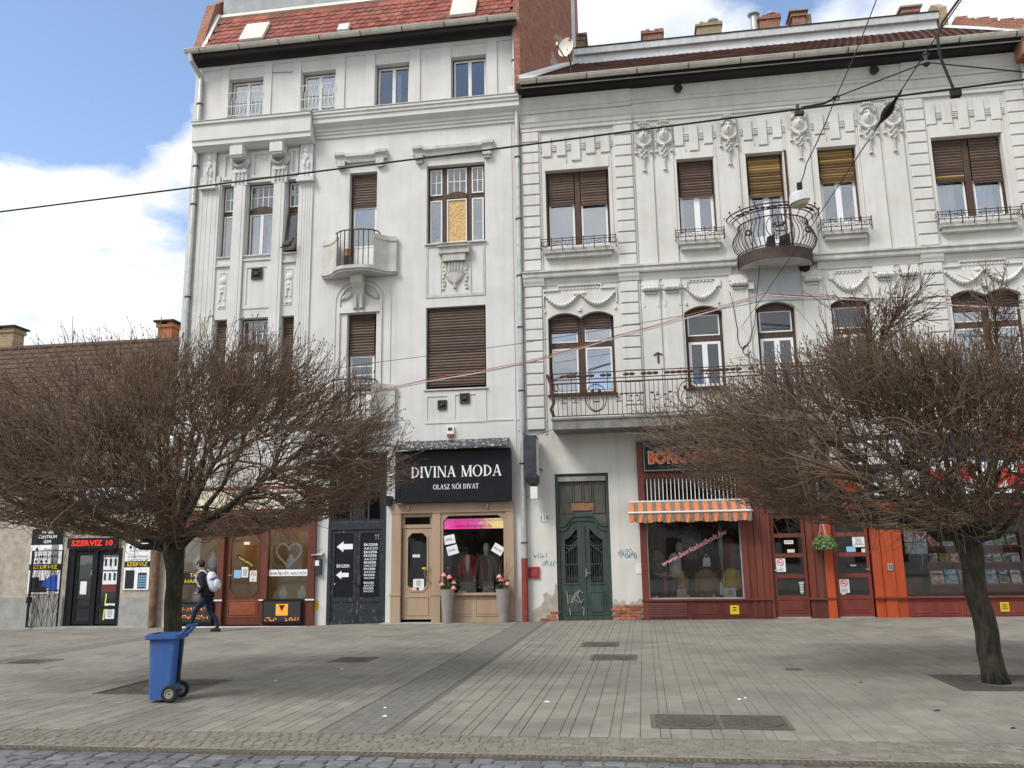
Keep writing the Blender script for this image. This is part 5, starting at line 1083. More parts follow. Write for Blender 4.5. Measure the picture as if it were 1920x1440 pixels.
while i*.3 < 5.6:
    x = -26.9+.11*(i % 2)
    while x < -13.5:
        o = Vector((x,e0.y,e0.z))+t2*(i*.3)+n2_*.012; w_ = Vector((.205,0,0)); q.add([o+n2_*.03,o+w_+n2_*.03,o+w_+t2*.34,o+t2*.34,o-n2_*.01,o+w_-n2_*.01], [(0,1,2,3),(4,5,1,0)]); x += .22
    i += 1
q.build('roof_tiles', 'tile_brown', Lo, kind='stuff')
q = MB(); o = e0+t2*5.78; q.tube([(-27,o.y,o.z),(-13.4,o.y,o.z)], .12, 8); q.build('ridge', 'tile_brown', Lo)
gutter(Lo, -27, -13.5, -.6, 4.88, .1, 'tile_red', 1.5)
chimney(Lo, -22.6,-21.75,3.4,3.95,7.5,9.80,'brick_yellow','soffit'); chimney(Lo, -16.22,-15.70,3.4,3.9,7.5,9.66,'terracotta','soffit')
pipe(Lo, -13.62, -.12, -.1, 4.7, .1, 'pipe_rust', (), joints=9)
# ------------------------------------------------------------------ shops of the left building
def oct_(x0, x1, z0, z1, c, bottom=True): 
    return [(x0+(c if bottom else 0),z0),(x1-(c if bottom else 0),z0)]+([(x1,z0+c)] if bottom else [])+[(x1,z1-c),(x1-c,z1),(x0+c,z1),(x0,z1-c)]+([(x0,z0+c)] if bottom else [])
def pane(parent, x0, x1, z0, z1, y, gl='glass_shop', name='pane'):
    q = MB(); q.box(x0,x1,y,y+.008,z0,z1); return q.build(name, gl, parent)
def card(parent, x, z, w, h, y, mat='paper', ang=0., name='notice'):
    q = MB(); q.obox((x,y,z), (math.cos(ang),0,math.sin(ang)), (0,1,0), (-math.sin(ang),0,math.cos(ang)), w/2, .0015, h/2); return q.build(name, mat, parent)
def lines(parent, x, z, w, h, y, n, mat='ink_grey', ang=0.):
    q = MB(); ca, sa = math.cos(ang), math.sin(ang)
    for i in range(n):
        zz = h/2-h*(i+.5)/n; ww = w*random.uniform(.55,1)/2; q.obox((x-zz*sa,y,z+zz*ca), (ca,0,sa), (0,1,0), (-sa,0,ca), ww, .0004, h/n*.22)
    q.build('print', mat, parent)
def panel(parent, x0, x1, z0, z1, y, mat, name='panel'):
    q = MB(); q.ring(x0,x1,y-.012,y,z0,z1,.025); q.cbox(x0+.05,x1-.05,y-.01,y,z0+.05,z1-.05,.009); q.build(name, mat, parent)
def nosmoke(parent, x, z, w, h, y):
    c = card(parent, x,z,w,h,y); q = MB(); r_ = w*.36; zc_ = z+h*.2
    q.prism([(x+r_*math.cos(t),zc_+r_*math.sin(t)) for t in [2*PI*i/20 for i in range(20)]], y-.003, y-.0025, [[(x+r_*.78*math.cos(t),zc_+r_*.78*math.sin(t)) for t in [2*PI*i/20 for i in range(20)]]]); q.obox((x,y-.003,zc_), (.71,0,-.71), (0,1,0), (.71,0,.71), r_, .0003, r_*.1); q.build('print', 'ink_red', c)
    q = MB(); q.box(x-r_*.55,x+r_*.45,y-.0022,y-.0018,zc_-r_*.1,zc_+r_*.1); q.build('print', 'ink', c); lines(c, x,z-h*.3,w*.7,h*.25,y-.003,3)
def serif(s, x, z, h, y, mat, parent, w, name='lettering', wt=.155):
    """hand-cut roman capitals with thick and thin strokes and serifs"""
    q = MB(); th = wt; tn_ = th*.42; sf = th*.34
    def P(*pts): return list(pts)
    def st(cx, t, z0=0, z1=1, sb=True, stp=True, e=.085):
        o = [P((cx-t/2,z0),(cx+t/2,z0),(cx+t/2,z1),(cx-t/2,z1))]
        if sb: o.append(P((cx-t/2-e,z0),(cx+t/2+e,z0),(cx+t/2+e*.6,z0+sf),(cx-t/2-e*.6,z0+sf)))
        if stp: o.append(P((cx-t/2-e*.6,z1-sf),(cx+t/2+e*.6,z1-sf),(cx+t/2+e,z1),(cx-t/2-e,z1)))
        return o
    def dg(xa, xb, t, za=0, zb=1): return [P((xa-t/2,za),(xa+t/2,za),(xb+t/2,zb),(xb-t/2,zb))]
    def sr(cx, top, e=.13): return [P((cx-e,1-sf),(cx+e,1-sf),(cx+e,1),(cx-e,1)) if top else P((cx-e,0),(cx+e,0),(cx+e,sf),(cx-e,sf))]
    def ringp(cx, rx, ry, tx, ty, a0, a1, n=18):
        o = []
        for i in range(n):
            u, v = a0+(a1-a0)*i/n, a0+(a1-a0)*(i+1)/n
            o.append(P((cx+rx*math.cos(u),.5+ry*math.sin(u)),(cx+rx*math.cos(v),.5+ry*math.sin(v)),(cx+(rx-tx)*math.cos(v),.5+(ry-ty)*math.sin(v)),(cx+(rx-tx)*math.cos(u),.5+(ry-ty)*math.sin(u))))
        return o
    def scurve():
        pts = [(.40+.2*math.cos(t),.745+.235*math.sin(t)) for t in [R(35+10*i) for i in range(20)]]+[(.40+.22*math.cos(t),.275+.255*math.sin(t)) for t in [R(75-11*i) for i in range(22)]]
        o = []; n = len(pts)
        for i in range(n-1):
            u = i/(n-1); t = th*(.45+.6*math.sin(PI*u)); a, b_ = pts[i], pts[i+1]; d = Vector((b_[0]-a[0],b_[1]-a[1])); d = d.normalized() if d.length > 1e-6 else Vector((1,0)); nx_, nz_ = -d.y*t/2, d.x*t/2
            o.append(P((a[0]-nx_,a[1]-nz_),(b_[0]-nx_,b_[1]-nz_),(b_[0]+nx_,b_[1]+nz_),(a[0]+nx_,a[1]+nz_)))
        return o
    G_ = {'I':(.36,lambda: st(.18,th)), 'D':(.86,lambda: st(.2,th)+ringp(.2,.60,.5,th,tn_,-PI/2,PI/2)), 'V':(.86,lambda: dg(.43,.14,th)+dg(.43,.72,tn_)+sr(.14,1)+sr(.72,1)), 'N':(.92,lambda: st(.16,tn_)+st(.78,tn_,sb=False)+dg(.76,.18,th)), 'A':(.86,lambda: dg(.13,.42,tn_)+dg(.72,.43,th)+[P((.24,.3),(.62,.3),(.6,.3+tn_),(.25,.3+tn_))]+sr(.13,0)+sr(.72,0)),
          'M':(1.06,lambda: st(.16,tn_)+st(.9,th)+dg(.5,.18,th)+dg(.5,.86,tn_)), 'O':(.96,lambda: ringp(.48,.44,.52,th,tn_,0,2*PI,28)), 'L':(.72,lambda: st(.2,th)+[P((.2,0),(.66,0),(.66,.22),(.6,.22),(.56,tn_),(.2,tn_))]), 'S':(.72,lambda: scurve()), 'Z':(.78,lambda: [P((.08,0),(.7,0),(.7,.2),(.64,.2),(.6,tn_),(.08,tn_)),P((.08,.8),(.14,.8),(.18,1-tn_),(.68,1-tn_),(.68,1),(.08,1))]+dg(.15,.60,th)), 'T':(.78,lambda: st(.39,th,stp=False)+[P((.06,.8),(.11,.8),(.16,1-tn_),(.62,1-tn_),(.67,.8),(.72,.8),(.72,1),(.06,1))]), ' ':(.42,lambda: [])}
    G_['Ő'] = (.96, lambda: G_['O'][1]()+[P((.34,1.06),(.42,1.06),(.5,1.24),(.42,1.24)),P((.52,1.06),(.6,1.06),(.68,1.24),(.6,1.24))])
    tot = sum(G_[c][0] for c in s); k = w/tot; cx_ = x-w/2
    for c in s:
        for i, p in enumerate(G_[c][1]()):
            yy = y-.0006*(i % 7); q.add([(cx_+a*k,yy,z+b_*h-h/2) for a, b_ in p], [tuple(range(len(p)))])
        cx_ += G_[c][0]*k
    return q.build(name, mat, parent)
# --- fashion shop: tan shopfront
F1 = thing('shopfront', 'tan painted wooden shopfront with door and display window', 'shopfront', (-5.08,-.1,-.06)); TN = 'tan_wood'
q = MB(); q.box(-6.76,-6.50,-.10,.02,-.03,2.84); q.box(-5.63,-5.40,-.10,.02,-.03,2.84); q.box(-3.62,-3.40,-.10,.02,-.03,2.84); q.box(-6.76,-3.40,-.115,.02,2.84,3.098); q.box(-6.50,-5.63,-.03,.02,2.74,2.84); frame1 = q.build('frame', TN, F1)
for a, c in ((-6.79,-6.48),(-5.66,-5.38),(-3.64,-3.38)): q = MB(); q.box(a,c,-.135,-.1001,.66,.71); q.box(a+.02,c-.02,-.12,-.1001,-.03,.6595); q.build('ledge', TN, F1)
q = MB(); q.box(-5.379,-3.641,-.14,-.02,.66,.71); q.build('sill', TN, F1)
q = MB(); q.prism(rect(-5.40,-3.62,.71,2.84), -.07, 0, [oct_(-5.33,-3.68,.72,2.75,.14,False)]); q.build('window_frame', TN, F1)
q = MB(); q.box(-5.40,-3.62,-.06,0,-.03,.66); q.build('stall_riser', TN, F1); panel(F1, -5.33,-4.58,.12,.58,-.06,TN); panel(F1, -4.46,-3.70,.12,.58,-.06,TN)
pane(F1, -5.36,-3.65,.71,2.78,-.03)
dleaf = MB(); dleaf.prism(rect(-6.48,-5.65,.04,2.44), .02, .07, [oct_(-6.33,-5.80,.80,2.31,.12)]); dl = dleaf.build('door', TN, F1)
q = MB(); q.prism(oct_(-6.37,-5.76,.76,2.35,.13), .002, .02, [oct_(-6.33,-5.80,.80,2.31,.12)]); q.box(-6.38,-5.75,.005,.02,.14,.17); q.box(-6.38,-5.75,.005,.02,.61,.64); q.box(-6.38,-6.35,.005,.02,.17,.61); q.box(-5.78,-5.75,.005,.02,.17,.61); q.build('door_moulding', TN, dl); pane(dl, -6.35,-5.78,.78,2.33,.045)
q = MB(); q.box(-6.50,-5.63,.0,.07,2.445,2.54); q.box(-6.50,-6.42,.0,.07,2.54,2.74); q.box(-5.71,-5.63,.0,.07,2.54,2.74); q.build('transom_frame', TN, F1); pane(F1, -6.42,-5.71,2.54,2.74,.03)
q = MB(); q.tube([(-5.72,-.02,1.42)]+[(-5.72-.13*math.sin(t),-.06,1.245+.17*math.cos(t)) for t in [PI*i/10 for i in range(11)]]+[(-5.72,-.02,1.07)], .014, 6); q.ball((-5.70,0,.98), .016, n=6, k=4); q.build('door_handle', 'brass', dl)
card(dl, -6.10,1.70,.20,.075,.035); text('NYITVA', -6.10,1.70,.03,.032,'ink_grey',dl,w=.15,bold=.01); card(dl, -5.87,1.37,.14,.05,.035,'sticker_yellow'); c_ = card(dl, -6.03,.98,.3,.22,.035); lines(c_, -6.03,.98,.2,.16,.032,6); card(dl, -6.17,.81,.17,.11,.035,'paper_pink'); card(dl, -5.93,.81,.17,.11,.035)
st_ = MB(); st_.box(-6.98,-3.33,-.42,.02,-.2,-.035); st_.build('doorstep', 'plinth_grey', F1)
for x in (-6.28,-4.1): q = MB(); q.lathe((x,-.16,2.9), [(.012,0),(.03,.03),(.02,.06),(.035,.09),(.025,.13),(.03,.15)], 8); q.build('spotlight', 'brass', F1)
bn = card(F1, -4.48,2.53,1.68,.27,-.041,'magenta',name='banner')
def bannermat():
    a = pm('banner_mix', (.8,.1,.4), None, extra=None); t = a.node_tree; N = t.nodes.new; g_ = N('ShaderNodeNewGeometry'); s_ = N('ShaderNodeSeparateXYZ'); t.links.new(g_.outputs['Position'], s_.inputs[0]); mr = N('ShaderNodeMapRange'); mr.inputs[1].default_value = -5.3; mr.inputs[2].default_value = -3.65; t.links.new(s_.outputs[0], mr.inputs[0])
    nz = N('ShaderNodeTexNoise'); nz.inputs['Scale'].default_value = 9; t.links.new(g_.outputs['Position'], nz.inputs['Vector']); ad = N('ShaderNodeMath'); ad.operation = 'MULTIPLY_ADD'; ad.inputs[1].default_value = .35; t.links.new(nz.outputs['Fac'], ad.inputs[0]); t.links.new(mr.outputs[0], ad.inputs[2])
    r_ = N('ShaderNodeValToRGB'); e = r_.color_ramp.elements; e[0].position = .15; e[0].color = (.72,.12,.42,1); e[1].position = 1.2 if False else 1; e[1].color = (.8,.62,.25,1); n_ = e.new(.4); n_.color = (.75,.03,.28,1); n_ = e.new(.75); n_.color = (.72,.10,.38,1); t.links.new(ad.outputs[0], r_.inputs[0]); t.links.new(r_.outputs[0], t.nodes['Principled BSDF'].inputs['Base Color']); return a
bn.data.materials.clear(); bn.data.materials.append(bannermat())
text('FOLYAMATOSAN MEGÚJULÓ KÉSZLETEK ÉS AKCIÓK!', -4.46,2.61,.05,-.044,'ink_grey',bn,w=1.55); text('www.divinamoda.hu', -4.5,2.48,.10,-.044,'ink',bn,w=1.0)
for x, z, s_, a in ((-5.16,2.12,'3990.-',.18),(-5.08,1.84,'5990.-',.25),(-3.84,1.84,'Akció!',-.55)): c_ = card(F1, x,z,.30,.24,-.034,'paper',a,'price_card'); text(s_, x,z,.07,-.037,'ink',c_,ang=a)
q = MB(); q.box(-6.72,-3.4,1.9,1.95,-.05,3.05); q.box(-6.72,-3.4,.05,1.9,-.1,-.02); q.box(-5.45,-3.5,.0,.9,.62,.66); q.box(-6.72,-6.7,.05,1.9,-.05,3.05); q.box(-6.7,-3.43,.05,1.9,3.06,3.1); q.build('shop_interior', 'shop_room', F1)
# sign and tin canopy over it
S1 = thing('shop_sign', 'black box sign with white roman lettering above tan shopfront', 'sign', (-5.0,-.2,3.1))
q = MB(); q.box(-6.62,-3.42,-.28,-.12,3.11,4.52); q.ring(-6.62,-3.42,-.30,-.2801,3.11,4.52,.13); q.build('box', 'black_sign', S1); serif('DIVINA MODA', -4.93,3.93,.30,-.292,'sign_white',S1,2.52); serif('OLASZ NŐI DIVAT', -4.93,3.52,.13,-.292,'sign_white',S1,1.26,wt=.15)
q = MB(); q.add([(-6.42,-.0,4.82),(-3.50,-.0,4.84),(-3.48,-.55,4.58),(-6.58,-.55,4.56),(-6.42,-.0,4.79),(-3.50,-.0,4.81),(-3.48,-.55,4.53),(-6.58,-.55,4.51)], [(0,1,2,3),(7,6,5,4),(3,2,6,7),(0,3,7,4),(1,5,6,2)]); q.build('tin_canopy', 'canopy_tin', None, 'sloping dark tin canopy with flaked paint above the black sign', 'canopy')
al = thing('alarm_siren', 'small white alarm siren with red base above the tin canopy', 'alarm', (-5.13,-.05,4.90)); q = MB(); q.box(-5.23,-5.03,-.09,0,4.98,5.19); q.build('case', 'off_white', al); q = MB(); q.box(-5.22,-5.04,-.08,0,4.91,4.98); q.build('lens', 'red_box', al); q = MB(); q.box(-5.19,-5.07,-.094,-.0901,5.07,5.16); q.build('grille', 'grey_box', al)
q = MB(); q.box(-6.90,-6.76,-.22,-.02,3.05,3.32); q.tube([(-6.83,-.12,3.2),(-6.66,-.15,3.2)], .015, 6); q.build('camera_box', 'mannequin_black', None, 'small black box bracketed to the wall left of the black sign', 'box')
# --- black double door 117 with graffiti arrows
D1 = thing('double_door', 'worn black double door with white arrows and ekszer lettering', 'door', (-7.77,.05,-.1)); WB = 'worn_black'
q = MB(); q.box(-8.60,-8.50,.0,.12,-.1,2.60); q.box(-7.04,-6.94,.0,.12,-.1,2.60); q.box(-8.5,-7.04,.0,.12,2.44,2.60); q.build('frame', WB, D1)
for a, c in ((-8.50,-7.775),(-7.765,-7.04)):
    q = MB(); q.prism(rect(a,c,-.1,2.43), .03, .09, [rect(a+.09,c-.09,.62,2.34),rect(a+.05,c-.05,-.04,.5)]); lf = q.build('leaf', WB, D1); q = MB(); q.box(a+.09,c-.09,.05,.06,.62,2.34); q.build('panel', 'black_sign', lf); q = MB(); q.box(a+.05,c-.05,.045,.06,-.04,.5); q.build('lower_panel', WB, lf)
    if a < -8:
        for z, w_ in ((1.98,.46),(1.22,.36)):
            x0 = -8.36; h = .12*w_/.4; q = MB(); q.prism([(x0,z),(x0+w_*.42,z-h*1.05),(x0+w_*.42,z-h*.52),(x0+w_,z-h*.52),(x0+w_,z+h*.52),(x0+w_*.42,z+h*.52),(x0+w_*.42,z+h*1.05)], .046, .0495); q.build('arrow', 'sign_white', lf)
        text('ÉKSZER', -8.16,1.47,.10,.047,'sign_white',lf,w=.37,bold=.012); card(lf, -8.42,.98,.07,.05,.045)
    else:
        z = 2.03; q = MB()
        for i, (s_, k) in enumerate((('ÉKSZER',1),('AKCIÓ',1),('ÉKSZER',.95),('ÉKSZER',.92),('AKCIÓ',.88),('ÉKSZER',.86),('AKCIÓ',.84),('ÉKSZER',.82),('AKCIÓ',.78),('ÉKSZER',.78),('AKCIÓ',.74),(None,0),('ÉKSZER',.74),('AKCIÓ',.72),('ÉKSZER',.72),('AKCIÓ',.72))):
            if s_: text(s_, -7.38-.012*i*.3,z,.082*k,.047,None,None,w=.40*k,bold=.014 if s_[0] == 'É' else .004,mb=q)
            z -= .092*k+.008 if k else .05
        q.build('lettering', 'sign_white', lf); q = MB()
        for x in (-7.24,-7.17): q.tube([(x-.03,.046,2.26),(x,.046,2.31),(x,.046,2.16)], .008, 4)
        q.tube([(-7.12,.046,2.3),(-7.06,.046,2.29),(-7.1,.046,2.15)], .008, 4); q.build('chalk_number', 'chalk', lf); q = MB(); q.box(-7.74,-7.64,-.02,.0295,.95,1.22); q.ball((-7.82,.0,1.02), .03, n=8, k=5); q.build('lock_box', 'grey_box', lf)
tr = MB(); tr.ring(-8.60,-6.94,.06,.14,2.605,4.54,.07); tr.box(-8.0,-7.95,.06,.14,2.68,4.47); tr.box(-7.5,-7.45,.06,.14,2.68,4.47); tf = tr.build('transom', 'grey_box', D1)
for a, c in ((-8.53,-8.0),(-7.95,-7.5),(-7.45,-7.01)): pane(tf, a,c,2.67,4.48,.09,'glass_dark')
mb_ = thing('meter_box', 'grey wall meter box with small tin roof beside black door', 'box', (-8.86,-.05,1.2)); q = MB(); q.box(-8.98,-8.74,-.10,0,1.24,1.66); q.build('case', 'grey_box', mb_); q = MB(); q.box(-8.95,-8.80,-.105,-.1001,1.48,1.62); q.build('dial', 'paper', mb_); q = MB(); q.add([(-9.02,-.17,1.76),(-8.7,-.17,1.76),(-8.7,0,1.84),(-9.02,0,1.84)], [(0,1,2,3)]); q.tube([(-8.9,-.03,1.24),(-8.91,-.03,.6)], .02, 6); q.build('tin_roof', 'plinth_grey', mb_)
card(None, -8.90,.42,.17,.24,-.004,'sticker_yellow',name='sticker'); props(bpy.data.objects[-1] if False else COL.objects[-1], 'yellow sticker low on the wall left of the black door', 'sticker')
# --- jeweller
J = thing('shopfront', 'dark red jewellery shopfront with door between two display windows', 'shopfront', (-11.0,-.1,-.15)); JW = 'jewel_wood'
q = MB(); 
for a, c in ((-13.20,-12.84),(-11.76,-11.58),(-10.46,-10.28),(-9.12,-8.92)): q.box(a,c,-.12,.02,-.15,2.75)
q.box(-13.22,-8.90,-.14,.02,2.75,2.95); q.box(-12.84,-11.76,-.10,0,2.42,2.75); q.box(-10.28,-9.12,-.10,0,2.42,2.75); q.box(-11.58,-10.46,-.10,.0,2.52,2.75); q.build('frame', JW, J)
q = MB(); q.box(-13.22,-8.90,-.20,.02,2.951,3.68); fas = q.build('fascia', 'red_wood', J); q = MB(); q.box(-12.9,-9.2,-.215,-.2001,3.05,3.58); q.build('sign_panel', 'paper_cream', fas)
for a, c in ((-13.23,-12.81),(-11.79,-11.56),(-10.49,-10.25),(-9.15,-8.90)): q = MB(); q.box(a,c,-.15,-.1201,.56,.60); q.build('ledge', 'off_white', J)
pane(J, -12.84,-11.76,.52,2.42,-.04); pane(J, -10.28,-9.12,.58,2.42,-.04)
q = MB(); q.box(-12.84,-11.76,-.10,-.0,-.1,.52); q.box(-10.28,-9.12,-.10,.0,-.1,.58); q.build('stall_riser', 'maroon_dark', J)
q = MB(); q.prism(rect(-11.57,-10.47,-.08,2.51), .0, .06, [oct_(-11.42,-10.60,.70,2.36,.16)]); jd = q.build('door', JW, J); pane(jd, -11.44,-10.58,.68,2.38,.03); panel(jd, -11.45,-10.57,.12,.58,.0,'jewel_panel'); q = MB(); q.tube([(-11.46,-.04,1.25),(-11.34,-.05,1.25)], .015, 6); q.build('door_handle', 'chrome', jd)
q = MB(); q.prism(oct_(-11.46,-10.56,.66,2.40,.17), -.012, 0, [oct_(-11.42,-10.60,.70,2.36,.16)]); q.build('door_moulding', 'jewel_wood', jd)
card(jd, -11.22,1.28,.2,.22,.02,'paper_blue'); c_ = card(jd, -11.0,1.33,.2,.28,.02); lines(c_, -11.0,1.33,.14,.2,.017,6); nosmoke(jd, -10.75,1.22,.2,.3,.02); card(jd, -10.98,2.12,.17,.08,.02)
q = MB(); q.obox((-10.98,.02,1.63), (.87,0,-.5), (0,1,0), (.5,0,.87), .29, .002, .06); k_ = q.build('banner', 'ink', jd); text('KIÁRUSÍTÁS!', -10.98,1.63,.075,.017,'sign_yellow',k_,w=.48,ang=-.52,bold=.01)
sb_ = card(J, -9.70,1.30,1.12,.17,-.046,'sign_white',name='banner'); text('ESKÜVŐI AKCIÓ!', -9.70,1.295,.09,-.049,'navy',sb_,w=1.02,bold=.014)
sb_ = card(J, -12.30,1.18,1.0,.34,-.046,'ink',name='banner'); text('TAVASZI', -12.32,1.27,.11,-.049,'sign_yellow',sb_,w=.55,bold=.014); text('KIÁRUSÍTÁS', -12.32,1.11,.11,-.049,'sign_yellow',sb_,w=.85,bold=.014)
hp = [(.3*1.0*(math.sin(t)**3)*.95, .3*(13*math.cos(t)-5*math.cos(2*t)-2*math.cos(3*t)-math.cos(4*t))/16) for t in [2*PI*i/36 for i in range(36)]]
q = MB(); q.tube([(-9.72+1.25*a,-.0,1.80+1.25*c) for a, c in hp], .033, 6, closed=True); q.build('window_heart', 'off_white', None, 'white heart outline hanging in the jeweller window', 'decoration')
q = MB(); q.ball((-9.74,.02,2.02), .09, .05, .07); q.build('window_rose', 'cloth_red', None, 'small red rose hanging within the white heart', 'decoration')
q = MB(); q.box(-13.1,-9.0,1.7,1.75,-.1,3.6); q.box(-11.62,-11.59,.08,1.7,-.1,3); q.box(-10.45,-10.42,.08,1.7,-.1,3); q.box(-13.1,-11.62,.0,.7,.42,.5); q.box(-10.42,-9.0,.0,.7,.5,.57); q.box(-13.1,-9.0,.05,1.7,3.6,3.66); q.box(-13.1,-11.62,.72,.76,.5,2.5); q.box(-10.42,-9.0,.72,.76,.55,1.5); q.build('shop_interior', 'cream_room', J)
q = MB(); q.box(-11.10,-10.62,1.2,1.5,1.7,2.2); q.build('lit_cabinet', 'cabinet_glow', J)
for xa, xb in ((-12.9,-11.7),(-11.3,-10.7),(-10.3,-9.1)): q = MB(); q.box(xa,xb,.45,.55,3.4,3.45); q.build('ceiling_lamp', 'shop_lamp', J); q = MB(); q.box(-11.12,-10.6,1.15,1.5,1.93,1.97); q.build('shelf', 'brown_wood', J)
def bust(x, z, y, s, lab, cloth=None):
    q = MB(); q.lathe((x,y,z), [(.10*s,0),(.13*s,.06*s),(.15*s,.16*s),(.12*s,.26*s),(.05*s,.31*s),(.045*s,.38*s),(.01,.40*s)], 14, 'z', 1, .5); q.build('jewellery_bust', 'off_white', None, lab, 'display bust', smooth=True)
bust(-9.92,.58,.18,.9,'white necklace bust low in the jeweller window by the heart, left one'); bust(-9.38,.58,.22,.9,'white necklace bust low in the jeweller window by the heart, right one'); bust(-9.78,1.40,.3,1.0,'pale bust behind the white heart'); bust(-12.55,1.42,.25,1.0,'white necklace bust at upper left of the sale window'); bust(-12.1,1.42,.3,1.15,'white necklace bust at upper middle of the sale window'); bust(-12.5,.52,.22,.95,'white necklace bust at the bottom of the sale window'); bust(-11.92,1.42,.4,.9,'white necklace bust at upper right of the sale window')
dm = [1,1,1,1,1,1,1]
def ledpanel(name, lab, x0, x1, z0, z1, rows):
    t = thing(name, lab, 'led display', ((x0+x1)/2,-.16,z0)); q = MB(); q.box(x0,x1,-.20,-.1201,z0,z1); q.build('case', 'black_sign', t); q = MB(); q.box(x0+.04,x1-.04,-.203,-.2001,z0+.08,z1-.06); q.build('screen', 'led_screen', t)
    for s_, x, z, h, w_ in rows:
        if s_ == 'HEART':
            q = MB(); n = 13
            for r_ in range(n):
                zz = z-h/2+h*r_/n; u = (r_+.5)/n
                if r_ % 4 == 3 and r_ > 4: pass
                segs = [(0,1)] if r_ < 4 or r_ > 11 else [(0,.5-.28*(u-.3)/.62),(.5+.28*(u-.3)/.62,1)]
                for a, c in segs: q.box(x-w_/2+w_*a,x-w_/2+w_*c,-.206,-.2035,zz,zz+h/n*.62)
            q.build('lit_emblem', 'led_orange', t)
        else:
            q = MB(); r_ = random.Random(int(x*100)); n = max(4,int(w_/.075)); cw = w_/n
            for k in range(n):
                for rw in range(5):
                    if r_.random() < .55: xa = x-w_/2+cw*k+r_.choice((0,.3,.5))*cw; q.box(xa,min(xa+cw*r_.choice((.25,.45,.8)),x-w_/2+cw*(k+.88)),-.206,-.2035,z-h/2+h*rw/5,z-h/2+h*(rw+.45)/5)
            q.build('lit_text', 'led_orange', t)
ledpanel('led_display', 'black led panel with orange diamond emblem under the jeweller heart window', -10.34,-9.22,-.06,.60,[('HEART',-9.78,.33,.30,.34),('row',-10.08,.08,.10,.38),('row',-9.48,.08,.10,.40)])
ledpanel('led_display', 'black led panel with orange lettering under the jeweller sale window', -12.84,-11.80,-.06,.54,[('row',-12.34,.36,.09,.85),('row',-12.3,.15,.10,.8)])
q = MB(); q.box(-12.95,-8.98,-.34,-.1,-.3,-.10); q.build('doorstep', 'black_sign', J); q = MB(); q.box(-12.95,-8.98,-.345,-.3401,-.13,-.095); q.build('step_nosing', 'off_white', J)
# --- phone repair shop in the low building
P = thing('shop_entrance', 'black framed glass entrance of the phone repair shop', 'door', (-15.57,.1,-.16)); BK = 'black_sign'
q = MB(); q.ring(-16.42,-14.72,.0,.12,-.16,2.06,.08); q.box(-15.58,-15.48,.0,.12,-.08,1.98); q.box(-16.42,-16.20,-.0005,.119,-.08,1.98); q.build('frame', BK, P)
for a, c in ((-16.18,-15.60),(-15.46,-14.80)):
    q = MB(); q.prism(rect(a,c,-.06,1.96), .04, .09, [rect(a+.09,c-.07,.45,1.86),rect(a+.09,c-.07,.05,.36)]); lf = q.build('leaf', BK, P); pane(lf, a+.08,c-.06,.44,1.87,.06,'glass_dark'); pane(lf, a+.08,c-.06,.04,.37,.06,'glass_dark')
    if a > -16: 
        for z, mt in ((1.62,'paper'),(1.22,'paper')): c_ = card(lf, -15.10,z,.44,.36,.05,mt,name='poster'); [card(c_, -15.10+dx,z+.03,.07,.2,.047,'grey_box') for dx in (-.15,0,.15)]
        card(lf, -15.10,.93,.44,.18,.05,'cloth_wine',name='poster'); c_ = card(lf, -15.02,.30,.28,.42,.05); lines(c_, -15.02,.3,.2,.36,.047,7)
    else: card(lf, -15.9,.95,.2,.36,.05,name='notice')
q = MB(); q.tube([(-15.98,.5,1.3),(-15.94,.5,1.9)], .016, 6); q.build('neon_tube', 'neon_yellow', None, 'yellow neon tube inside left leaf of the phone shop door', 'neon tube'); q = MB(); q.tube([(-15.26,.13,.05),(-15.22,.13,.78)], .016, 6); q.build('neon_tube', 'neon_yellow', None, 'yellow neon tube behind right leaf of the phone shop door', 'neon tube')
ls = thing('led_sign', 'red led text sign above the phone repair shop door', 'led sign', (-15.63,-.08,2.07)); q = MB(); q.box(-16.40,-14.86,-.12,-.001,2.07,2.35); q.build('case', BK, ls); text('SZERVIZ 10', -15.62,2.205,.15,-.123,'led_red',ls,w=1.28,bold=.015,name='lit_text')
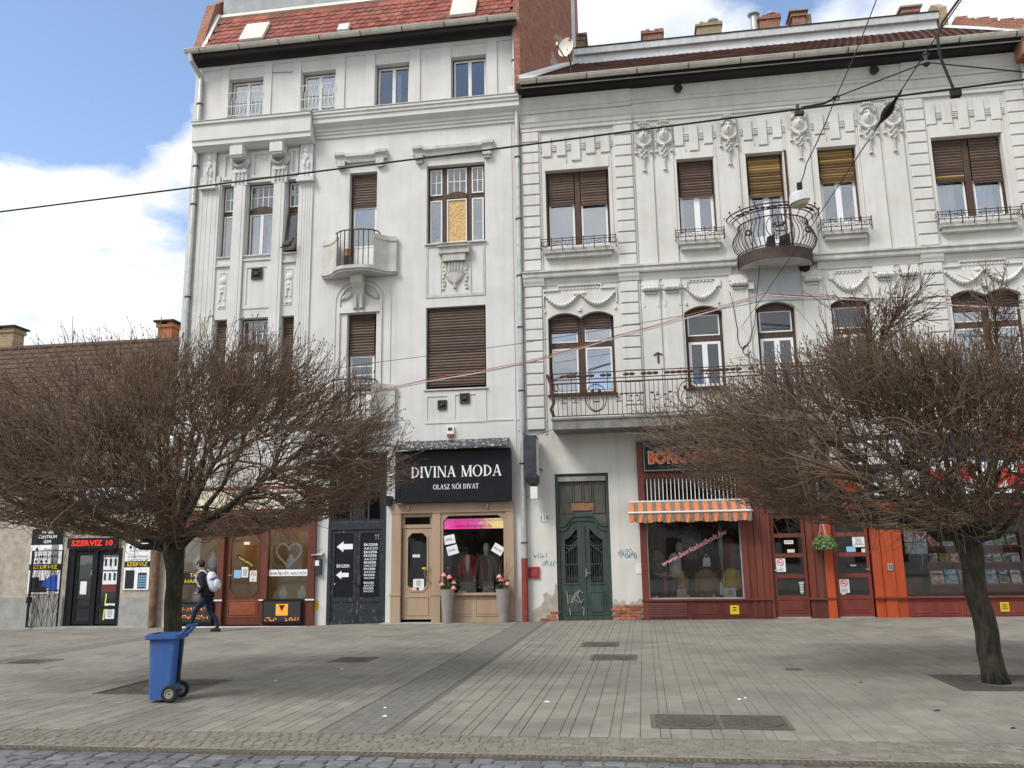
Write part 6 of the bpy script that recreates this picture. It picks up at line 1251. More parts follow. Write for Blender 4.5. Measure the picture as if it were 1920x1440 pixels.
def poster(x0, x1, z0, z1, lab, left):
    t = thing('poster_board', lab, 'poster', ((x0+x1)/2,-.02,z0)); q = MB(); q.box(x0,x1,-.03,-.001,z0,z1); q.build('board', 'sign_white', t); w_ = x1-x0; xm = (x0+x1)/2; h = z1-z0
    q = MB(); q.box(x0,x1,-.033,-.0301,z1-h*.25,z1); q.build('black_field', BK, t)
    for i, s_ in enumerate(('MOBIL','CENTRUM','GSM')): text(s_, xm,z1-h*(.05+.075*i),h*.05,-.036,'sign_white',t,bold=.015)
    q = MB(); q.box(x0,x1,-.033,-.0301,z0+h*.36,z0+h*.455); q.build('black_strip', BK, t); text('SZERVIZ', xm,z0+h*.408,h*.062,-.036,'sign_yellow',t,w=w_*.82,bold=.018)
    def apple(x, z, s): 
        q = MB(); q.prism([(x+s*(a),z+s*b_) for a, b_ in ((0,-.5),(.18,-.55),(.36,-.4),(.46,-.15),(.30,-.02),(.30,.14),(.44,.3),(.22,.4),(0,.3),(-.22,.4),(-.42,.28),(-.48,0),(-.4,-.3),(-.2,-.55))], -.036, -.0331); q.prism([(x,z+s*.45),(x+s*.2,z+s*.5),(x+s*.22,z+s*.75),(x+s*.04,z+s*.66)], -.036, -.0331); q.build('emblem', 'ink', t)
    apple(x0+w_*.2,z1-h*.315,.09)
    if left:
        text('iPhone, iPad', x0+w_*.62,z1-h*.32,.07,-.033,'ink_grey',t,shear=.25); text('ADÁS-VÉTEL-CSERE', xm+.03,z1-h*.375,.05,-.033,'ink_grey',t,w=w_*.8); text('SAMSUNG', xm,z1-h*.43,.085,-.033,'ink',t,w=w_*.8,bold=.01); text('LG', x0+w_*.78,z1-h*.505,.085,-.033,'ink',t,bold=.015); [card(t, x0+w_*a_,z1-h*.505,.07,.06,-.033,'ink',.4*k_,'emblem') for k_, a_ in enumerate((.2,.36,.52))]
    else:
        text('iPhone, iPad', x0+w_*.62,z1-h*.325,.08,-.033,'ink_grey',t,shear=.25); text('ADÁS-VÉTEL-CSERE', xm+.03,z1-h*.375,.05,-.033,'ink_grey',t,w=w_*.8); text('ALKATRÉSZEK', xm,z1-h*.465,.08,-.033,'ink_grey',t,w=w_*.82,bold=.008); text('TARTOZÉKOK', xm,z1-h*.525,.08,-.033,'ink_grey',t,w=w_*.82,bold=.008)
    zb = z0+h*.02; zh = h*.31
    if left:
        q = MB(); q.box(x0+w_*.1,x0+w_*.35,-.033,-.0301,zb,zb+zh*.75); q.box(x0+w_*.35,x0+w_*.62,-.0345,-.0331,zb,zb+zh*.6); q.build('phone_picture', 'ink', t); q = MB(); q.prism([(x0+w_*.42,zb+zh*.35),(x0+w_*.95,zb+zh*.0),(x0+w_*.92,zb+zh*.85),(x0+w_*.66,zb+zh*.78)], -.037, -.0346); q.build('phone_picture', 'screen_blue', t)
    else:
        q = MB(); q.box(x0+w_*.06,x0+w_*.42,-.033,-.0301,zb,zb+zh*.95); q.build('phone_picture', 'ink', t); q = MB(); q.box(x0+w_*.56,x0+w_*.9,-.033,-.0301,zb,zb+zh*.82); q.build('phone_picture', 'grey_box', t)
        q = MB(); 
        for i in range(4):
            for k in range(5): q.box(x0+w_*(.60+.075*i),x0+w_*(.65+.075*i),-.0345,-.0331,zb+zh*(.08+.13*k),zb+zh*(.16+.13*k))
        q.build('icons', 'paper_blue', t)
poster(-17.61,-16.60,.80,2.64,'tall white poster with black top, behind the iron gate',True); poster(-14.62,-13.84,.88,2.62,'tall white poster with black top and yellow SZERVIZ, right of the phone shop door',False)
gt = thing('iron_gate', 'black lattice folding gate opened against the wall left of the phone shop door', 'gate', (-16.95,-.15,-.14))
q = MB(); x0, x1, z0, z1, y = -17.45,-16.47,-.12,2.02,-.16; q.box(x0,x0+.06,y-.02,y+.02,z0,z1); q.box(x1-.03,x1,y-.02,y+.02,z0,z1)
for z in (z0,.88,z1-.03): q.box(x0+.06,x1-.03,y-.015,y+.015,z,z+.03)
q.build('frame', 'mannequin_black', gt); q = MB(); n = 6
for i in range(1,n): x = x0+(x1-x0)*i/n; q.tube([(x,y,z0),(x,y,z1)], .007, 4)
for za, zb in ((.25,.80),(1.15,1.75),(-.1,.4)):
    for i in range(n):
        xa = x0+(x1-x0)*i/n; xb = x0+(x1-x0)*(i+1)/n; a, c = (za,zb) if i % 2 else (zb,za); q.tube([(xa,y,a),(xb,y,c)], .007, 4)
q.build('lattice', 'mannequin_black', gt); q = MB(); q.box(x0-.02,x0+.09,y-.05,y+.05,.55,.72); q.build('lock', 'mannequin_black', gt)
sg = thing('shop_sign', 'dark fascia board with white lettering over the phone shop, behind the tree', 'sign', (-15.6,-.1,3.2)); q = MB(); q.box(-17.6,-13.7,-.12,-.001,3.2,3.95); q.build('board', 'navy', sg); text('MOBIL CENTRUM', -15.65,3.6,.36,-.124,'sign_white',sg,w=3.2,bold=.02)
# ------------------------------------------------------------------ ground floor of the right building
GD = thing('double_door', 'tall dark green wooden double door with wrought iron grilles', 'door', (-1.56,.1,-.05)); GN = 'green_door'
q = MB(); q.box(-2.28,-2.20,.06,.2,-.05,3.80); q.box(-.93,-.85,.06,.2,-.05,3.80); q.box(-2.20,-.93,.06,.2,3.72,3.80); q.build('frame', GN, GD)
q = MB(); q.box(-2.24,-.89,-.05,.3,3.63,3.80) if False else q.box(-2.20,-.93,.04,.19,3.60,3.72); q.build('head_moulding', 'plinth_grey', GD)
q = MB(); q.box(-2.20,-.93,.12,.18,2.4,3.60); tp = q.build('transom', 'green_old', GD)
for a, c, z0 in ((-2.17,-1.83,2.75),(-1.81,-1.58,3.05),(-1.55,-1.32,3.05),(-1.30,-.96,2.75)): q = MB(); q.ring(a,c,.095,.1195,z0,3.56,.03); q.build('transom_panel', 'green_old', tp)
q = MB(); q.box(-1.86,-1.27,.09,.1195,2.82,3.02); q.build('carved_block', 'leather_tan', tp)
def arcp2(n=22, off=0):
    o = []
    for i in range(n+1):
        u = -1+2*i/n; x = -1.565+.64*u; o.append((x, 2.42+off+.27/(1+math.exp((abs(u)-.58)*14))))
    return o
top_ = arcp2(); q = MB(); q.prism([(-2.205,2.38)]+[( -.925,2.38)]+top_[::-1], .09, .118) if False else q.prism([(p[0],p[1]-.14) for p in top_]+[(p[0],p[1]+.02) for p in top_[::-1]], .07, .119); q.prism([(p[0],p[1]-.03) for p in top_]+[(p[0],p[1]+.05) for p in top_[::-1]], .04, .069); q.build('arched_rail', GN, GD)
for sg_, (a, c) in ((1,(-2.20,-1.572)),(-1,(-1.558,-.93))):
    g0, g1 = (a+.14,c-.16) if sg_ > 0 else (a+.16,c-.14); N_ = 8
    hole = [(g0,.95),(g1,.95)]; 
    for i in range(N_+1): u = i/N_; x = g1+(g0-g1)*u; k = (x-g0)/(g1-g0) if sg_ > 0 else (g1-x)/(g1-g0); hole.append((x, 2.06+.30*k**1.6))
    q = MB(); q.prism([(a,-.03),(c,-.03)]+[p for p in [(x_,z_-.1) for x_, z_ in top_[::-1]] if a-.01 <= p[0] <= c+.01], .10, .16, [hole]); lf = q.build('leaf', GN, GD)
    q = MB(); q.ring(a+.09,c-.09,.088,.0998,.12,.72,.03); q.cbox(a+.16,c-.16,.085,.0998,.19,.65,.01); q.build('panel', GN, lf); q = MB(); q.ring(g0-.03,g1+.03,.088,.0998,.92,2.0,.03) if False else q.box(g0-.04,g1+.04,.085,.0998,.90,.94); q.build('grille_sill', GN, lf)
    q = MB(); q.box(g0-.02,g1+.02,.2,.21,.93,2.42); q.build('dark_backing', 'hole_black', lf)
    q = MB(); w_ = g1-g0; y = .125
    for i in range(5):
        x = g0+w_*(i+.5)/5; zt = 1.72+.05*i*sg_+(0 if sg_ > 0 else .2); q.tube([(x,y,.96),(x,y,zt)], .011, 5); q.ball((x,y,zt), .035, .02, .04, 6, 4)
        q.tube([(x+.03*math.cos(t),y,1.06+.03*math.sin(t)) for t in [2*PI*j/8 for j in range(8)]], .007, 4, closed=True)
    q.tube([(g0,y,1.42),(g1,y,1.42)], .014, 5)
    for dz in (0,.07): q.tube([(g0+w_*i/10,y,1.86+dz+(.12*((i/10) if sg_ > 0 else 1-i/10)**2)-.06*math.sin(PI*i/10)) for i in range(11)], .014, 5)
    for xx in (g0+.06,g1-.06): q.tube([(xx+.05*math.cos(t)*(1-t/9),y,2.12+.05*math.sin(t)*(1-t/9)) for t in [i*.6 for i in range(12)]], .009, 4); q.tube([(xx,y,1.4),(xx+(.04 if xx < (g0+g1)/2 else -.04),y,1.2),(xx,y,1.02)], .009, 4)
    for k in range(3): q.tube([(g0,y,.975+.025*k),(g1,y,.975+.025*k)], .006, 4)
    q.build('grille', 'grey_box', lf)
q = MB(); q.box(-1.60,-1.53,.075,.1,.0,2.40); q.build('cover_strip', GN, GD); q = MB(); q.tube([(-1.50,.05,1.19),(-1.40,.05,1.19)], .013, 6); q.box(-1.53,-1.49,.06,.099,1.1,1.3); q.build('door_handle', 'chrome', GD)
q = MB()
for pts in ([(-2.04,.72),(-2.02,.4),(-1.95,.62),(-1.88,.44)],[(-1.95,.42),(-1.80,.70),(-1.74,.72),(-1.86,.52),(-1.70,.44)],[(-1.62,.68),(-1.72,.76),(-1.76,.6),(-1.66,.42),(-1.62,.52)],[(-1.68,.3),(-1.6,.32),(-1.62,.12)],[(-1.98,.3),(-1.96,.12)]): q.tube([(x,.08,z) for x, z in pts], .009, 4)
q.build('graffiti', 'chalk', GD); q = MB(); q.box(-2.30,-.83,-.02,.3,-.2,-.052); q.build('threshold', 'plinth_grey', GD)
# small things on the wall beside it
np_ = thing('number_plate', 'white enamel house number plate beside the green door', 'number plate', (-2.57,-.01,2.54)); q = MB(); q.cbox(-2.67,-2.47,-.014,-.001,2.535,2.725,.006); q.build('plate', 'off_white', np_); q = MB(); q.ring(-2.655,-2.485,-.0155,-.0142,2.55,2.71,.007); q.build('border', 'ink', np_); text('119', -2.57,2.63,.11,-.0157,'ink',np_,bold=.015)
rb = thing('meter_box', 'square red metal box low on the wall left of the green door', 'box', (-2.88,-.04,1.08)); q = MB(); q.ring(-3.03,-2.74,-.05,-.001,1.08,1.37,.03); q.build('frame', 'red_box', rb); q = MB(); q.cbox(-2.998,-2.772,-.045,-.001,1.112,1.338,.012); q.build('lid', 'red_box', rb)
hb = thing('sign_box', 'dark grey hanging light box sign beside the drainpipe', 'sign', (-2.75,-.4,3.55)); q = MB(); 
y0, y1 = -.72, -.10
q.add([(-2.99,y0,4.78),(-2.68,y0,4.78),(-2.68,y1,4.78),(-2.99,y1,4.78),(-2.99,y0,3.66),(-2.68,y0,3.66),(-2.68,y1,3.58),(-2.99,y1,3.58),(-2.93,y0+.05,3.52),(-2.74,y0+.05,3.52),(-2.74,y1-.05,3.48),(-2.93,y1-.05,3.48)], [(0,1,2,3),(0,4,5,1),(1,5,6,2),(2,6,7,3),(3,7,4,0),(4,8,9,5),(5,9,10,6),(6,10,11,7),(7,11,8,4),(8,11,10,9)]); q.build('case', 'grey_box', hb)
q = MB(); q.box(-2.678,-2.672,y0+.04,y1-.04,3.75,4.7); q.build('light_face', 'off_white', hb); q = MB(); q.box(-2.95,-2.77,y0-.008,y0-.001,3.95,4.3); q.build('hatch', 'grey_box', hb); q = MB(); q.tube([(-2.86,-.4,4.77),(-3.25,-.05,5.02)], .01, 4); q.tube([(-2.86,-.4,4.77),(-2.3,-.05,5.0)], .01, 4); q.tube([(-2.74,-.3,4.0),(-2.6,-.02,3.9)], .015, 4); q.build('stay_wire', 'cable_black', hb)
sbx = thing('lamp_box', 'small white box hanging below the dark light box sign', 'box', (-2.72,-.4,3.1)); q = MB(); q.box(-2.86,-2.68,-.62,-.2,3.12,3.44); q.build('case', 'off_white', sbx); q = MB(); q.tube([(-2.8,-.5,3.44),(-2.84,-.5,3.56)], .008, 4); q.tube([(-2.74,-.3,3.44),(-2.78,-.3,3.56)], .008, 4); q.tube([(-2.7,-.3,3.3),(-3.05,-.02,3.2)], .006, 4); q.build('hanger', 'cable_black', sbx)
def scrawl(lab, x, z, s, mat, seed):
    r_ = random.Random(seed); q = MB(); cx_ = x
    for k in range(5):
        pts = [(cx_+r_.uniform(-.05,.05)*s,-.006,z+r_.uniform(-.09,.09)*s) for _ in range(6)]; q.tube(pts, .0055*s**.5, 4); cx_ += .085*s
    return q.build('graffiti', mat, T, lab)
scrawl('blue scrawl left of the green door', -2.85,1.66,.8,'graffiti_blue',3); scrawl('blue scrawl left of the green door', -2.62,1.46,1.0,'graffiti_blue',4); scrawl('blue scrawl right of the green door', -.62,1.7,1.1,'graffiti_blue',5); scrawl('blue scrawl right of the green door', -.6,1.62,1.1,'graffiti_blue',6); scrawl('red scribble on the wall', -.35,.12,.5,'chalk',9)
q = MB(); q.box(-.22,-.05,-.012,-.0,1.16,1.42); q.build('paint_patch', 'off_white', T)
# --- leather coat shop, maroon
MR = thing('shopfront', 'maroon wooden shopfront with striped awning and glazed door', 'shopfront', (2.2,-.1,0)); mr_ = 'maroon'; md = 'maroon_dark'
q = MB(); q.box(-.08,.09,-.12,.02,0,4.60); q.box(.09,4.42,-.12,.02,4.56,4.60); q.box(.09,4.42,-.10,.02,3.62,3.76); q.box(.09,2.52,-.06,.02,2.85,2.97); q.box(2.47,2.62,-.11,.02,.5,3.62); q.box(4.08,4.42,-.10,.02,.5,3.62); q.box(3.15,4.08,-.08,.02,2.64,2.78); q.box(3.12,3.20,-.09,.02,.02,2.64); q.build('frame', mr_, MR)
for a, c, y in ((2.62,2.80,-.07),(2.80,2.96,-.10),(2.96,3.12,-.07)): q = MB(); q.box(a+.004,c-.004,y,.02,.5,3.62); q.build('plank', mr_, MR)
for a, c, y in ((4.08,4.22,-.125),(4.26,4.40,-.125)): q = MB(); q.box(a,c,y,-.1001,.5,3.6); q.build('plank', mr_, MR)
for a, c in ((-.10,3.13),(4.05,4.45)): q = MB(); q.box(a,c,-.15,.02,.48,.52); q.build('ledge', mr_, MR)
q = MB(); q.box(-.08,3.12,-.10,.02,0,.48); q.box(4.08,4.42,-.10,.02,0,.48); q.box(-.09,3.12,-.13,-.1001,0,.05); q.build('stall_riser', md, MR)
q = MB(); 
for i in range(7): z = .10+i*.047; q.add([(.08,-.105,z+.04),(1.0,-.105,z+.04),(1.0,-.135,z),(.08,-.135,z)], [(0,1,2,3)])
q.ring(.05,1.03,-.125,-.1001,.07,.46,.028); q.build('louvre', md, MR); panel(MR, 1.08,1.84,.08,.45,-.10,md); panel(MR, 1.88,2.6,.08,.45,-.10,md); q = MB()
for x in (2.66,2.84,3.0): q.box(x,x+.1,-.12,-.1001,.06,.47)
q.build('base_boards', md, MR)
pane(MR, .09,2.48,.52,2.86,-.02); q = MB(); q.box(.09,.12,-.05,.0,.52,2.86); q.box(2.44,2.47,-.05,0,.52,2.86); q.box(.12,2.44,-.05,0,.52,.55); q.box(.12,2.44,-.05,0,2.80,2.86); q.build('window_frame', 'zinc', MR)
pane(MR, .09,2.48,2.97,3.62,.0,'glass_dark'); q = MB(); n = 23
for i in range(n): x = .16+2.26*i/(n-1); q.box(x-.011,x+.011,-.05,-.028,2.99,3.60)
q.box(.1,2.46,-.051,-.027,2.975,3.0); q.build('window_bars', 'off_white', MR)
def glazed_door(par, x0, x1, mat, hx, notices):
    q = MB(); zs = [(2.12,2.50),(1.62,2.02),(1.11,1.52),(.58,1.01)]; q.prism(rect(x0,x1,.06,2.60), .0, .06, [rect(x0+.08,x1-.08,a,c) for a, c in zs]); d = q.build('door', mat, par)
    for a, c in zs: pane(d, x0+.07,x1-.07,a-.01,c+.01,.03)
    panel(d, x0+.08,x1-.08,.16,.50,.0,mat); q = MB(); q.box(x0,x1,-.02,.1,-.02,.06); q.build('threshold', 'plinth_grey', d); q = MB(); q.tube([(hx,-.01,1.2),(hx,-.05,1.2),(hx+(.1 if hx < (x0+x1)/2 else -.1),-.05,1.21)], .012, 6); q.build('door_handle', 'chrome', d); return d
d1 = glazed_door(MR, 3.22,4.06, mr_, 3.25, None); pane(MR, 3.20,4.08,2.78,3.62,.0,'glass_dark'); q = MB(); q.box(3.2,4.08,.02,.03,2.78,3.62); q.build('transom_board', 'plinth_grey', MR)
c_ = card(d1, 3.66,1.90,.22,.09,.02); text('NYITVA', 3.66,1.90,.05,.017,'ink',c_,w=.17,bold=.015); card(d1, 3.70,1.68,.18,.08,.02,'paper_cream'); nosmoke(d1, 3.42,1.33,.24,.33,.02); c_ = card(d1, 3.89,.77,.16,.34,.02,'ink'); lines(c_, 3.89,.77,.13,.3,.017,8,'sign_white')
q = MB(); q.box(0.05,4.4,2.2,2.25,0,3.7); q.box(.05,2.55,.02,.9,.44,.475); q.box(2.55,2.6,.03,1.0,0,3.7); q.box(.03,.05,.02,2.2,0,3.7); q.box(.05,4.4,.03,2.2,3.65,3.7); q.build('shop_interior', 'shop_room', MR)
yt = card(MR, 2.20,.25,.22,.22,-.114,'sticker_yellow',name='sticker'); lines(yt, 2.2,.27,.14,.12,-.117,2,'ink')
S2 = thing('shop_sign', 'black fascia sign with orange capitals over the maroon shop', 'sign', (2.1,-.2,3.76)); q = MB(); q.box(.10,4.15,-.24,-.1201,3.78,4.55); q.build('board', 'black_sign', S2); q = MB(); q.ring(.10,4.15,-.255,-.2401,3.78,4.55,.035); q.build('edge', 'ink_grey', S2)
text('BORKABATBOLT', 1.56,4.14,.36,-.243,'paper_cream',S2,w=2.68,bold=.045,name='letter_outline'); text('BORKABATBOLT', 1.56,4.14,.335,-.246,'sign_orange',S2,w=2.64,bold=.022); text('.hu', 3.16,4.10,.24,-.246,'sign_orange',S2,w=.36,bold=.02)
AW = thing('awning', 'orange and brown striped awning over the maroon shop window', 'awning', (1.2,-.3,2.4)); a0, a1 = -.33, 2.74; n = 26; w_ = (a1-a0)/n
for i in range(n):
    x0 = a0+w_*i; x1 = x0+w_; q = MB(); q.add([(x0,-.14,2.98),(x1,-.14,2.98),(x1,-.50,2.70),(x0,-.50,2.70)], [(0,1,2,3)]); zs = 2.46+.015*math.sin(i*1.4); q.add([(x0,-.512,2.68),(x1,-.512,2.68),(x1,-.515,zs),((x0+x1)/2,-.53+.03*math.sin(i*2),zs-.02),(x0,-.515,zs)], [(0,1,2,3,4)]); q.build('stripe', 'awning_brown' if i % 2 else 'awning_orange', AW)
q = MB(); q.tube([(a0-.02,-.515,2.70),(a1+.02,-.515,2.70)], .026, 8); q.build('front_bar', 'off_white', AW); q = MB(); q.tube([(a0,-.12,2.99),(a1,-.12,2.99)], .04, 8); q.build('roller', 'zinc', AW)
for x in (a0+.1,a1-.1): q = MB(); q.tube([(x,-.04,2.75),(x,-.3,2.62),(x,-.5,2.69)], .015, 6); q.build('arm', 'off_white', AW)
text('www.borkabatbolt.hu', 1.28,1.80,.13,-.024,'pink_text',MR,w=1.85,ang=.46,bold=.022,shear=.2)
# --- orange bookshop
OR = thing('shopfront', 'orange red wooden bookshop front with glazed door', 'shopfront', (7.4,-.1,0)); ow = 'orange_wood'; rw = 'red_wood'
q = MB(); q.box(4.47,4.68,-.13,.02,0,2.72); q.box(4.47,10.2,-.13,.02,2.72,2.86); q.box(4.68,5.62,-.08,.02,2.62,2.72); q.box(9.5,9.75,-.13,.02,.0,2.72); q.build('frame', ow, OR)
for a, c, y in ((5.62,5.84,-.08),(5.84,6.12,-.11),(6.12,6.36,-.08)): q = MB(); q.box(a+.005,c-.005,y,.02,.0,2.72); q.build('plank', ow, OR)
q = MB(); q.box(4.45,4.70,-.16,-.1301,.5,.54); q.build('ledge', rw, OR); q = MB(); q.box(5.60,9.8,-.16,-.0,.5,.54); q.build('ledge', rw, OR)
q = MB(); q.box(6.36,9.5,-.09,.02,.0,.5); q.box(6.36,9.5,-.115,-.0901,0,.05); q.build('stall_riser', rw, OR); panel(OR, 6.42,6.98,.08,.45,-.09,rw); panel(OR, 7.02,7.56,.08,.45,-.09,rw); panel(OR, 8.4,9.3,.08,.45,-.09,rw); q = MB()
for i in range(6): z = .11+i*.052; q.add([(7.68,-.095,z+.04),(8.2,-.095,z+.04),(8.2,-.12,z),(7.68,-.12,z)], [(0,1,2,3)])
q.ring(7.64,8.24,-.11,-.0901,.08,.45,.028); q.build('louvre', rw, OR); yt = card(OR, 8.55,.28,.2,.22,-.104,'sticker_yellow',name='sticker'); lines(yt, 8.55,.28,.14,.14,-.107,3,'ink')
pane(OR, 6.36,9.5,.54,2.72,-.02); d2 = glazed_door(OR, 4.72,5.58, rw, 5.54, None)
c_ = card(d2, 5.36,1.88,.30,.26,.02); lines(c_, 5.36,1.88,.24,.18,.017,5); card(d2, 5.16,1.70,.22,.13,.02,'paper_blue'); card(d2, 5.46,1.66,.1,.1,.02,'paper_cream'); c_ = card(d2, 5.15,1.30,.26,.08,.02,'ink'); text('Nyitva', 5.18,1.30,.05,.017,'sign_white',c_,bold=.01); nosmoke(d2, 4.92,.80,.24,.33,.02); card(d2, 4.88,.62,.1,.05,.02)
kp = thing('keypad', 'small grey entry keypad on the orange shopfront pillar', 'keypad', (6.02,-.12,1.17)); q = MB(); q.box(5.96,6.08,-.135,-.1101,1.17,1.34); q.build('case', 'zinc', kp); q = MB()
for i in range(2):
    for k in range(3): q.box(5.985+.05*i,6.015+.05*i,-.139,-.1351,1.2+.042*k,1.225+.042*k)
q.build('keys', 'ink', kp)
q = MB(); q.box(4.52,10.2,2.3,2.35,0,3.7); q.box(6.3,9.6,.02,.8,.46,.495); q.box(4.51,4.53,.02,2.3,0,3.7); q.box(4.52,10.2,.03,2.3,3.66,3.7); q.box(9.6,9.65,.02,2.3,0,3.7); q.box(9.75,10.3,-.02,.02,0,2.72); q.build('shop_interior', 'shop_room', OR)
S3 = thing('shop_sign', 'pale sign boards with red patches over the bookshop, behind tree branches', 'sign', (7.3,-.15,2.9)); q = MB(); q.box(4.6,10.2,-.16,-.001,2.90,4.55); q.build('board', 'navy', S3)
for i, (x0, x1, z0, z1, mt) in enumerate(((4.75,5.6,3.1,3.6,'orange_wood'),(5.8,6.9,3.0,3.62,'curtain'),(7.0,8.3,3.0,3.9,'sign_white'),(8.4,9.9,3.0,3.8,'sign_white'),(4.8,6.6,3.8,4.4,'sign_white'),(8.8,10.1,3.95,4.5,'orange_wood'))): q = MB(); q.box(x0,x1,-.18,-.1601,z0,z1); q.build('sign_panel', mt, S3)
q = MB()
for x, z in ((7.3,3.4),(7.65,3.2),(8.0,3.55),(8.75,3.45),(9.2,3.25),(9.5,3.5)): q.prism([(x+1.0*a,z+1.0*c) for a, c in hp], -.19, -.1805)
q.build('red_hearts', 'ink_red', S3)
# hanging basket
HB = thing('hanging_basket', 'hanging flower basket with green trailing leaves between the two shop doors', 'plant', (4.45,-.42,1.55)); cx_, cy_, cz_ = 4.43, -.40, 1.82
q = MB(); q.lathe((cx_,cy_,cz_-.12), [(.08,0),(.13,.05),(.155,.13),(.165,.2),(.15,.2)], 14); q.build('bowl', 'cloth_white', HB); q = MB(); q.tube([(cx_,cy_,2.45),(cx_+.03,cy_,2.50),(cx_+.01,cy_,2.55),(cx_-.04,cy_,2.53)], .014, 6); q.tube([(cx_-.03,-.05,2.54),(cx_-.03,cy_,2.54)], .012, 6); q.build('hook', 'off_white', HB); q = MB()
for i in range(4): t = 2*PI*i/4+.3; q.tube([(cx_,cy_,2.47),(cx_+.15*math.cos(t),cy_+.15*math.sin(t),cz_+.08)], .006, 4)
q.build('cord', 'paper_pink', HB)
def leaves(n, fn, s0, s1):
    q = MB()
    for _ in range(n):
        p = Vector(fn()); d = Vector((random.gauss(0,1),random.gauss(0,1),random.gauss(.2,.7))).normalized(); a = d.orthogonal().normalized(); c = d.cross(a); s = random.uniform(s0,s1)
        q.add([p-a*s*.2,p+c*s*.5+d*s*.15,p+a*s,p-c*s*.5+d*s*.15], [(0,1,2),(0,2,3)])
    return q
def inb():
    while 1:
        v = (random.uniform(-1,1),random.uniform(-1,1),random.uniform(-1,1))
        if v[0]**2+v[1]**2+v[2]**2 < 1:
            dz = -.22*max(0,math.hypot(v[0],v[1])-.5); return (cx_+.30*v[0],cy_+.28*v[1],cz_+.06+.16*v[2]+dz)
leaves(900, inb, .035,.07).build('foliage', 'leaf_green', HB, kind='stuff')
# --- flower pots before the fashion shop
for lab, x, tall in (('tall taupe planter with pink roses, left one by the tan door',-5.16,0),('tall taupe planter with pink roses and dry twigs, right one at the tan shop corner',-3.68,1)):
    t = thing('planter', lab, 'planter', (x,-.30,-.03), 'planters before the tan shop'); q = MB(); q.lathe((x,-.30,-.034), [(.12,0),(.125,.02),(.185,.82),(.19,.86),(.175,.86),(.165,.8),(.01,.8)], 20); q.build('pot', 'pot_taupe', t, smooth=False); q = MB()
    heads = [(-.1,.0,1.17),(.06,-.03,1.12),(.16,.03,.98),(-.12,-.06,.94),(.17,-.02,.84)] if not tall else [(-.08,-.05,1.12),(-.02,-.07,1.04),(.13,-.03,.93),(.0,.02,1.0)]
    for hx, hy, hz in heads:
        p = (x+hx,-.30+hy,hz); r_ = MB(); 
        for k in range(5):
            for j in range(5): u = 2*PI*j/5+k*.6; rr = .075*(1-k*.17); c_ = Vector(p)+Vector((math.cos(u)*rr*.55,math.sin(u)*rr*.55,k*.012)); r_.ball(c_, .038*(1-k*.1), .038*(1-k*.1), .03, 6, 4)
        r_.build('rose', 'rose_pink', t, smooth=True); q.tube([(x+hx*.3,-.30+hy*.3,.78),p], .006, 4)
    if tall:
        for k in range(9): dx, dy = random.uniform(-.1,.3), random.uniform(-.1,.1); q.tube([(x,-.30,.78),(x+dx*.5,-.30+dy,1.1),(x+dx,-.30+dy*1.5,1.25+random.uniform(0,.3)),(x+dx+random.uniform(-.08,.08),-.30+dy,1.35+random.uniform(0,.3))], .005, 4)
    else: q.tube([(x,-.3,.8),(x+.02,-.3,1.36)], .006, 4); q.ball((x+.02,-.3,1.37), .03, n=6, k=4)
    q.build('stem', 'dry_stem', t); leaves(60, lambda: (x+random.gauss(0,.1),-.30+random.gauss(0,.08),.86+random.uniform(-.03,.25)), .05,.09).build('leaves', 'leaf_dark', t, kind='stuff')
# ------------------------------------------------------------------ goods in the shop windows
def loft(secs, n=14, q=None, cap=True):
    """stack of ellipses (x,y,z,rx,ry) skinned into one surface"""
    q = q or MB(); b = len(q.v)
    for x, y, z, rx, ry in secs:
        for j in range(n): t = 2*PI*j/n; q.v.append((x+rx*math.cos(t),y+ry*math.sin(t),z))
    for i in range(len(secs)-1):
        for j in range(n): j2 = (j+1) % n; q.f.append((b+i*n+j,b+i*n+j2,b+(i+1)*n+j2,b+(i+1)*n+j)); q.m.append(q.cur)
    if cap: q.f.append(tuple(b+j for j in reversed(range(n)))); q.m.append(q.cur); q.f.append(tuple(b+(len(secs)-1)*n+j for j in range(n))); q.m.append(q.cur)
    return q
t = thing('mannequin', 'headless mannequin in red cardigan, white top and long brown skirt', 'mannequin', (-4.72,.32,.66)); x, y = -4.72, .32
loft([(x,y,.72,.20,.15),(x,y,.95,.18,.13),(x,y,1.18,.145,.11),(x,y,1.27,.12,.09)]).build('skirt', 'cloth_taupe', t, smooth=True); loft([(x,y,1.24,.115,.09),(x,y,1.40,.13,.10),(x,y,1.55,.15,.11),(x,y,1.66,.14,.09),(x,y,1.71,.06,.05)]).build('top', 'cloth_white', t, smooth=True); loft([(x,y,1.70,.05,.05),(x,y,1.80,.045,.045),(x,y,1.88,.05,.05),(x,y,1.92,.02,.02)]).build('neck_stand', 'mannequin_black', t, smooth=True)
q = MB(); 
for s in (-1,1): loft([(x+s*.10,y-.015,1.14,.075,.12),(x+s*.10,y-.015,1.4,.075,.12),(x+s*.11,y-.01,1.58,.075,.12),(x+s*.09,y,1.70,.06,.08)], 12, q); q.tube([(x+s*.17,y,1.66),(x+s*.24,y-.02,1.42),(x+s*.24,y-.06,1.16),(x+s*.21,y-.08,1.05)], [.06,.055,.045,.04], 8)
q.build('cardigan', 'cloth_red', t, smooth=True)
t = thing('mannequin', 'white mannequin in open grey brown coat over wine red clothes', 'mannequin', (-4.22,.30,.66)); x, y = -4.22, .30
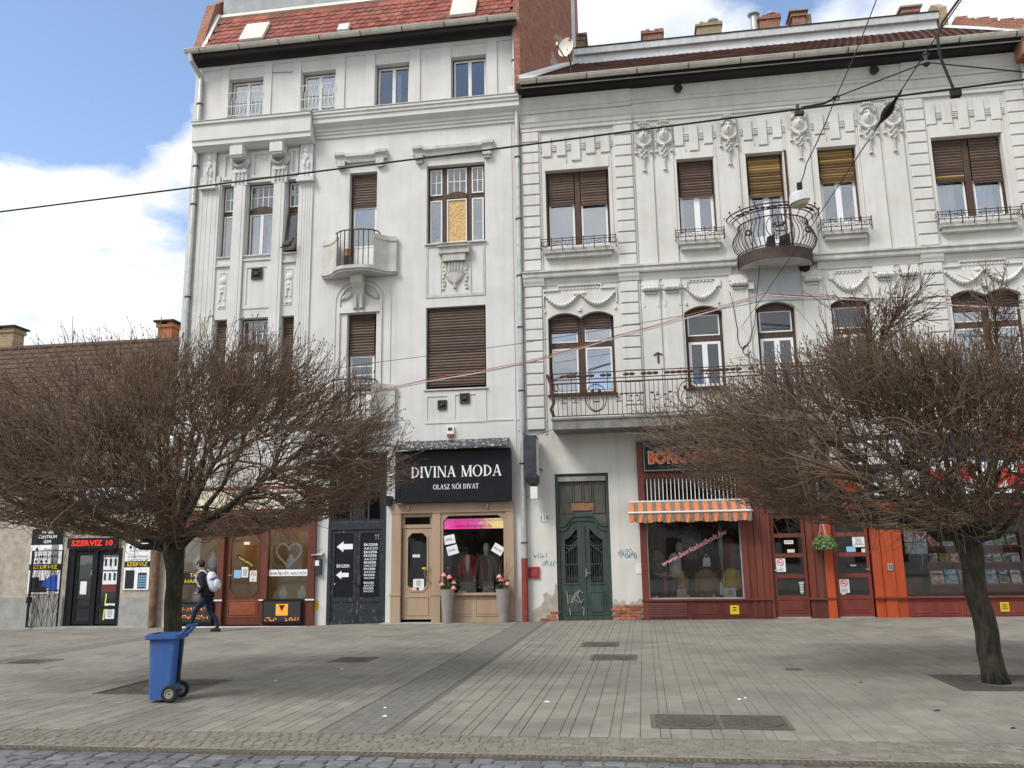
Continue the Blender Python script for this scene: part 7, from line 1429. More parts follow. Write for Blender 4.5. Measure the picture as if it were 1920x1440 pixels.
loft([(x,y,1.68,.05,.05),(x,y,1.76,.045,.05),(x,y-.01,1.83,.07,.085),(x,y-.01,1.92,.075,.09),(x,y,1.99,.06,.07),(x,y,2.02,.02,.03)]).build('head', 'mannequin', t, smooth=True); loft([(x,y,.72,.11,.09),(x,y,1.05,.14,.1),(x,y,1.3,.11,.09),(x,y,1.6,.13,.09),(x,y,1.69,.06,.05)]).build('clothes', 'cloth_wine', t, smooth=True); q = MB()
for s in (-1,1): loft([(x+s*.14,y,.84,.12,.14),(x+s*.12,y,1.2,.085,.12),(x+s*.12,y,1.55,.085,.12),(x+s*.09,y,1.70,.06,.08)], 12, q); q.tube([(x+s*.17,y,1.66),(x+s*.26,y-.01,1.42),(x+s*.30,y-.05,1.16)], [.065,.06,.05], 8)
q.add([(x-.05,y-.13,1.62),(x-.16,y-.14,1.5),(x-.08,y-.15,1.34)], [(0,1,2)]); q.add([(x+.05,y-.13,1.62),(x+.08,y-.15,1.34),(x+.16,y-.14,1.5)], [(0,1,2)]); q.build('coat', 'cloth_coat', t, smooth=True); q = MB()
for s in (-1,1):
    q.tube([(x+s*.30,y-.05,1.16),(x+s*.31,y-.06,1.09)], [.028,.03], 6)
    for k in range(4): q.tube([(x+s*.31+(k-1.5)*.014,y-.06,1.09),(x+s*.31+(k-1.5)*.018,y-.07,1.0+.01*abs(k-1.5))], [.009,.006], 4)
    q.tube([(x+s*.285,y-.07,1.1),(x+s*.27,y-.09,1.04)], [.009,.007], 4)
q.build('hands', 'mannequin', t, smooth=True)
q = MB(); loft([(-4.5,.6,.9,.16,.1),(-4.5,.6,1.5,.15,.1),(-4.5,.6,1.72,.06,.06)], 12, q); q.build('hanging_coat', 'cloth_coat', None, 'dark coat hanging behind the two mannequins', 'coat', smooth=True)
leaves(50, lambda: (-4.13+random.gauss(0,.12),.1+random.gauss(0,.04),.72+random.uniform(0,.14)), .03,.06).build('flower_arrangement', 'cloth_white', None, 'small white flowers at the feet of the mannequins', 'flowers')
q = MB(); q.box(-4.94,-4.72,.06,.065,.67,.76); q.build('price_label', 'paper', None, 'small white label standing on the floor of the fashion window', 'label')
def garment(name, lab, x, z0, z1, y, w, mat, cat, sleeves=True, flare=1.):
    y = y*.7
    q = MB(); h = z1-z0; loft([(x,y,z0,w*.5*flare,.09),(x,y,z0+h*.4,w*.46,.09),(x,y,z0+h*.8,w*.5,.1),(x,y,z0+h*.95,w*.3,.07),(x,y,z1,w*.12,.05)], 14, q)
    if sleeves:
        for s in (-1,1): q.tube([(x+s*w*.42,y,z0+h*.85),(x+s*w*.56,y-.02,z0+h*.5),(x+s*w*.56,y-.05,z0+h*.12)], [.07*w/.5,.06*w/.5,.05*w/.5], 8)
    return q.build(name, mat, None, lab, cat, smooth=True)
garment('coat', 'black leather coat at the upper left of the maroon shop window', .52,1.45,2.45,.45,.55,'cloth_black','coat'); garment('coat', 'dark grey jacket behind the web address in the maroon shop window', 1.2,1.5,2.4,.55,.5,'cloth_grey','jacket'); garment('coat', 'black jacket at the upper middle of the maroon shop window', 1.66,1.5,2.5,.6,.5,'cloth_black','jacket'); garment('coat', 'dark jacket low at the left edge of the maroon shop window', .35,1.0,1.75,.4,.4,'cloth_grey','jacket')
garment('coat', 'wine red coat at the right of the maroon shop window', 2.22,1.15,2.05,.5,.42,'cloth_wine','coat'); garment('jacket', 'brown leather jacket with white notice in the maroon shop window', 1.56,.56,1.26,.22,.46,'leather_tan','jacket'); garment('jacket', 'mustard yellow jacket at the right of the maroon shop window', 2.20,.72,1.28,.26,.36,'leather_yellow','jacket'); garment('trousers', 'cream trousers in the maroon shop window', .80,1.05,1.68,.3,.34,'cloth_cream','trousers',False); garment('scarf', 'beige fur collar below the black coat', .92,1.6,1.95,.26,.2,'fur_beige','scarf',False); garment('scarf', 'pale hanging scarf at the upper right of the maroon shop window', 1.98,1.2,2.4,.35,.14,'fur_beige','scarf',False,.2); garment('skirt', 'brown fur bag behind the pink handbag', .98,.58,1.1,.36,.3,'leather_tan','bag',False)
nt_ = card(None, 1.56,.98,.27,.2,.09,'paper',name='notice'); props(nt_, 'white notice pinned on the brown leather jacket', 'notice'); lines(nt_, 1.56,.97,.2,.13,.087,4); nt_ = card(None, 2.14,.66,.28,.22,.09,'paper',name='notice'); props(nt_, 'white notice standing before the white bag', 'notice'); lines(nt_, 2.14,.66,.2,.14,.087,4)
def handbag(lab, x, z, y, w, h, mat):
    t = thing('handbag', lab, 'handbag', (x,y,z)); q = MB(); q.add([(x-w/2,y-.05,z),(x+w/2,y-.05,z),(x+w/2,y+.06,z),(x-w/2,y+.06,z),(x-w*.42,y-.03,z+h),(x+w*.42,y-.03,z+h),(x+w*.42,y+.04,z+h),(x-w*.42,y+.04,z+h)], [(3,2,1,0),(4,5,6,7),(0,1,5,4),(1,2,6,5),(2,3,7,6),(3,0,4,7)]); q.build('body', mat, t); q = MB(); q.add([(x-w*.46,y-.055,z+h*.5),(x+w*.46,y-.055,z+h*.5),(x+w*.42,y-.036,z+h),(x-w*.42,y-.036,z+h)], [(0,1,2,3)]); q.build('flap', mat, t); q = MB(); q.tube([(x-w*.22,y,z+h*.95)]+[(x-w*.22*math.cos(u),y,z+h+w*.45*math.sin(u)) for u in [PI*i/8 for i in range(9)]]+[(x+w*.22,y,z+h*.95)], .012, 6); q.build('handle', mat, t)
handbag('yellow handbag on its stand in the maroon shop window', .89,1.02,.2,.25,.2,'leather_yellow'); handbag('pale pink handbag on the floor of the maroon shop window', .92,.53,.16,.26,.22,'leather_pink'); handbag('white shopping bag beside the notice in the maroon shop window', 1.98,.60,.2,.2,.3,'off_white'); handbag('silver grey bag hanging above the brown jacket', 1.60,1.32,.2,.2,.22,'zinc'); handbag('black small bag between pink handbag and brown jacket', 1.18,.53,.16,.18,.16,'cloth_black')
for lab, x, mat, z in (('closed magenta umbrella standing in the maroon shop window',.52,'magenta',.5),('closed dark teal umbrella beside the magenta one',.70,'teal',.5)):
    t = thing('umbrella', lab, 'umbrella', (x,.2,z)); q = MB(); q.lathe((x,.2,z+.02), [(.01,0),(.025,.08),(.055,.4),(.075,.52),(.05,.56),(.015,.6)], 10); q.build('canopy', mat, t, smooth=True); q = MB(); q.tube([(x,.2,z),(x,.2,z+.7),(x+.03,.2,z+.76),(x+.07,.2,z+.72)], .01, 6); q.build('handle', 'leather_tan', t)
leaves(60, lambda: (.50+random.gauss(0,.07),.16+random.gauss(0,.04),1.12+random.gauss(0,.04)), .03,.07).build('artificial_flowers', 'leather_pink', None, 'pale pink artificial flowers above the magenta umbrella', 'flowers')
for i, x in enumerate((.28,1.08,1.72,2.0)): q = MB(); q.box(x-.03,x+.03,.08,.085,.5,.60); q.build('price_label', 'paper', None, ['white price label at the far left floor of the maroon shop window','white price label right of the pink handbag','white price label under the brown jacket','white price label under the white shopping bag'][i], 'label', 'price labels in the maroon shop window')
# bookshop: racks and covers
COV = []
for i, (a, c) in enumerate((((.12,.35,.55),(.6,.65,.6)),((.5,.08,.06),(.8,.6,.4)),((.55,.42,.1),(.2,.3,.1)),((.03,.05,.06),(.35,.4,.3)),((.65,.66,.62),(.3,.45,.6)),((.62,.25,.2),(.75,.72,.6)),((.15,.25,.12),(.5,.55,.4)),((.7,.45,.5),(.85,.8,.8)),((.1,.15,.4),(.5,.6,.75)),((.6,.58,.5),(.25,.2,.18)),((.7,.12,.03),(.8,.5,.1)),((.18,.2,.3),(.4,.35,.5)))): pm(f'cover_{i}', a, c, 11, .6, spec=.15, lo=.4, hi=.6); COV.append(f'cover_{i}')
ORD = ['first','second','third','fourth']
CN = ['blue','red','yellow','black','white','pink','green','rose','navy','grey','orange','violet']
def rack(x0, x1, lab, side, rows):
    t = thing('book_rack', lab, 'book rack', ((x0+x1)/2,.25,.5)); q = MB(); q.box(x0-.04,x1+.04,.24,.27,.6,2.08); q.box(x0-.05,x0-.03,.03,.24,.6,2.08); q.box(x1+.03,x1+.05,.03,.24,.6,2.08); q.build('back_panel', 'shelf_wood', t)
    for zb, hh, n, nm in rows:
        q = MB(); q.box(x0-.03,x1+.03,.03,.24,zb-.03,zb); q.box(x0-.03,x1+.03,.025,.035,zb,zb+.025); q.build('shelf', 'shelf_wood', t); w = (x1-x0)/n
        for i in range(n):
            k = random.randrange(12); bw = w*random.uniform(.78,.95); bh = hh*random.uniform(.85,1); xc = x0+w*(i+.5); b_ = MB(); d = Vector((0,.28,1)).normalized(); e = Vector((0,1,-.28)).normalized(); c = Vector((xc,.06,zb+.004))+d*(bh/2)+e*.02; b_.obox(c, (1,0,0), e, d, bw/2, .012, bh/2)
            bk = b_.build('book', COV[k], None, f'{CN[k]} book, {ORD[i]} from the left in the {nm} row of the {side} rack', 'book', 'books in the bookshop window'); q = MB(); q.obox(c-e*.0128+d*bh*.28, (1,0,0), e, d, bw*.36, .0004, bh*.06); q.obox(c-e*.0128-d*bh*.36, (1,0,0), e, d, bw*.2, .0004, bh*.03); q.build('title_block', 'paper' if k in (0,1,3,8,11,6,10) else 'ink_grey', bk)
            if random.random() < .4: q = MB(); q.obox(c-e*.013+d*bh*.4+Vector((bw*.3,0,0)), (1,0,0), e, d, .025, .0004, .03); q.build('price_tag', 'paper', bk)
rack(7.00,7.98,'left wooden rack of book covers in the bookshop window','left',((1.72,.34,3,'top'),(1.32,.26,4,'middle'),(.80,.40,3,'bottom'))); rack(8.28,9.12,'right wooden rack of book covers in the bookshop window','right',((1.72,.34,3,'top'),(1.32,.26,4,'middle'),(.80,.40,3,'bottom')))
for i, (x, z, mt, lab) in enumerate(((6.58,2.0,'cover_5','photo poster of pink sweets, upper left of four in the bookshop window'),(6.85,2.0,'cover_7','white poster with red hearts, upper right of four in the bookshop window'),(6.58,1.70,'cover_9','grey landscape poster, lower left of four in the bookshop window'),(6.85,1.70,'cover_4','pale mountain poster, lower right of four in the bookshop window'))):
    c_ = card(None, x,z,.26,.28,.03,mt,name='poster'); props(c_, lab, 'poster', 'posters in the bookshop window')
    if i == 1: q = MB(); q.prism([(x+.32*a,z+.05+.32*c) for a, c in hp], .025, .0275); q.build('print', 'ink_red', c_)
q = MB(); q.box(6.45,6.95,.5,.9,.55,.95); q.build('display_crate', 'shelf_wood', None, 'low wooden display crate left in the bookshop window', 'crate')
# pigeon on the tilted bay window
pg = thing('pigeon', 'dark grey pigeon perched at the tilted bay window', 'bird', (-9.98,-.22,10.70)); x, y, z = -9.98,-.22,10.80
q = MB(); 
for c, r_ in (((x-.06,y,z-.02),.03),): pass
P_ = [(x-.26,y,z-.10,.012),(x-.16,y,z-.05,.035),(x-.07,y,z+.0,.07),(x+.02,y,z+.04,.078),(x+.09,y,z+.09,.05),(x+.12,y,z+.15,.032),(x+.145,y,z+.18,.036),(x+.175,y,z+.18,.022),(x+.19,y,z+.175,.008)]
q.tube([p[:3] for p in P_], [p[3] for p in P_], 10); q.build('body', 'pigeon_grey', pg, smooth=True); q = MB(); q.tube([(x+.19,y,z+.175),(x+.225,y,z+.16)], [.007,.002], 5); q.build('beak', 'ink', pg)
for s in (-1,1): q = MB(); q.ball((x-.06,y+s*.062,z-.01), .13, .018, .045, 8, 6); q.build('wing', 'pigeon_grey', pg, smooth=True); q = MB(); q.tube([(x+.0,y+s*.025,z-.03),(x+.01,y+s*.025,z-.10)], .006, 4); q.build('leg', 'ink_red', pg)
# satellite dish on the roof edge
SD = thing('satellite_dish', 'rust stained white satellite dish at the brick gable', 'satellite dish', (-1.55,-.05,15.8)); c = Vector((-1.62,-.15,16.36)); d = Vector((-.38,-.9,.12)).normalized(); a = Vector((0,0,1)).cross(d).normalized(); u_ = d.cross(a)
q = MB(); n = 20
for k in range(6):
    rr = k/5
    for j in range(n): t_ = 2*PI*j/n; p = c+(a*math.cos(t_)*.25+u_*math.sin(t_)*.33)*rr+d*(.10*rr*rr-.10); q.v.append(tuple(p))
for k in range(5):
    for j in range(n): j2 = (j+1) % n; q.f.append((k*n+j,k*n+j2,(k+1)*n+j2,(k+1)*n+j)); q.m.append(0)
q.build('reflector', 'dish_white', SD, smooth=True); q = MB(); q.tube([tuple(c-u_*.38),tuple(c+d*.5-u_*.30)], .018, 6); q.tube([tuple(c-d*.1),(-1.5,.05,15.95),(-1.5,.05,15.62)], .025, 6); q.tube([(-1.5,.05,15.75),(-1.3,.2,15.62)], .012, 5); q.build('mount', 'black_iron', SD); q = MB(); q.tube([tuple(c+d*.5-u_*.30),tuple(c+d*.52-u_*.2)], .035, 8); q.build('receiver', 'off_white', SD)
fp = thing('flower_pot', 'terracotta pot on a dark stand behind the upper left balcony railing', 'pot', (-8.08,-.42,9.86)); q = MB(); q.box(-8.17,-7.99,-.5,-.34,9.86,10.22); q.build('stand', 'mannequin_black', fp); q = MB(); q.lathe((-8.08,-.42,10.22), [(.07,0),(.095,.16),(.105,.16),(.105,.2),(.08,.2),(.07,.14)], 12); q.build('pot', 'terracotta', fp)
# ------------------------------------------------------------------ blue wheeled bin
BN = thing('wheeled_bin', 'blue plastic wheeled bin without lid standing before the tree', 'bin', (-5.95,-12.5,0)); o = Vector((-5.95,-12.5,0)); ca, sa = math.cos(.16), math.sin(.16); ax = Vector((ca,sa,0)); ay = Vector((-sa,ca,0)); az = Vector((0,0,1))
def L3(a, b_, c): return tuple(o+ax*a+ay*b_+az*c)
def shell(secs, n=6):
    q = MB()
    for a0, a1, b0, b1, z, r_ in secs:
        ring = []
        for cx_, cy_, t0 in ((a1-r_,b1-r_,0),(a0+r_,b1-r_,90),(a0+r_,b0+r_,180),(a1-r_,b0+r_,270)):
            for k in range(n): t_ = R(t0+90*k/(n-1)); ring.append(L3(cx_+r_*math.cos(t_),cy_+r_*math.sin(t_),z))
        q.v += ring
    N_ = 4*n
    for i in range(len(secs)-1):
        for j in range(N_): j2 = (j+1) % N_; q.f.append((i*N_+j,i*N_+j2,(i+1)*N_+j2,(i+1)*N_+j)); q.m.append(0)
    q.f.append(tuple(range(N_-1,-1,-1))); q.m.append(0); return q
shell([(-.135,.13,-.15,.15,.02,.03),(-.14,.135,-.155,.155,.1,.035),(-.165,.165,-.175,.175,.74,.04)]).build('body', 'bin_blue', BN, smooth=False)
q = shell([(-.20,.19,-.20,.20,.735,.04),(-.215,.2,-.21,.21,.745,.04),(-.215,.2,-.21,.21,.79,.04),(-.185,.17,-.18,.18,.80,.035),(-.16,.155,-.16,.16,.70,.03),(-.13,.12,-.13,.13,.2,.03),(-.12,.11,-.12,.12,.1,.03)]); q.f.pop(); q.m.pop(); q.build('rim', 'bin_blue', BN)
q = MB(); q.add([L3(-.16,-.16,.6),L3(.15,-.16,.6),L3(.15,.16,.6),L3(-.16,.16,.6)], [(0,1,2,3)]); q.build('rubbish', 'bin_inside', BN)
q = MB()
for b_ in (-.14,.14): q.tube([L3(.18,b_,.77),L3(.25,b_,.83),L3(.30,b_,.89)], .02, 8)
q.tube([L3(.30,-.17,.89),L3(.30,.17,.89)], .018, 8); q.build('handle', 'bin_blue', BN); q = MB(); q.box
for b_ in (-.195,.185):
    w = MB(); c = L3(.14,b_,.10); rr = .10
    vs = []
    for k, (r_, dy) in enumerate(((.045,-.022),(rr-.012,-.025),(rr,-.012),(rr,.012),(rr-.012,.025),(.045,.022))):
        for j in range(20): t_ = 2*PI*j/20; vs.append(tuple(Vector(c)+ax*(r_*math.cos(t_))+az*(r_*math.sin(t_))+ay*dy))
    w.add(vs, [(i*20+j,i*20+(j+1) % 20,(i+1)*20+(j+1) % 20,(i+1)*20+j) for i in range(5) for j in range(20)]); wh = w.build('wheel', 'rubber', BN, smooth=False)
    w = MB(); vs = []
    for r_, dy in ((.058,-.028),(.05,-.03),(.046,-.018),(.012,-.02),(.012,.02),(.046,.018),(.05,.03)):
        for j in range(16): t_ = 2*PI*j/16; vs.append(tuple(Vector(c)+ax*(r_*math.cos(t_))+az*(r_*math.sin(t_))+ay*dy))
    w.add(vs, [(i*16+j,i*16+(j+1) % 16,(i+1)*16+(j+1) % 16,(i+1)*16+j) for i in range(6) for j in range(16)]); w.build('hub', 'plinth_grey', wh)
q = MB(); q.tube([L3(.14,-.19,.10),L3(.14,.19,.10)], .014, 6); q.build('axle', 'black_iron', BN); q = MB(); q.tube([L3(.175,.0,.72),L3(.165,.0,.2)], .02, 5); q.build('rear_rib', 'rubber', BN)
# ------------------------------------------------------------------ walking person with backpack
px, py = -11.02, -1.95; pz = gz(px,py)
def W_(f, s, z): return (px-f, py+s, pz+z)
PR = thing('person', 'person in dark jacket and jeans walking left past the jeweller, leaning forward', 'person', (px,py,pz))
J_ = {'pel':((0,0,.95),.145),'bel':((.04,0,1.10),.14),'che':((.11,0,1.29),.155),'upc':((.16,0,1.41),.13),'nek':((.205,0,1.50),.055),'hd0':((.235,0,1.57),.082),'hd1':((.255,0,1.66),.092),'hd2':((.255,0,1.73),.06)}
E_ = [('pel','bel'),('bel','che'),('che','upc'),('upc','nek'),('nek','hd0'),('hd0','hd1'),('hd1','hd2')]
for s, k, kn, an, to in ((-.1,'n',(.27,-.11,.52),(.40,-.11,.10),(.56,-.12,.05)),(.1,'r',(.0,.10,.51),(-.27,.11,.12),(-.13,.11,.05))):
    J_['hip'+k] = ((.0,s*.9,.88),.105); J_['thi'+k] = ((kn[0]*.5,s,.70),.092); J_['kne'+k] = (kn,.066); J_['cal'+k] = (((kn[0]+an[0])/2-.03,kn[1],(kn[2]+an[2])/2+.05),.06); J_['ank'+k] = (an,.042); J_['toe'+k] = (to,.034)
    E_ += [('pel','hip'+k),('hip'+k,'thi'+k),('thi'+k,'kne'+k),('kne'+k,'cal'+k),('cal'+k,'ank'+k),('ank'+k,'toe'+k)]
for s, k, el, wr, hn in ((-1,'n',(.0,-.26,1.13),(.15,-.2,.98),(.2,-.17,.96)),(1,'r',(.10,.26,1.12),(.24,.2,.98),(.29,.17,.96))):
    J_['sho'+k] = ((.14,s*.17,1.40),.085); J_['ual'+k] = ((.09,s*.24,1.27),.066); J_['elb'+k] = (el,.056); J_['wri'+k] = (wr,.036); J_['hnd'+k] = (hn,.036)
    E_ += [('upc','sho'+k),('sho'+k,'ual'+k),('ual'+k,'elb'+k),('elb'+k,'wri'+k),('wri'+k,'hnd'+k)]
    for i in range(5):
        b0 = Vector(hn); sp_ = (i-1.5)*.017 if i < 4 else 0; tip = b0+Vector((.055+.01*(1-abs(i-1.5)),sp_*s,-.012)) if i < 4 else b0+Vector((.02,-.035*s,.022)); tp2 = tip+(Vector((.03,0,-.03)) if i < 4 else Vector((.025,-.008*s,.0)))
        J_[f'f{k}{i}a'] = (tuple(tip),.0095); J_[f'f{k}{i}b'] = (tuple(tp2),.008); E_ += [('hnd'+k,f'f{k}{i}a'),(f'f{k}{i}a',f'f{k}{i}b')]
names = list(J_); me = bpy.data.meshes.new('sk'); me.from_pydata([Vector(W_(*J_[n_][0]))-Vector((px,py,pz)) for n_ in names], [(names.index(a), names.index(c)) for a, c in E_], [])
ob = bpy.data.objects.new('sk', me); COL.objects.link(ob); md_ = ob.modifiers.new('s','SKIN'); md_.use_smooth_shade = True
for i, n_ in enumerate(names): r_ = J_[n_][1]; me.skin_vertices[0].data[i].radius = (r_, r_); me.skin_vertices[0].data[i].use_root = (n_ == 'pel')
ob.modifiers.new('d','SUBSURF').levels = 1
dg_ = bpy.context.evaluated_depsgraph_get(); bm_ = bpy.data.meshes.new_from_object(ob.evaluated_get(dg_)); bpy.data.objects.remove(ob)
bm_.name = 'body'; bm_.materials.clear()
for a in ('jacket','denim','skin','shoe'): bm_.materials.append(M[a])
PJ = np.array([np.array(W_(*J_[n_][0]))-np.array((px,py,pz)) for n_ in names])
segs = [(names.index(a), names.index(c)) for a, c in E_]
def cls(n1, n2):
    if n2[:2] == 'hd' or n1[:2] == 'hd' or n2[:3] == 'hnd' or n1[:3] == 'hnd': return 2
    if n2[:3] == 'toe': return 3
    if n2[:3] in ('hip','thi','kne','cal','ank'): return 1
    return 0
cl_ = [cls(a, c) for a, c in E_]
for p in bm_.polygons:
    c = np.array(p.center); best = 9; m_ = 0
    for (i, j), k in zip(segs, cl_):
        d = PJ[j]-PJ[i]; t_ = np.clip(((c-PJ[i])@d)/(d@d), 0, 1); e = np.linalg.norm(c-PJ[i]-d*t_)/max(.02,(J_[names[i]][1]*(1-t_)+J_[names[j]][1]*t_))
        if e < best: best = e; m_ = k
    if m_ == 0 and c[2] < .86: m_ = 1
    p.material_index = m_; p.use_smooth = True
body = link('body', bm_, PR)
q = MB(); hc = Vector(W_(.235,0,1.69)); q.ball(tuple(hc), .108, .098, .115, 14, 8); q.v = [v for v in q.v]; q.build('hair', 'hair', PR, smooth=True)
q = MB(); fx = W_(.345,0,1.655); q.tube([W_(.335,0,1.69),W_(.368,0,1.655),W_(.34,0,1.645)], [.014,.02,.012], 6); q.tube([W_(.335,-.02,1.615),W_(.342,0,1.612),W_(.335,.02,1.615)], .008, 5); q.ball(W_(.25,-.098,1.655), .022, .012, .034, 6, 5); q.ball(W_(.25,.098,1.655), .022, .012, .034, 6, 5); q.build('nose_and_ears', 'skin', PR, smooth=True)
q = MB(); q.ball(W_(.335,-.035,1.685), .012, n=6, k=4); q.ball(W_(.335,.035,1.685), .012, n=6, k=4); q.build('eyes', 'ink', PR)
loft([(*W_(.0,0,.86),.165,.19),(*W_(.03,0,1.0),.168,.195),(*W_(.06,0,1.15),.168,.2),(*W_(.10,0,1.30),.165,.205),(*W_(.14,0,1.42),.13,.18),(*W_(.19,0,1.50),.07,.08)]).build('jacket', 'jacket', PR, smooth=True)
for s, a, to in ((-.11,(.38,.05),(.60,.04)),(.11,(-.29,.06),(-.08,.04))):
    q = MB(); z_ = .045; q.ball(W_((a[0]+to[0])/2-.01,s,z_), .145, .052, .05, 12, 6); q.box(*sorted((W_(a[0]-.05,0,0)[0],W_(to[0]-.0,0,0)[0])),py+s-.045,py+s+.045,pz+.0,pz+.02); q.build('shoe', 'shoe', PR, smooth=False)
BP = thing('backpack', 'white and grey backpack worn on the walking person', 'backpack', W_(-.12,0,1.05)); c = Vector(W_(-.115,0,1.24)); d = Vector((-.32,0,1)).normalized(); e = Vector((1,0,.32)).normalized()
def egg(cen, a, b_, h, mat, nm):
    q = MB(); n = 16; k = 10
    for i in range(k+1):
        u = PI*i/k; zz = -math.cos(u); rr = max(.02,math.sin(u))**.55
        for j in range(n): t_ = 2*PI*j/n; q.v.append(tuple(cen+d*(zz*h)+e*(math.copysign(abs(math.cos(t_))**.8,math.cos(t_))*a*rr)+Vector((0,math.copysign(abs(math.sin(t_))**.8,math.sin(t_))*b_*rr,0))))
    for i in range(k):
        for j in range(n): j2 = (j+1) % n; q.f.append((i*n+j,i*n+j2,(i+1)*n+j2,(i+1)*n+j)); q.m.append(0)
    return q.build(nm, mat, BP, smooth=True)
egg(c, .115,.165,.255,'pack_white','main_bag'); egg(c+e*.095-d*.09, .07,.135,.13,'pack_white','front_pocket'); egg(c+e*.03+d*.05, .10,.17,.06,'pack_blue','side_stripe')
q = MB()
for s in (-.13,.13): q.tube([W_(-.02,s,1.44),W_(.10,s,1.53),W_(.26,s*1.1,1.46),W_(.27,s*1.2,1.30),W_(.17,s*1.35,1.14),W_(-.02,s*1.1,1.05)], .018, 6)
q.build('strap', 'pack_white', BP, smooth=True)
# ------------------------------------------------------------------ bare globe trees
def tubes(P0, P1, P2, r0, r1, nseg, ns=3):
    """many tapered curved twigs at once (quadratic curves)"""
    n = len(P0); t = np.linspace(0,1,nseg+1)[None,:,None]
    C = (1-t)**2*P0[:,None]+2*t*(1-t)*P1[:,None]+t**2*P2[:,None]; D = 2*(1-t)*(P1-P0)[:,None]+2*t*(P2-P1)[:,None]; D /= np.linalg.norm(D,axis=2,keepdims=True)+1e-9
    ref = np.where(np.abs(D[...,2:3]) > .9, np.array([1.,0,0]), np.array([0,0,1.])); A = np.cross(D,ref); A /= np.linalg.norm(A,axis=2,keepdims=True)+1e-9; B = np.cross(D,A)
    rr = (r0[:,None]*(1-t[...,0])+r1[:,None]*t[...,0])[...,None]; V = []
    for k in range(ns): a = 2*PI*k/ns; V.append(C+(A*math.cos(a)+B*math.sin(a))*rr)
    V = np.stack(V,2).reshape(-1,3); base = np.arange(n)[:,None,None]*((nseg+1)*ns); i = np.arange(nseg)[None,:,None]*ns; k = np.arange(ns)[None,None,:]; k2 = (k+1) % ns
    Fq = np.stack([base+i+k,base+i+k2,base+i+ns+k2,base+i+ns+k],-1).reshape(-1,4); return V, Fq
def np_mesh(name, V, F, mats, midx=None):
    me = bpy.data.meshes.new(name); me.vertices.add(len(V)); me.vertices.foreach_set('co', V.astype(np.float32).ravel()); nf = len(F); me.loops.add(nf*4); me.loops.foreach_set('vertex_index', F.astype(np.int32).ravel()); me.polygons.add(nf); me.polygons.foreach_set('loop_start', np.arange(nf,dtype=np.int32)*4)
    for a in mats: me.materials.append(M[a])
    if midx is not None: me.polygons.foreach_set('material_index', midx.astype(np.int32))
    me.update(calc_edges=True); return me
def bez(P0, P1, P2, t): return (1-t)**2*P0+2*t*(1-t)*P1+t**2*P2
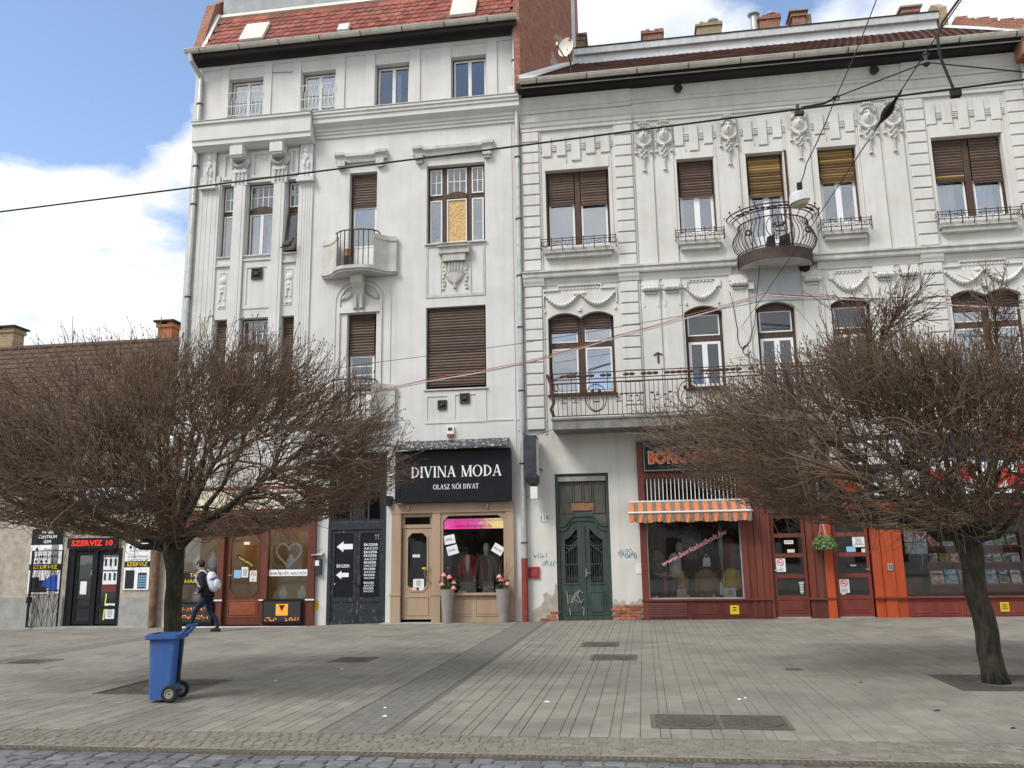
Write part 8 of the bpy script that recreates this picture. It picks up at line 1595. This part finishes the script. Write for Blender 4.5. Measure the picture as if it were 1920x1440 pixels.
def tree(lab, base, topp, r_base, r_top, rx, ry, rz, cshift, counts, seed, cone, shoots=()):
    rg = np.random.default_rng(seed); t = thing('bare_tree', lab, 'tree', base); zb = base[2]; T_ = np.array(topp)
    q = MB(); n = 9; bx = Vector(base); tx = Vector(topp); pts = [bx+(tx-bx)*(i/n)+Vector((.02*math.sin(i*1.7+seed),.02*math.cos(i*1.3),0)) for i in range(n+1)]; pts[0] = bx+Vector((0,0,-.05)); q.tube(pts, [r_base*(1.25 if i == 0 else 1)*(1-i/n)+r_top*(i/n)*(1.0 if i < n-1 else 1.25) for i in range(n+1)], 14); q.build('trunk', 'bark', t, smooth=True)
    cen = np.array([cshift[0],cshift[1],0.])
    def env(D):
        el = D[:,2]; h = np.sqrt(np.maximum(1e-9,1-el**2)); az_ = np.arctan2(D[:,1],D[:,0]); pw = 2.5
        wob = 1+.05*np.sin(3*az_+seed)+.04*np.sin(7*az_+2*seed+5*el)+.03*np.sin(13*az_+9*el)
        hx = np.sqrt((np.cos(az_)/rx)**2+(np.sin(az_)/ry)**2); r_ = wob/((h*hx)**pw+(np.abs(el)/rz)**pw)**(1/pw)
        return r_*np.clip((np.degrees(np.arcsin(np.clip(el,-1,1)))-cone[0])/cone[1],.03,1)**.55
    kv = rg.normal(0,1,(9,3))*np.array([4.,4.,5.]); kp = rg.uniform(0,6.28,9)
    def dirs(n, lo, hi, gaps=True):
        m = n*4; a = rg.uniform(0,2*PI,m); e = rg.uniform(math.sin(lo),math.sin(hi),m); h = np.sqrt(1-e**2); D = np.stack([h*np.cos(a),h*np.sin(a),e],1)
        if gaps: g = np.sin(D@kv.T+kp).sum(1)/3.; w = np.clip(.52+.6*g,.07,1); D = D[rg.random(m) < w]
        return D[:n]
    def pt(D, f): return T_+D*(env(D)*f)[:,None]+cen*f[:,None]
    # limbs, each a part of its own
    n1 = counts[0]; a = np.arange(n1)*2.399+seed; e = np.sin(np.linspace(R(12),R(78),n1)); rg.shuffle(e); h = np.sqrt(1-e**2); D = np.stack([h*np.cos(a),h*np.sin(a),e],1)
    E1 = pt(D, rg.uniform(.5,.68,n1)); S1 = T_+rg.normal(0,.05,(n1,3))-np.array([0,0,.12]); C1 = S1+(E1-S1)*.45+np.stack([D[:,0]*.12,D[:,1]*.12,rg.uniform(-.25,.05,n1)],1)
    for i in range(n1):
        q = MB(); pp = [bez(S1[i],C1[i],E1[i],u) for u in np.linspace(0,1,7)]; pp = [p+(rg.normal(0,.025,3) if 0 < k < 6 else 0) for k, p in enumerate(pp)]; q.tube(pp, [r_top*.55*(1-k/6)+.014*(k/6) for k in range(7)], 7); q.build('limb', 'bark', t, smooth=True)
    def samples(S, C, E, lo, hi, m):
        us = np.linspace(lo,hi,m); P = np.concatenate([bez(S,C,E,u) for u in us]); U = np.repeat(us,len(S)); Tn = np.concatenate([2*(1-u)*(C-S)+2*u*(E-C) for u in us]); Tn /= np.linalg.norm(Tn,axis=1,keepdims=True)+1e-9; return P, Tn
    def level(par, n, f0, f1, lo, hi, curl, droop=0., pw=1.):
        P, Tn = par; D = dirs(n,lo,hi); n = len(D); f = f0+(f1-f0)*rg.random(n)**pw; E = pt(D,f); S = np.empty_like(E); Td = np.empty_like(E)
        if len(P) > 9000: kk = rg.permutation(len(P))[:9000]; P, Tn = P[kk], Tn[kk]
        kd = KDTree(len(P)); rP = np.linalg.norm(P-T_,axis=1); rE = np.linalg.norm(E-T_,axis=1)
        for i, p in enumerate(P): kd.insert(p, i)
        kd.balance()
        for i in range(n):
            c = [j for _, j, _ in kd.find_n(E[i]-(E[i]-T_)*.12, 9) if rP[j] < rE[i]-.1]
            j = c[int(rg.random()**2*len(c))] if c else kd.find(T_+(E[i]-T_)*.5)[1]
            S[i] = P[j]; Td[i] = Tn[j]
        ln = np.linalg.norm(E-S,axis=1,keepdims=True); C = S+Td*ln*.45+(E-S)*.12+rg.normal(0,curl,E.shape)*ln; C[:,2] -= droop*ln[:,0]; return S, C, E
    l2 = level(samples(S1,C1,E1,.25,1,7), counts[1], .55,.85, R(cone[0]+3),R(88), .08)
    l3 = level(samples(*l2,.3,1,6), counts[2], .62,.95, R(cone[0]+1),R(89), .09)
    l4 = level(samples(*l3,.2,1,5), counts[3], .55,1.0, R(cone[0]),R(89), .11, pw=.5)
    l5 = level(samples(*l4,.3,1,3), counts[4], .72,1.07, R(cone[0]),R(89.5), .14, pw=.55)
    Vs = []; Fs = []; ms = []; off = 0
    def put(lv, r0, r1, seg, ns, mi):
        nonlocal off
        n_ = len(lv[0]); V, F = tubes(*lv, r0*rg.uniform(.8,1.2,n_), r1*rg.uniform(.8,1.2,n_), seg, ns); Vs.append(V); Fs.append(F+off); off += len(V); ms.append(np.repeat(rg.choice(mi,n_),len(F)//n_))
    put(l2,.021,.008,5,5,[0]); put(l3,.010,.005,4,4,[0]); put(l4,.0058,.0034,4,3,[0,0,0,1]); put(l5,.0042,.0026,3,3,[0,0,0,1])
    # upright new shoots over the crown and curly strays within
    D = dirs(counts[5],R(15),R(89)); E0 = pt(D,rg.uniform(.9,1.0,len(D))); ln = rg.uniform(.10,.30,len(D))[:,None]; upv = D*.5+np.array([0,0,.8])+rg.normal(0,.22,D.shape); E2 = E0+upv*ln; put((E0,E0+upv*ln*.5+rg.normal(0,.03,D.shape),E2),.0055,.0035,3,3,[0])
    D = dirs(counts[6],R(cone[0]+2),R(35)); E0 = pt(D,rg.uniform(.35,.9,len(D))); v = rg.normal(0,1,D.shape); v[:,2] -= .5; v /= np.linalg.norm(v,axis=1,keepdims=True); ln = rg.uniform(.3,.7,len(D))[:,None]; put((E0,E0+v*ln*.6+rg.normal(0,.16,D.shape),E0+v*ln+rg.normal(0,.1,D.shape)),.0055,.003,5,3,[1])
    for (sx, sy, sz, ex, ey, ez) in shoots:
        S_ = np.array([[sx,sy,sz]]); E_s = np.array([[ex,ey,ez]]); put((S_,(S_+E_s)/2+.05,E_s),.03,.012,6,6,[0]); P = bez(S_,(S_+E_s)/2+.05,E_s,.5); m_ = 90
        u = rg.uniform(.35,1,m_)[:,None]; B0 = S_+(E_s-S_)*u; dv = (E_s-S_)/np.linalg.norm(E_s-S_)*.6+rg.normal(0,.55,(m_,3)); B2 = B0+dv*rg.uniform(.15,.55,m_)[:,None]; put((B0,(B0+B2)/2+rg.normal(0,.05,(m_,3)),B2),.007,.004,3,3,[0])
        k_ = rg.integers(0,m_,260); C0 = B0[k_]+(B2[k_]-B0[k_])*rg.uniform(.4,1,260)[:,None]; C2 = C0+dv[k_]*.12+rg.normal(0,.09,(260,3)); put((C0,(C0+C2)/2,C2),.0055,.004,2,3,[0])
    # buds at twig tips
    tips = np.concatenate([l5[2],E2,l4[2]]); kb = rg.permutation(len(tips))[:counts[7]]; tp = tips[kb]; nb = len(tp); s = rg.uniform(.006,.011,nb)[:,None]; col = np.where(rg.random(nb) < .045, 3, 2)
    dz = np.array([[0,0,1.4]]); P0 = tp-dz*s; P2 = tp+dz*s; V, F = tubes(P0,tp+rg.normal(0,.002,tp.shape),P2,s[:,0]*1.0,s[:,0]*.5,1,4); Vs.append(V); Fs.append(F+off); off += len(V); ms.append(np.repeat(col,len(F)//nb))
    V = np.concatenate(Vs); F = np.concatenate(Fs); mi = np.concatenate(ms); me = np_mesh('crown', V-np.array(base), F, ('twig','twig_light','bud','bud_green'), mi); o_ = link('crown', me, t); o_['kind'] = 'stuff'
    return t
tree('round bare tree with dense brown twigs behind the blue bin', (-6.52,-11.35,-.04), (-6.60,-11.35,2.02), .125,.112, 3.45,2.5,2.7, (-.05,0), (16,125,900,5200,9200,1500,420,9000), 3, (1.,11.))
tree('broad bare tree on a thick dark trunk at the right edge', (4.38,-10.62,-.04), (4.20,-10.62,1.95), .15,.13, 4.65,2.7,2.4, (-.4,.2), (19,155,1150,6200,10500,1800,600,10000), 8, (2.,20.),
     shoots=((3.3,-10.0,3.4,3.38,-10.1,5.0),(3.35,-10.0,4.2,3.82,-10.2,5.15),(4.85,-10.6,3.5,4.9,-10.7,5.0),(3.3,-10.0,3.6,2.95,-10.3,4.5)))
# ------------------------------------------------------------------ overhead wires and hanging street lamp
def wire(lab, pts, r, mat, sag=0., cat='cable', n=14, name='overhead_wire'):
    P = []
    for a, b_ in zip(pts[:-1], pts[1:]):
        a, b_ = Vector(a), Vector(b_)
        for i in range(n): u = i/n; p = a.lerp(b_,u); p.z -= sag*4*u*(1-u); P.append(p)
    P.append(Vector(pts[-1])); q = MB(); q.tube(P, r, 6); return q.build(name, mat, None, lab, cat, smooth=True)
wire('thick black tram contact wire crossing the whole picture', [(-16,-13.9,5.62),(-1.1,-15.2,5.60),(12,-16.3,5.66)], .0095, 'cable_black', .0, n=6)
wire('black span wire from the right edge to the insulator', [(9.5,-15.4,5.2),(3.49,-15.4,5.79),(2.70,-15.4,5.97)], .006, 'cable_black', 0, n=4)
wire('black stay wire from the insulator down to the contact wire clamp', [(2.70,-15.4,5.97),(1.9,-15.4,5.71)], .006, 'cable_black', 0, n=4)
wire('thick black feeder cable curving down to the contact wire', [(3.5,-15.4,7.2),(3.04,-15.4,6.56),(2.87,-15.4,6.34),(2.82,-15.4,6.2),(2.82,-15.4,6.02),(2.86,-15.4,5.85),(2.90,-15.41,5.66)], .0125, 'cable_black', 0, n=3)
ar = thing('steady_arm', 'black steady arm clamped on the tram contact wire', 'wire fitting', (1.57,-15.36,5.61)); q = MB(); q.tube([(1.60,-15.36,5.66),(1.80,-15.38,5.67),(1.93,-15.4,5.72)], .010, 6); q.build('arm', 'cable_black', ar); q = MB(); q.tube([(1.57,-15.36,5.60),(1.57,-15.36,5.69)], .016, 6); q.box(1.54,1.62,-15.38,-15.34,5.585,5.62); q.build('clamp', 'grey_box', ar); q = MB(); q.tube([(1.9+.03*math.cos(t),-15.4,5.70+.02*math.sin(t)) for t in [2*PI*i/10 for i in range(10)]], .006, 5, closed=True); q.build('shackle', 'cable_black', ar)
fc = thing('feeder_clamp', 'black clamp where the feeder cable meets the contact wire', 'wire fitting', (2.90,-15.42,5.6)); q = MB(); q.box(2.86,2.94,-15.46,-15.40,5.595,5.67); q.build('block', 'cable_black', fc)
iso = thing('insulator', 'white ringed insulator joining three overhead wires', 'insulator', (2.70,-15.4,5.9)); q = MB(); q.lathe((2.70,-15.4,5.93), [(.012,0),(.035,.02),(.035,.04),(.018,.05),(.018,.10),(.03,.12),(.01,.14)], 10); q.build('body', 'grey_box', iso); q = MB(); q.lathe((2.70,-15.4,5.955), [(.03,0),(.042,.008),(.03,.016)], 12); q.build('ring', 'off_white', iso)
sa_, sb2 = Vector((2.87,0,7.61)), Vector((3.42,-14,7.18)); far_ = sb2+(sb2-sa_)*.6
wire('thin span wire running from the facade up over the street', [sa_,sb2,far_], .007, 'cable_black', .06)
i2 = thing('insulator', 'black egg shaped insulator on the thin span wire', 'insulator', sa_.lerp(sb2,.87)); dv = (sb2-sa_).normalized(); c = sa_.lerp(sb2,.87)-Vector((0,0,.03)); q = MB(); q.tube([c-dv*.55,c-dv*.3,c-dv*.12,c,c+dv*.12,c+dv*.2,c+dv*.5], [.008,.02,.055,.065,.05,.025,.012], 10); q.build('egg', 'cable_black', i2, smooth=True); q = MB(); q.tube([c-dv*.6,c-dv*1.5], .014, 6); q.build('sleeve', 'off_white', i2)
bund = [(-9.6,-1.2,5.42),(-7.0,-1.2,6.03),(-5.5,-1.2,6.25),(-2.93,-1.2,6.60),(-.4,-1.2,7.20),(1.26,-1.2,7.58),(3.37,-1.2,8.11),(5.49,-1.2,7.85),(9.42,-1.2,7.39),(12,-1.2,7.2)]
wire('white cable of the sagging bundle across both facades', bund, .017, 'cable_white', .015, n=6); wire('red cable beside the white one across both facades', [(x,y-.02,z+.05+.02*math.sin(x)) for x, y, z in bund], .009, 'cable_red', .015, n=6); wire('thin dark cable of the sagging bundle', [(x,y-.04,z+.02+.03*math.cos(x*1.3)) for x, y, z in bund], .006, 'cable_black', .02, n=6)
wire('thin dark cable above the white and red bundle', [(-9.8,-1.2,6.58),(-7.0,-1.2,6.84),(-2.92,-1.2,7.17),(1.26,-1.2,7.68),(3.35,-1.2,7.95),(9.47,-1.2,7.74),(12,-1.2,7.7)], .007, 'cable_black', .01, n=6)
wire('loose black cable hanging from the round balcony to the facade', [(3.72,-1.0,9.55),(3.42,-.3,9.2),(3.30,-.05,8.3),(3.22,-.05,7.7),(3.05,-.06,7.2),(2.85,-.05,6.95)], .01, 'cable_black', .0, n=4); wire('tangled black cable loop on the facade near the first floor window', [(2.62,-.05,8.6),(2.70,-.06,8.1),(2.73,-.06,7.7)]+[(2.86+.12*math.cos(t),-.06,7.35+.34*math.sin(t)) for t in [2.6+.35*i for i in range(9)]]+[(2.95+.1*math.cos(t),-.06,6.95+.13*math.sin(t)) for t in [1.2+.45*i for i in range(12)]], .009, 'cable_black', .0, n=2)
SLm = thing('street_lamp', 'grey street lamp hanging on a wire before the round balcony', 'lamp', (3.43,-6,8.5)); wire('wire carrying the hanging street lamp', [(3.46,-6,8.98),(3.62,-6,9.4),(4.31,-6,10.80),(5.31,-6,12.93),(6.6,-6,15.6)], .012, 'cable_black', .05)
cx_, cz_ = 3.43, 8.58
def tilt(v): 
    a = .22; x, z = v[0]-cx_, v[2]-cz_; return (cx_+x*math.cos(a)-z*math.sin(a), v[1], cz_+x*math.sin(a)+z*math.cos(a))
q = MB(); q.lathe((cx_,-6,cz_), [(.21,.0),(.21,.02),(.20,.05),(.165,.18),(.13,.22),(.01,.23)], 18, 'z', 1, .75); q.v = [tilt(v) for v in q.v]; q.build('housing', 'lamp_grey', SLm); q = MB(); q.lathe((cx_,-6,cz_), [(.02,-.13),(.09,-.115),(.15,-.065),(.19,-.001)], 18, 'z', 1, .75); q.v = [tilt(v) for v in q.v]; q.build('diffuser', 'lamp_cover', SLm, smooth=True); q = MB(); q.tube([(3.44,-6,8.80),(3.46,-6,8.98)], .03, 6); q.box(3.40,3.50,-6.03,-5.97,8.86,9.0); q.build('hanger', 'cable_black', SLm)
# ------------------------------------------------------------------ houses on the other side of the street (what the glass reflects)
for i, (x0, x1, h, mt, lab) in enumerate(((-34,-14,8.5,'plaster_b','long two storey house across the street, left of the camera'),(-14,6,10.0,'render_beige','beige house across the street behind the camera'),(6,30,9.0,'plaster_a','grey house across the street, right of the camera'))):
    t = thing('street_house', lab, 'house', ((x0+x1)/2,-40,-.1), 'houses across the street'); q = MB(); q.box(x0,x1-.02,-46,-40,-.5,h); q.build('wall', mt, t); q = MB(); q.add([(x0,-39.6,h),(x1-.02,-39.6,h),(x1-.02,-46.4,h),(x0,-46.4,h),(x0,-43,h+2.6),(x1-.02,-43,h+2.6)], [(0,1,5,4),(2,3,4,5),(0,4,3),(1,2,5)]); q.build('roof', 'tile_brown', t)
    x = x0+1.2; first = None
    while x < x1-2:
        for z in (.8,4.6) if h < 9.5 else (.8,4.6,7.4):
            q = MB(); q.box(x,x+1.1,-39.99,-39.9,z,z+1.9); w = q.build('window', 'brown_wood', t)
        x += 2.4
SC.cycles.max_bounces = 6; SC.cycles.diffuse_bounces = 3; SC.cycles.glossy_bounces = 3; SC.cycles.transparent_max_bounces = 10
